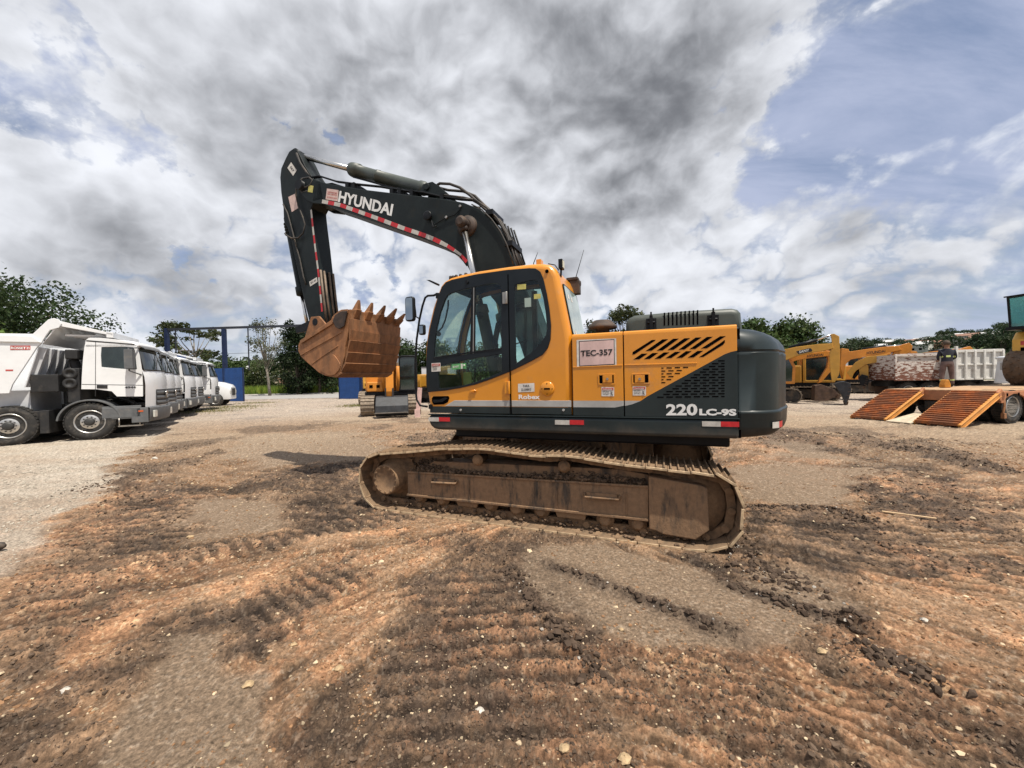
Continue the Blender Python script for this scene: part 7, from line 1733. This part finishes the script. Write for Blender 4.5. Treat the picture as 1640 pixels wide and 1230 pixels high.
# ---- excavator in the middle, facing the camera
CEN = Fr((595+64/2-820)/FPX*19.9-.25, 20.6, R(-7))
def front_exc(label, loc, rz, mat, cabmat=BLACK, boom=True):
    t = thing('excavator', label, 'excavator', (loc[0], loc[1], 0), rz, 'excavators facing the camera in the middle distance'); Q = Matrix.Rotation(R(90), 4, 'Z')
    for y in (-1.05, 1.05):
        tt = thing('x', None, None); bpy.data.objects.remove(tt)
    # local: x right, y away; tracks run along y
    for xc in (-1.10, 1.10):
        n0 = len(t.children)
        track(t, -1.9, 1.9, xc, .62, .95)
        tk = [c for c in t.children if c.name.startswith('track')][-1]; tk.rotation_euler.z = R(-90)
    m = MB(); m.box(-.75, .75, -1.0, 1.2, .4, .95); m.build('carbody', DK, t)
    m = MB(); m.box(-1.25, 1.25, -1.35, 2.2, .98, 1.16); m.build('frame', BLACK, t, bevel=.02)
    m = MB(); m.box(-1.25, -.35, -1.05, .9, 1.16, 2.1); m.box(-1.15, -.40, -1.40, -1.05, 1.16, 1.65); m.box(-1.25, 1.25, .9, 2.3, 1.16, 2.15); hs2 = m.build('engine_housing', mat, t, bevel=.05)
    for x in (-.95, -.62): m = MB(); m.box(x-.08, x+.08, -1.41, -1.395, 1.35, 1.50); m.build('step_opening', MBLACK, hs2)
    m = MB(); m.box(-.28, -.22, -1.2, .4, 1.1, 2.0); m.box(.22, .28, -1.2, .4, 1.1, 2.0); m.build('boom_bracket', mat, t, bevel=.02)
    cp = [(.36, 1.16), (.36, 2.85), (.5, 2.95), (1.15, 2.95), (1.27, 2.85), (1.27, 1.16)]
    m = MB(); m.plate(cp, [inset(cp, .09)], -1.40, -1.34); m.plate(cp, [inset(cp, .09)], .35, .41)
    m.prism([cp[0], cp[1], (cp[1][0]+.05, cp[1][1]), (cp[0][0]+.05, cp[0][1])], -1.34, .35); m.prism([(cp[4][0]-.05, cp[4][1]), cp[4], cp[5], (cp[5][0]-.05, cp[5][1])], -1.34, .35); m.prism([cp[1], cp[2], cp[3], cp[4], (cp[4][0], cp[4][1]-.05), (cp[1][0], cp[1][1]-.05)], -1.34, .35); cb_ = m.build('cab', cabmat, t, bevel=.03)
    m = MB(); m.prism(inset(cp, .08), -1.36, -1.355); m.build('windscreen', WGLASS, cb_); m = MB(); m.box(.40, 1.23, -1.41, -1.37, 1.85, 1.90); m.build('glass_bar', cabmat, cb_)
    if boom:
        m = MB(); bp = [(.9, 1.5), (.5, 2.7), (-.5, 3.9), (-1.2, 4.05), (-1.9, 3.55), (-2.0, 3.25), (-1.1, 3.5), (-.3, 3.2), (.5, 2.0), (.6, 1.35)]
        m.prism([(a-.6, b*.93) for a, b in bp], -.24, .24, M=Q); bo = m.build('boom', mat, t, bevel=.02)
        m = MB(); m.prism([(-2.5, 3.55), (-2.2, 3.65), (-2.05, 3.2), (-2.35, 1.0), (-2.6, .9), (-2.72, 1.3)], -.17, .17, M=Q @ Matrix.Translation((0, 0, -.1))); m.build('stick', mat, t, bevel=.02)
        for x in (-.34, .34): m = MB(); m.cyl((x, -1.3, 1.2), (x, -1.6, 2.4), .08, n=12); m.cyl((x, -1.58, 2.35), (x, -1.2, 3.2), .045, n=10, mi=1); m.build('boom_cylinder', [mat, CHROME], t)
        m = MB()
        pr = [(-2.35, 1.0), (-2.65, .95), (-3.0, .55), (-3.05, .25), (-2.8, .06), (-2.3, .08), (-2.1, .5)]
        m.prism(pr, -.72, .72, M=Q @ Matrix.Translation((-.1, -.10, 0))); bk = m.build('bucket', GYB, t, bevel=.03)
        m = MB(); m.box(-.62, .82, -3.20, -3.10, .22, .26); m.build('bucket_lip', STEEL, bk)
        for x in (-.18, .14): m = MB(); m.box(x-.03, x+.03, -2.75, -2.3, .8, 1.35); m.build('hinge_ear', GYB, bk)
    return t
gx = -6.35
front_exc('orange-yellow excavator facing the camera, black bucket on the ground', (gx, 20.5), R(14), YEO)
x, y = gl(672, 27); front_exc('yellow excavator partly hidden behind the mirror rail, farther back', (x+.3, y+2, 0), R(-12), YEL, boom=False)
x, y = gl(582, 28); front_exc('yellow excavator whose left track and body peek out beside the blue panel', (x+1.1, y+1, 0), R(10), YEL, boom=False)
# grey truck box and pinkish-white pole behind the rail
x, y = gl(676, 36); t = thing('box_truck', 'grey box truck seen in the gap left of the cab', 'truck', (x+.8, y+4, 0), R(5)); m = MB(); m.box(-1.6, 1.6, -1, 4, 1.0, 3.0); m.build('cargo_box', BODYG, t, bevel=.03); m = MB(); m.box(-1.62, 1.62, -1.02, -.98, 2.9, 3.02); m.build('rim_bar', TGREY, t)
for x_ in (-1.0, 1.0): wheel(t, x_*1.2, .3, .5, .5, .3, -1)
x, y = gl(667.5, 17.5); t = MB(); t.box(-.10, .10, -.02, .02, .35, 1.35, M=Matrix.Rotation(R(6), 4, 'Y')); t.box(-.12, .12, -.04, .04, .0, .36); o = t.build('barrier_board', P('faded_pink_board', (.62, .42, .38), .7, 0, .1, 6), loc=(x, y, 0)); tag(o, 'faded pink and white board standing behind the mirror rail', 'board')
# white vehicles behind the excavators at right
def simple_truck(label, x, y, rz, w_, h0, h1, mat, cabin=True, group=None):
    t = thing('parked_truck', label, 'truck', (x, y, 0), rz, group); m = MB(); m.box(-w_/2, w_/2, -1.2, 1.2, h0, h1); b = m.build('cargo_box', mat, t, bevel=.04)
    for k in range(int(w_/1.2)): m = MB(); xx = -w_/2+.5+k*1.2; m.box(xx-.04, xx+.04, -1.23, -1.19, h0+.1, h1-.1); m.build('upright_rib', BODYG, b)
    if cabin: m = MB(); m.prism([(w_/2+.1, h0-.2), (w_/2+.1, h1), (w_/2+1.4, h1), (w_/2+1.8, h1-.8), (w_/2+1.85, h0-.2)], -1.15, 1.15); c = m.build('cab', mat, t, bevel=.06); m = MB(); m.prism([(w_/2+.5, h1-.85), (w_/2+.5, h1-.15), (w_/2+1.3, h1-.15), (w_/2+1.6, h1-.85)], -1.16, -1.14); m.build('side_window', WGLASS, c)
    m = MB(); m.box(-w_/2, w_/2+1.7, -.5, .5, h0-.3, h0); m.build('chassis', TBLACK, t)
    for xx in (-w_/2+1, w_/2+.9 if cabin else w_/2-1): wheel(t, xx, -1.2, .5, .5, .3, -1)
    return t
x, y = gl(1292, 38); simple_truck('white box truck behind the first yellow machines', x, y, R(-35), 5, 1.0, 3.0, TWHITE, True, 'white trucks behind the yellow excavators')
x, y = gl(1406, 40); simple_truck('white truck behind the dull yellow excavator', x, y, R(-35), 4, 1.0, 2.6, TWHITE, True, 'white trucks behind the yellow excavators')
# ================================================================== dump bodies behind the trailer
RUSTW = P('rust_on_white_paint', (.47, .44, .41), .7, 0, .08, 2); 
def rusty():
    m, nt, out = newmat('flaking_white_paint'); L = nt.links; b = N(nt, 'ShaderNodeBsdfPrincipled'); L.new(b.outputs[0], out.inputs[0]); b.inputs['Roughness'].default_value = .8
    tc = N(nt, 'ShaderNodeTexCoord'); mp = N(nt, 'ShaderNodeMapping'); L.new(tc.outputs['Object'], mp.inputs[0]); mp.inputs['Scale'].default_value = (1.0, 1.0, 2.6)
    n = noise(nt, 3.6, 8, .68, mp.outputs[0]); sp = N(nt, 'ShaderNodeSeparateXYZ'); L.new(tc.outputs['Object'], sp.inputs[0])
    f = ramp(nt, math_(nt, 'ADD', n, math_(nt, 'MULTIPLY', sp.outputs[2], -.12)), .25, .32); L.new(mixc(nt, f, (.52, .47, .43), (.15, .058, .035)), b.inputs['Base Color']); return m
RST = rusty()
def dbody(label, xa, xb, D, z0, z1, mat, ribs, rz, group=None, post=False):
    a, _ = gl(xa, D); b, _ = gl(xb, D); L_ = b-a; t = thing('tipper_truck', label, 'dump truck', (a, D, 0), rz, group)
    m = MB(); m.plate([(0, z0), (0, z1), (L_, z1), (L_, z0)], [], 0, .05); m.plate([(0, z0), (0, z1), (L_, z1), (L_, z0)], [], 2.3, 2.35); m.box(0, .05, .05, 2.3, z0, z1); m.box(L_-.05, L_, .05, 2.3, z0, z1); m.box(.05, L_-.05, .05, 2.3, z0, z0+.1); bd = m.build('side_walls', mat, t)
    m = MB(); m.box(-.03, L_+.03, -.08, .0, z1-.10, z1+.04); m.box(-.03, L_+.03, -.07, 0, z0-.04, z0+.06); m.build('rail', mat, bd, bevel=.01)
    for k in range(ribs): x = L_*(k+.0)/(ribs-1) if ribs > 1 else 0; m = MB(); m.box(x-.05, x+.05, -.10, 0, z0-.02, z1+(.22 if post and k == 0 else 0)); m.build('upright_rib', mat, bd, bevel=.01)
    if post: m = MB(); m.box(0, L_, -.06, 0, (z0+z1)/2-.03, (z0+z1)/2+.05); m.build('middle_rail', mat, bd, bevel=.01)
    m = MB(); m.box(.2, L_-.2, .6, 1.7, z0-.35, z0-.05); m.build('subframe', TBLACK, t)
    for x in (.8, 2.0, L_-.6): wheel(t, x, .1, .52, .52, .3, -1)
    return t
dbody('dump truck body with flaking white paint and rust behind the trailer ramps', 1433, 1506, 20.5, 1.16, 2.50, RST, 2, R(-4))
WDB = P('weathered_white_paint', (.60, .59, .56), .6, 0, .08, 1.5, dirt=.45, dcol=(.20, .17, .13), dscale=1.6)
dbody('white dump truck body with upright ribs behind the standing man', 1530, 1600, 19.6, 1.16, 2.62, WDB, 6, R(-3), post=True)
m = MB(); x, y = gl(1611, 18.6); m.lathe((0, 0, .95), (0, 0, 1), [(0, .36), (.05, .36), (.95, .27), (1.15, .26), (1.2, .33), (1.26, .33), (1.3, .2), (1.31, 0)], 20); o = m.build('white_hopper', P('white_metal', (.55, .57, .60), .45, 0, .05, 2, dirt=.2, dcol=(.3, .28, .25)), loc=(x, y, 0)); tag(o, 'white tapered metal column beside the white dump body', 'column')
m = MB(); m.lathe((0, 0, 0), (0, 0, 1), [(0, .4), (.95, .36)], 16); 
# ================================================================== low loader trailer with ramps
RAMPO = P('orange_ramp_paint', (.46, .14, .03), .65, 0, .18, 5, dirt=.8, dcol=(.15, .07, .04), dscale=2.6, bump=.3); RAMPY = P('ochre_ramp_side', (.55, .24, .05), .5, 0, .1, 3, dirt=.3, dcol=(.3, .13, .05)); TRB = P('faded_orange_steel', (.40, .165, .075), .7, 0, .12, 2.5, dirt=.4, dcol=(.22, .11, .06)); WOOD = P('worn_deck_planks', (.42, .27, .15), .85, 0, .2, 4, dirt=.3, stretch=(.4, 4, 4))
TL = thing('low_loader_trailer', 'orange low-loader trailer with two lowered ribbed ramps', 'trailer', (12.78, 10.98, 0), R(15))
DZ = 1.0; RL_ = 1.78
for k, y0 in enumerate((.0, 1.78)):
    rp_ = thing('ramp_', None, None); bpy.data.objects.remove(rp_)
    m = MB(); w_ = 1.06
    sl_ang = math.atan2(DZ-.10, RL_); Ls = math.hypot(DZ-.10, RL_); M_ = Matrix.Translation((0, y0, .06)) @ Matrix.Rotation(-sl_ang, 4, 'Y')
    for yy in (.33, .70): m.box(0, Ls, yy-.04, yy+.04, -.10, 0, M=M_)
    m.box(0, Ls, .0, w_, -.02, .0, M=M_)
    rmp = m.build('ramp', RAMPO, TL, bevel=.004)
    m = MB(); m.box(0, Ls, -.012, .05, -.13, .02, M=M_); m.box(0, Ls, -.035, -.012, -.13, -.11, M=M_); m.box(0, Ls, -.035, -.012, 0.0, .02, M=M_); m.box(0, Ls, w_-.05, w_, -.13, .02, M=M_); m.build('ramp_side_beam', RAMPY, rmp, bevel=.004)
    m = MB()
    for i in range(17): x = .05+i*(Ls-.10)/16; m.prism([(x-.022, .001), (x+.022, .001), (x+.012, .065), (x-.012, .065)], .03, w_-.03, M=M_)
    m.build('ramp_rungs', RAMPO, rmp)
    m = MB(); m.prism([(-.02, -.10), (.16, -.10), (.22, .10), (.05, .28), (-.12, .16)], -.02, .06, M=Matrix.Translation((RL_+.03, y0, DZ-.20))); m.build('ramp_hinge', TRB, rmp, bevel=.02)
m = MB(); m.box(RL_+.05, 9.0, .04, 2.82, DZ-.06, DZ-.02); deckb = m.build('deck', TRB, TL)
m = MB()
for i in range(14): y0 = .06+i*.197; m.box(RL_+.08, 8.9, y0, y0+.185, DZ-.02, DZ+.012)
m.build('deck_planks', WOOD, deckb, bevel=.004)
m = MB(); m.prism([(RL_+.05, DZ-.36), (RL_+.05, DZ-.02), (9, DZ-.02), (9, DZ-.36), (4.6, DZ-.36), (4.45, DZ-.22), (4.1, DZ-.10), (3.8, DZ-.10), (3.45, DZ-.22), (3.3, DZ-.36), (3.12, DZ-.36), (2.98, DZ-.22), (2.65, DZ-.10), (2.4, DZ-.10), (2.05, DZ-.22), (1.98, DZ-.36)], -.02, .04); m.prism([(RL_+.05, DZ-.36), (RL_+.05, DZ-.02), (9, DZ-.02), (9, DZ-.36)], 2.82, 2.88); m.box(RL_+.05, RL_+.13, .04, 2.82, DZ-.34, DZ-.06); sb = m.build('side_beam', TRB, TL, bevel=.012)
m = MB()
for i in range(9): x = 2.1+i*.55; m.box(x-.03, x+.03, -.032, -.018, DZ-.16, DZ-.07)
m.build('lashing_slots', MBLACK, sb)
m = MB(); m.box(RL_+.2, 9, .6, .85, .45, DZ-.07); m.box(RL_+.2, 9, 2.0, 2.25, .45, DZ-.07); m.box(RL_+.05, RL_+.12, 1.1, 1.75, .3, .62)
for x in (2.52, 3.92, 5.3): m.cyl((x, .1, .5), (x, 2.8, .5), .07, n=10)
m.build('chassis', DK, TL, bevel=.01)
for x in (2.52, 3.92, 5.3): wheel(TL, x, .03, .505, .50, .28, -1, False); wheel(TL, x, .40, .505, .50, .28, -1, False); wheel(TL, x, 2.85, .505, .50, .28, 1, False)
m = MB(); m.tube([(2.0, .0, .75), (1.95, -.03, .55), (1.9, -.02, .35), (1.98, 0, .2)], .03, 8); m.box(1.88, 2.0, -.06, .02, .18, .34); m.build('ramp_spring_arm', RUSTB, TL, bevel=.01)
m = MB(); m.box(-.7, .6, -.32, .32, 0, .03, M=Matrix.Rotation(R(14), 4, 'Z') @ Matrix.Rotation(R(-9), 4, 'Y')); g = G(1447, 678); o = m.build('ramp_plate', P('sandy_plate', (.50, .42, .30), .8, 0, .15, 5, dirt=.3), loc=(12.95, 12.42, .12)); tag(o, 'sand-coloured plate lying on the ground between the two ramps', 'plate')
# ---- roller machine standing on the trailer at the right edge
RM = thing('soil_compactor', 'yellow compactor with glass cab and big muddy drum cut off by the right edge', 'compactor', (19.0, 13.9, 1.01), R(12))
DRX = .75; m = MB(); m.lathe((DRX, -.95, .70), (0, 1, 0), [(0, .6), (.02, .66), (.06, .70), (1.84, .70), (1.88, .66), (1.9, .6)], 40)
for k in range(11):
    for q in range(16):
        a = 2*math.pi*(q+.5*(k % 2))/16; c = Vector((DRX+.70*math.cos(a), -.86+k*.172, .70+.70*math.sin(a))); d = Vector((math.cos(a), 0, math.sin(a))); m.cyl(c-d*.02, c+d*.03, .05, .04, n=6)
m.build('drum', P('muddy_drum', (.12, .085, .06), .85, .1, .25, 4, dirt=.7, bump=.5), RM)
m = MB(); m.box(.4, 1.7, -1.15, -.98, .6, .9); m.box(.4, 1.7, .98, 1.15, .6, .9); m.box(1.5, 1.9, -1.1, 1.1, .55, 1.0); m.build('drum_frame', GREY, RM, bevel=.03)
m = MB(); m.prism([(.55, .75), (.42, 1.0), (.42, 1.75), (.62, 2.05), (1.4, 2.15), (3.2, 2.1), (3.4, .9), (3.2, .75)], -.85, .85); ho = m.build('engine_hood', P('compactor_yellow', (.62, .36, .06), .4, 0, .06, 2, dirt=.25), RM, bevel=.08, seg=3)
for k in range(3): m = MB(); m.box(.405, .43, -.6, .6, 1.05+k*.24, 1.2+k*.24); m.build('red_louvre', INKR if k == 2 else MBLACK, ho)
for k in range(3): m = MB(); m.box(.62, 1.2, -.86, -.845, 1.05+k*.24, 1.2+k*.24); m.build('side_louvre', MBLACK, ho)
cp = [(.15, 2.2), (.02, 3.35), (1.5, 3.55), (1.75, 2.2)]
m = MB()
for y in (-.78, .72): m.plate(cp, [inset(cp, .06)], y, y+.06); 
m.tube([(.95, -.75, 2.2), (1.1, -.75, 3.5)], .03, 6)
m.prism([(.02, 3.35), (1.5, 3.55), (1.5, 3.6), (.0, 3.40)], -.85, .85); m.box(.0, 1.8, -.8, .8, 2.1, 2.22); c_ = m.build('cab_frame', BLACK, RM, bevel=.01)
CG = glass('green_cab_glass', (.50, .80, .74), .9, .05); m = MB()
for y in (-.75, .75): m.prism(inset(cp, .05), y-.003, y+.003)
m.add([(.15, -.72, 2.2), (.15, .72, 2.2), (.02, .72, 3.35), (.02, -.72, 3.35)], [(0, 1, 2, 3)]); m.build('cab_glass', CG, c_)
# ================================================================== man on the trailer
def person(label, loc, rz, H):
    k = H/1.75; me = bpy.data.meshes.new('person'); bm = bmesh.new()
    J = {'pel': (0, 0, .98, .15, .115), 'wst': (0, 0, 1.12, .15, .105), 'chs': (0, .0, 1.32, .185, .125), 'nck': (0, .0, 1.47, .085, .08), 'hd0': (0, .01, 1.56, .065, .07), 'hd1': (0, .0, 1.66, .085, .10), 'hd2': (0, .0, 1.74, .05, .06),
         'hl': (-.10, 0, .90, .11, .11), 'kl': (-.135, .02, .50, .075, .08), 'al': (-.15, 0, .10, .050, .055), 'fl': (-.16, .10, .045, .045, .040), 'tl': (-.165, .19, .035, .035, .028),
         'hr': (.10, 0, .90, .11, .11), 'kr': (.135, .02, .50, .075, .08), 'ar': (.15, 0, .10, .050, .055), 'fr': (.16, .10, .045, .045, .040), 'tr': (.165, .19, .035, .035, .028),
         'sl': (-.19, 0, 1.40, .075, .075), 'el': (-.25, .01, 1.14, .050, .05), 'wl': (-.17, .17, 1.04, .034, .03), 'sr': (.19, 0, 1.40, .075, .075), 'er': (.25, .01, 1.14, .050, .05), 'wr': (.17, .17, 1.04, .034, .03)}
    E_ = [('pel', 'wst'), ('wst', 'chs'), ('chs', 'nck'), ('nck', 'hd0'), ('hd0', 'hd1'), ('hd1', 'hd2'), ('pel', 'hl'), ('hl', 'kl'), ('kl', 'al'), ('al', 'fl'), ('fl', 'tl'), ('pel', 'hr'), ('hr', 'kr'), ('kr', 'ar'), ('ar', 'fr'), ('fr', 'tr'), ('chs', 'sl'), ('sl', 'el'), ('el', 'wl'), ('chs', 'sr'), ('sr', 'er'), ('er', 'wr')]
    for s, w_ in ((-1, 'wl'), (1, 'wr')):
        bx, by, bz = J[w_][:3]; J['pm'+w_] = (bx*.85, by+.07, bz-.01, .036, .018); E_.append((w_, 'pm'+w_))
        for i, (ln, sp) in enumerate(((.075, -.028), (.085, -.009), (.08, .010), (.062, .028))):
            J['f%d'%i+w_] = (bx*.85+s*sp, by+.11, bz-.02, .0095, .0095); J['g%d'%i+w_] = (bx*.85+s*sp, by+.11+ln*.5, bz-.05, .008, .008); E_ += [('pm'+w_, 'f%d'%i+w_), ('f%d'%i+w_, 'g%d'%i+w_)]
        J['t'+w_] = (bx*.85-s*.04, by+.07, bz+.02, .011, .011); J['u'+w_] = (bx*.85-s*.05, by+.105, bz+.01, .009, .009); E_ += [('pm'+w_, 't'+w_), ('t'+w_, 'u'+w_)]
    vs = {n: bm.verts.new(Vector(v[:3])*k) for n, v in J.items()}
    for a, b in E_: bm.edges.new((vs[a], vs[b]))
    bm.verts.index_update(); idx = {n: v.index for n, v in vs.items()}; bm.to_mesh(me); bm.free()
    o = bpy.data.objects.new('person', me); COL.objects.link(o); sk_ = o.modifiers.new('skin', 'SKIN')
    for n, v in J.items(): q = me.skin_vertices[0].data[idx[n]]; q.radius = (v[3]*k, v[4]*k); q.use_root = (n == 'pel')
    ss_ = o.modifiers.new('sub', 'SUBSURF'); ss_.levels = 2; ss_.render_levels = 2
    bpy.context.view_layer.update(); ev = o.evaluated_get(bpy.context.evaluated_depsgraph_get()); me2 = bpy.data.meshes.new_from_object(ev)
    bpy.data.objects.remove(o)
    SK = P('skin', (.22, .115, .07), .6, 0, .05); SHIRT = P('navy_shirt', (.012, .014, .026), .85, 0, .15, 10); PANT = P('mauve_brown_trousers', (.115, .075, .070), .85, 0, .15, 8); HIV = P('reflective_band', (.50, .60, .22), .4, 0, .05); BOOT = P('boot', (.03, .025, .02), .7)
    for m_ in (SK, SHIRT, PANT, HIV, BOOT): me2.materials.append(m_)
    for p in me2.polygons:
        c = p.center/k; mi = 0
        if c.z < .14: mi = 4
        elif c.z < 1.00 and not (abs(c.x) > .12 and c.y > .06 and c.z > .8): mi = 2
        elif c.z < 1.49: mi = 1
        if (1.14 < c.z < 1.20 and abs(c.x) < .22) or .25 < c.z < .31: mi = 3
        if c.y > .10 and c.z > .85 and c.z < 1.3: mi = 0
        p.material_index = mi; p.use_smooth = True
    ob = bpy.data.objects.new('person', me2); COL.objects.link(ob); ob.location = loc; ob.rotation_euler.z = rz; tag(ob, label, 'person')
    m = MB(); m.ball((0, -.005*k, 1.695*k), .098*k, 14, 0, (.92, 1.08, 1.0)); m.lathe((0, .03*k, 1.715*k), (0, 0, 1), [(0, .10*k), (.012*k, .10*k), (.07*k, .085*k), (.095*k, .03*k), (.096*k, 0)], 18); m.build('hair_and_cap', P('brown_cap', (.07, .05, .035), .85), ob)
    m = MB()
    m.tube([(0, .088*k, 1.625*k), (0, .112*k, 1.615*k), (0, .095*k, 1.60*k)], [.010*k, .014*k, .010*k], 6); m.ball((-.085*k, .0, 1.62*k), .022*k, 8); m.ball((.085*k, .0, 1.62*k), .022*k, 8); m.build('nose_and_ears', SK, ob)
    m = MB(); m.ball((-.03*k, .083*k, 1.64*k), .010*k, 8); m.ball((.03*k, .083*k, 1.64*k), .010*k, 8); m.box(-.025*k, .025*k, .085*k, .092*k, 1.575*k, 1.582*k); m.build('eyes_and_mouth', INKB, ob)
    return ob
px_, py_ = gl(1517, 14.4)
person('man in navy shirt and brown trousers with reflective bands, standing on the trailer', (px_, py_, DZ+.012), R(-25), 1.70)
m = MB(); m.prism([(-.12, 0), (.12, 0), (.12, .12), (.05, .30), (-.05, .30), (-.12, .12)], -.1, .1); x, y = gl(1513.5, 14.0); o = m.build('orange_strap_bag', P('orange_cloth', (.50, .20, .02), .7), loc=(x, y, DZ+.25), bevel=.03); 
o.parent = None; o.location.z = DZ+.012; tag(o, 'small orange bag standing on the trailer deck at the man\'s feet', 'bag')
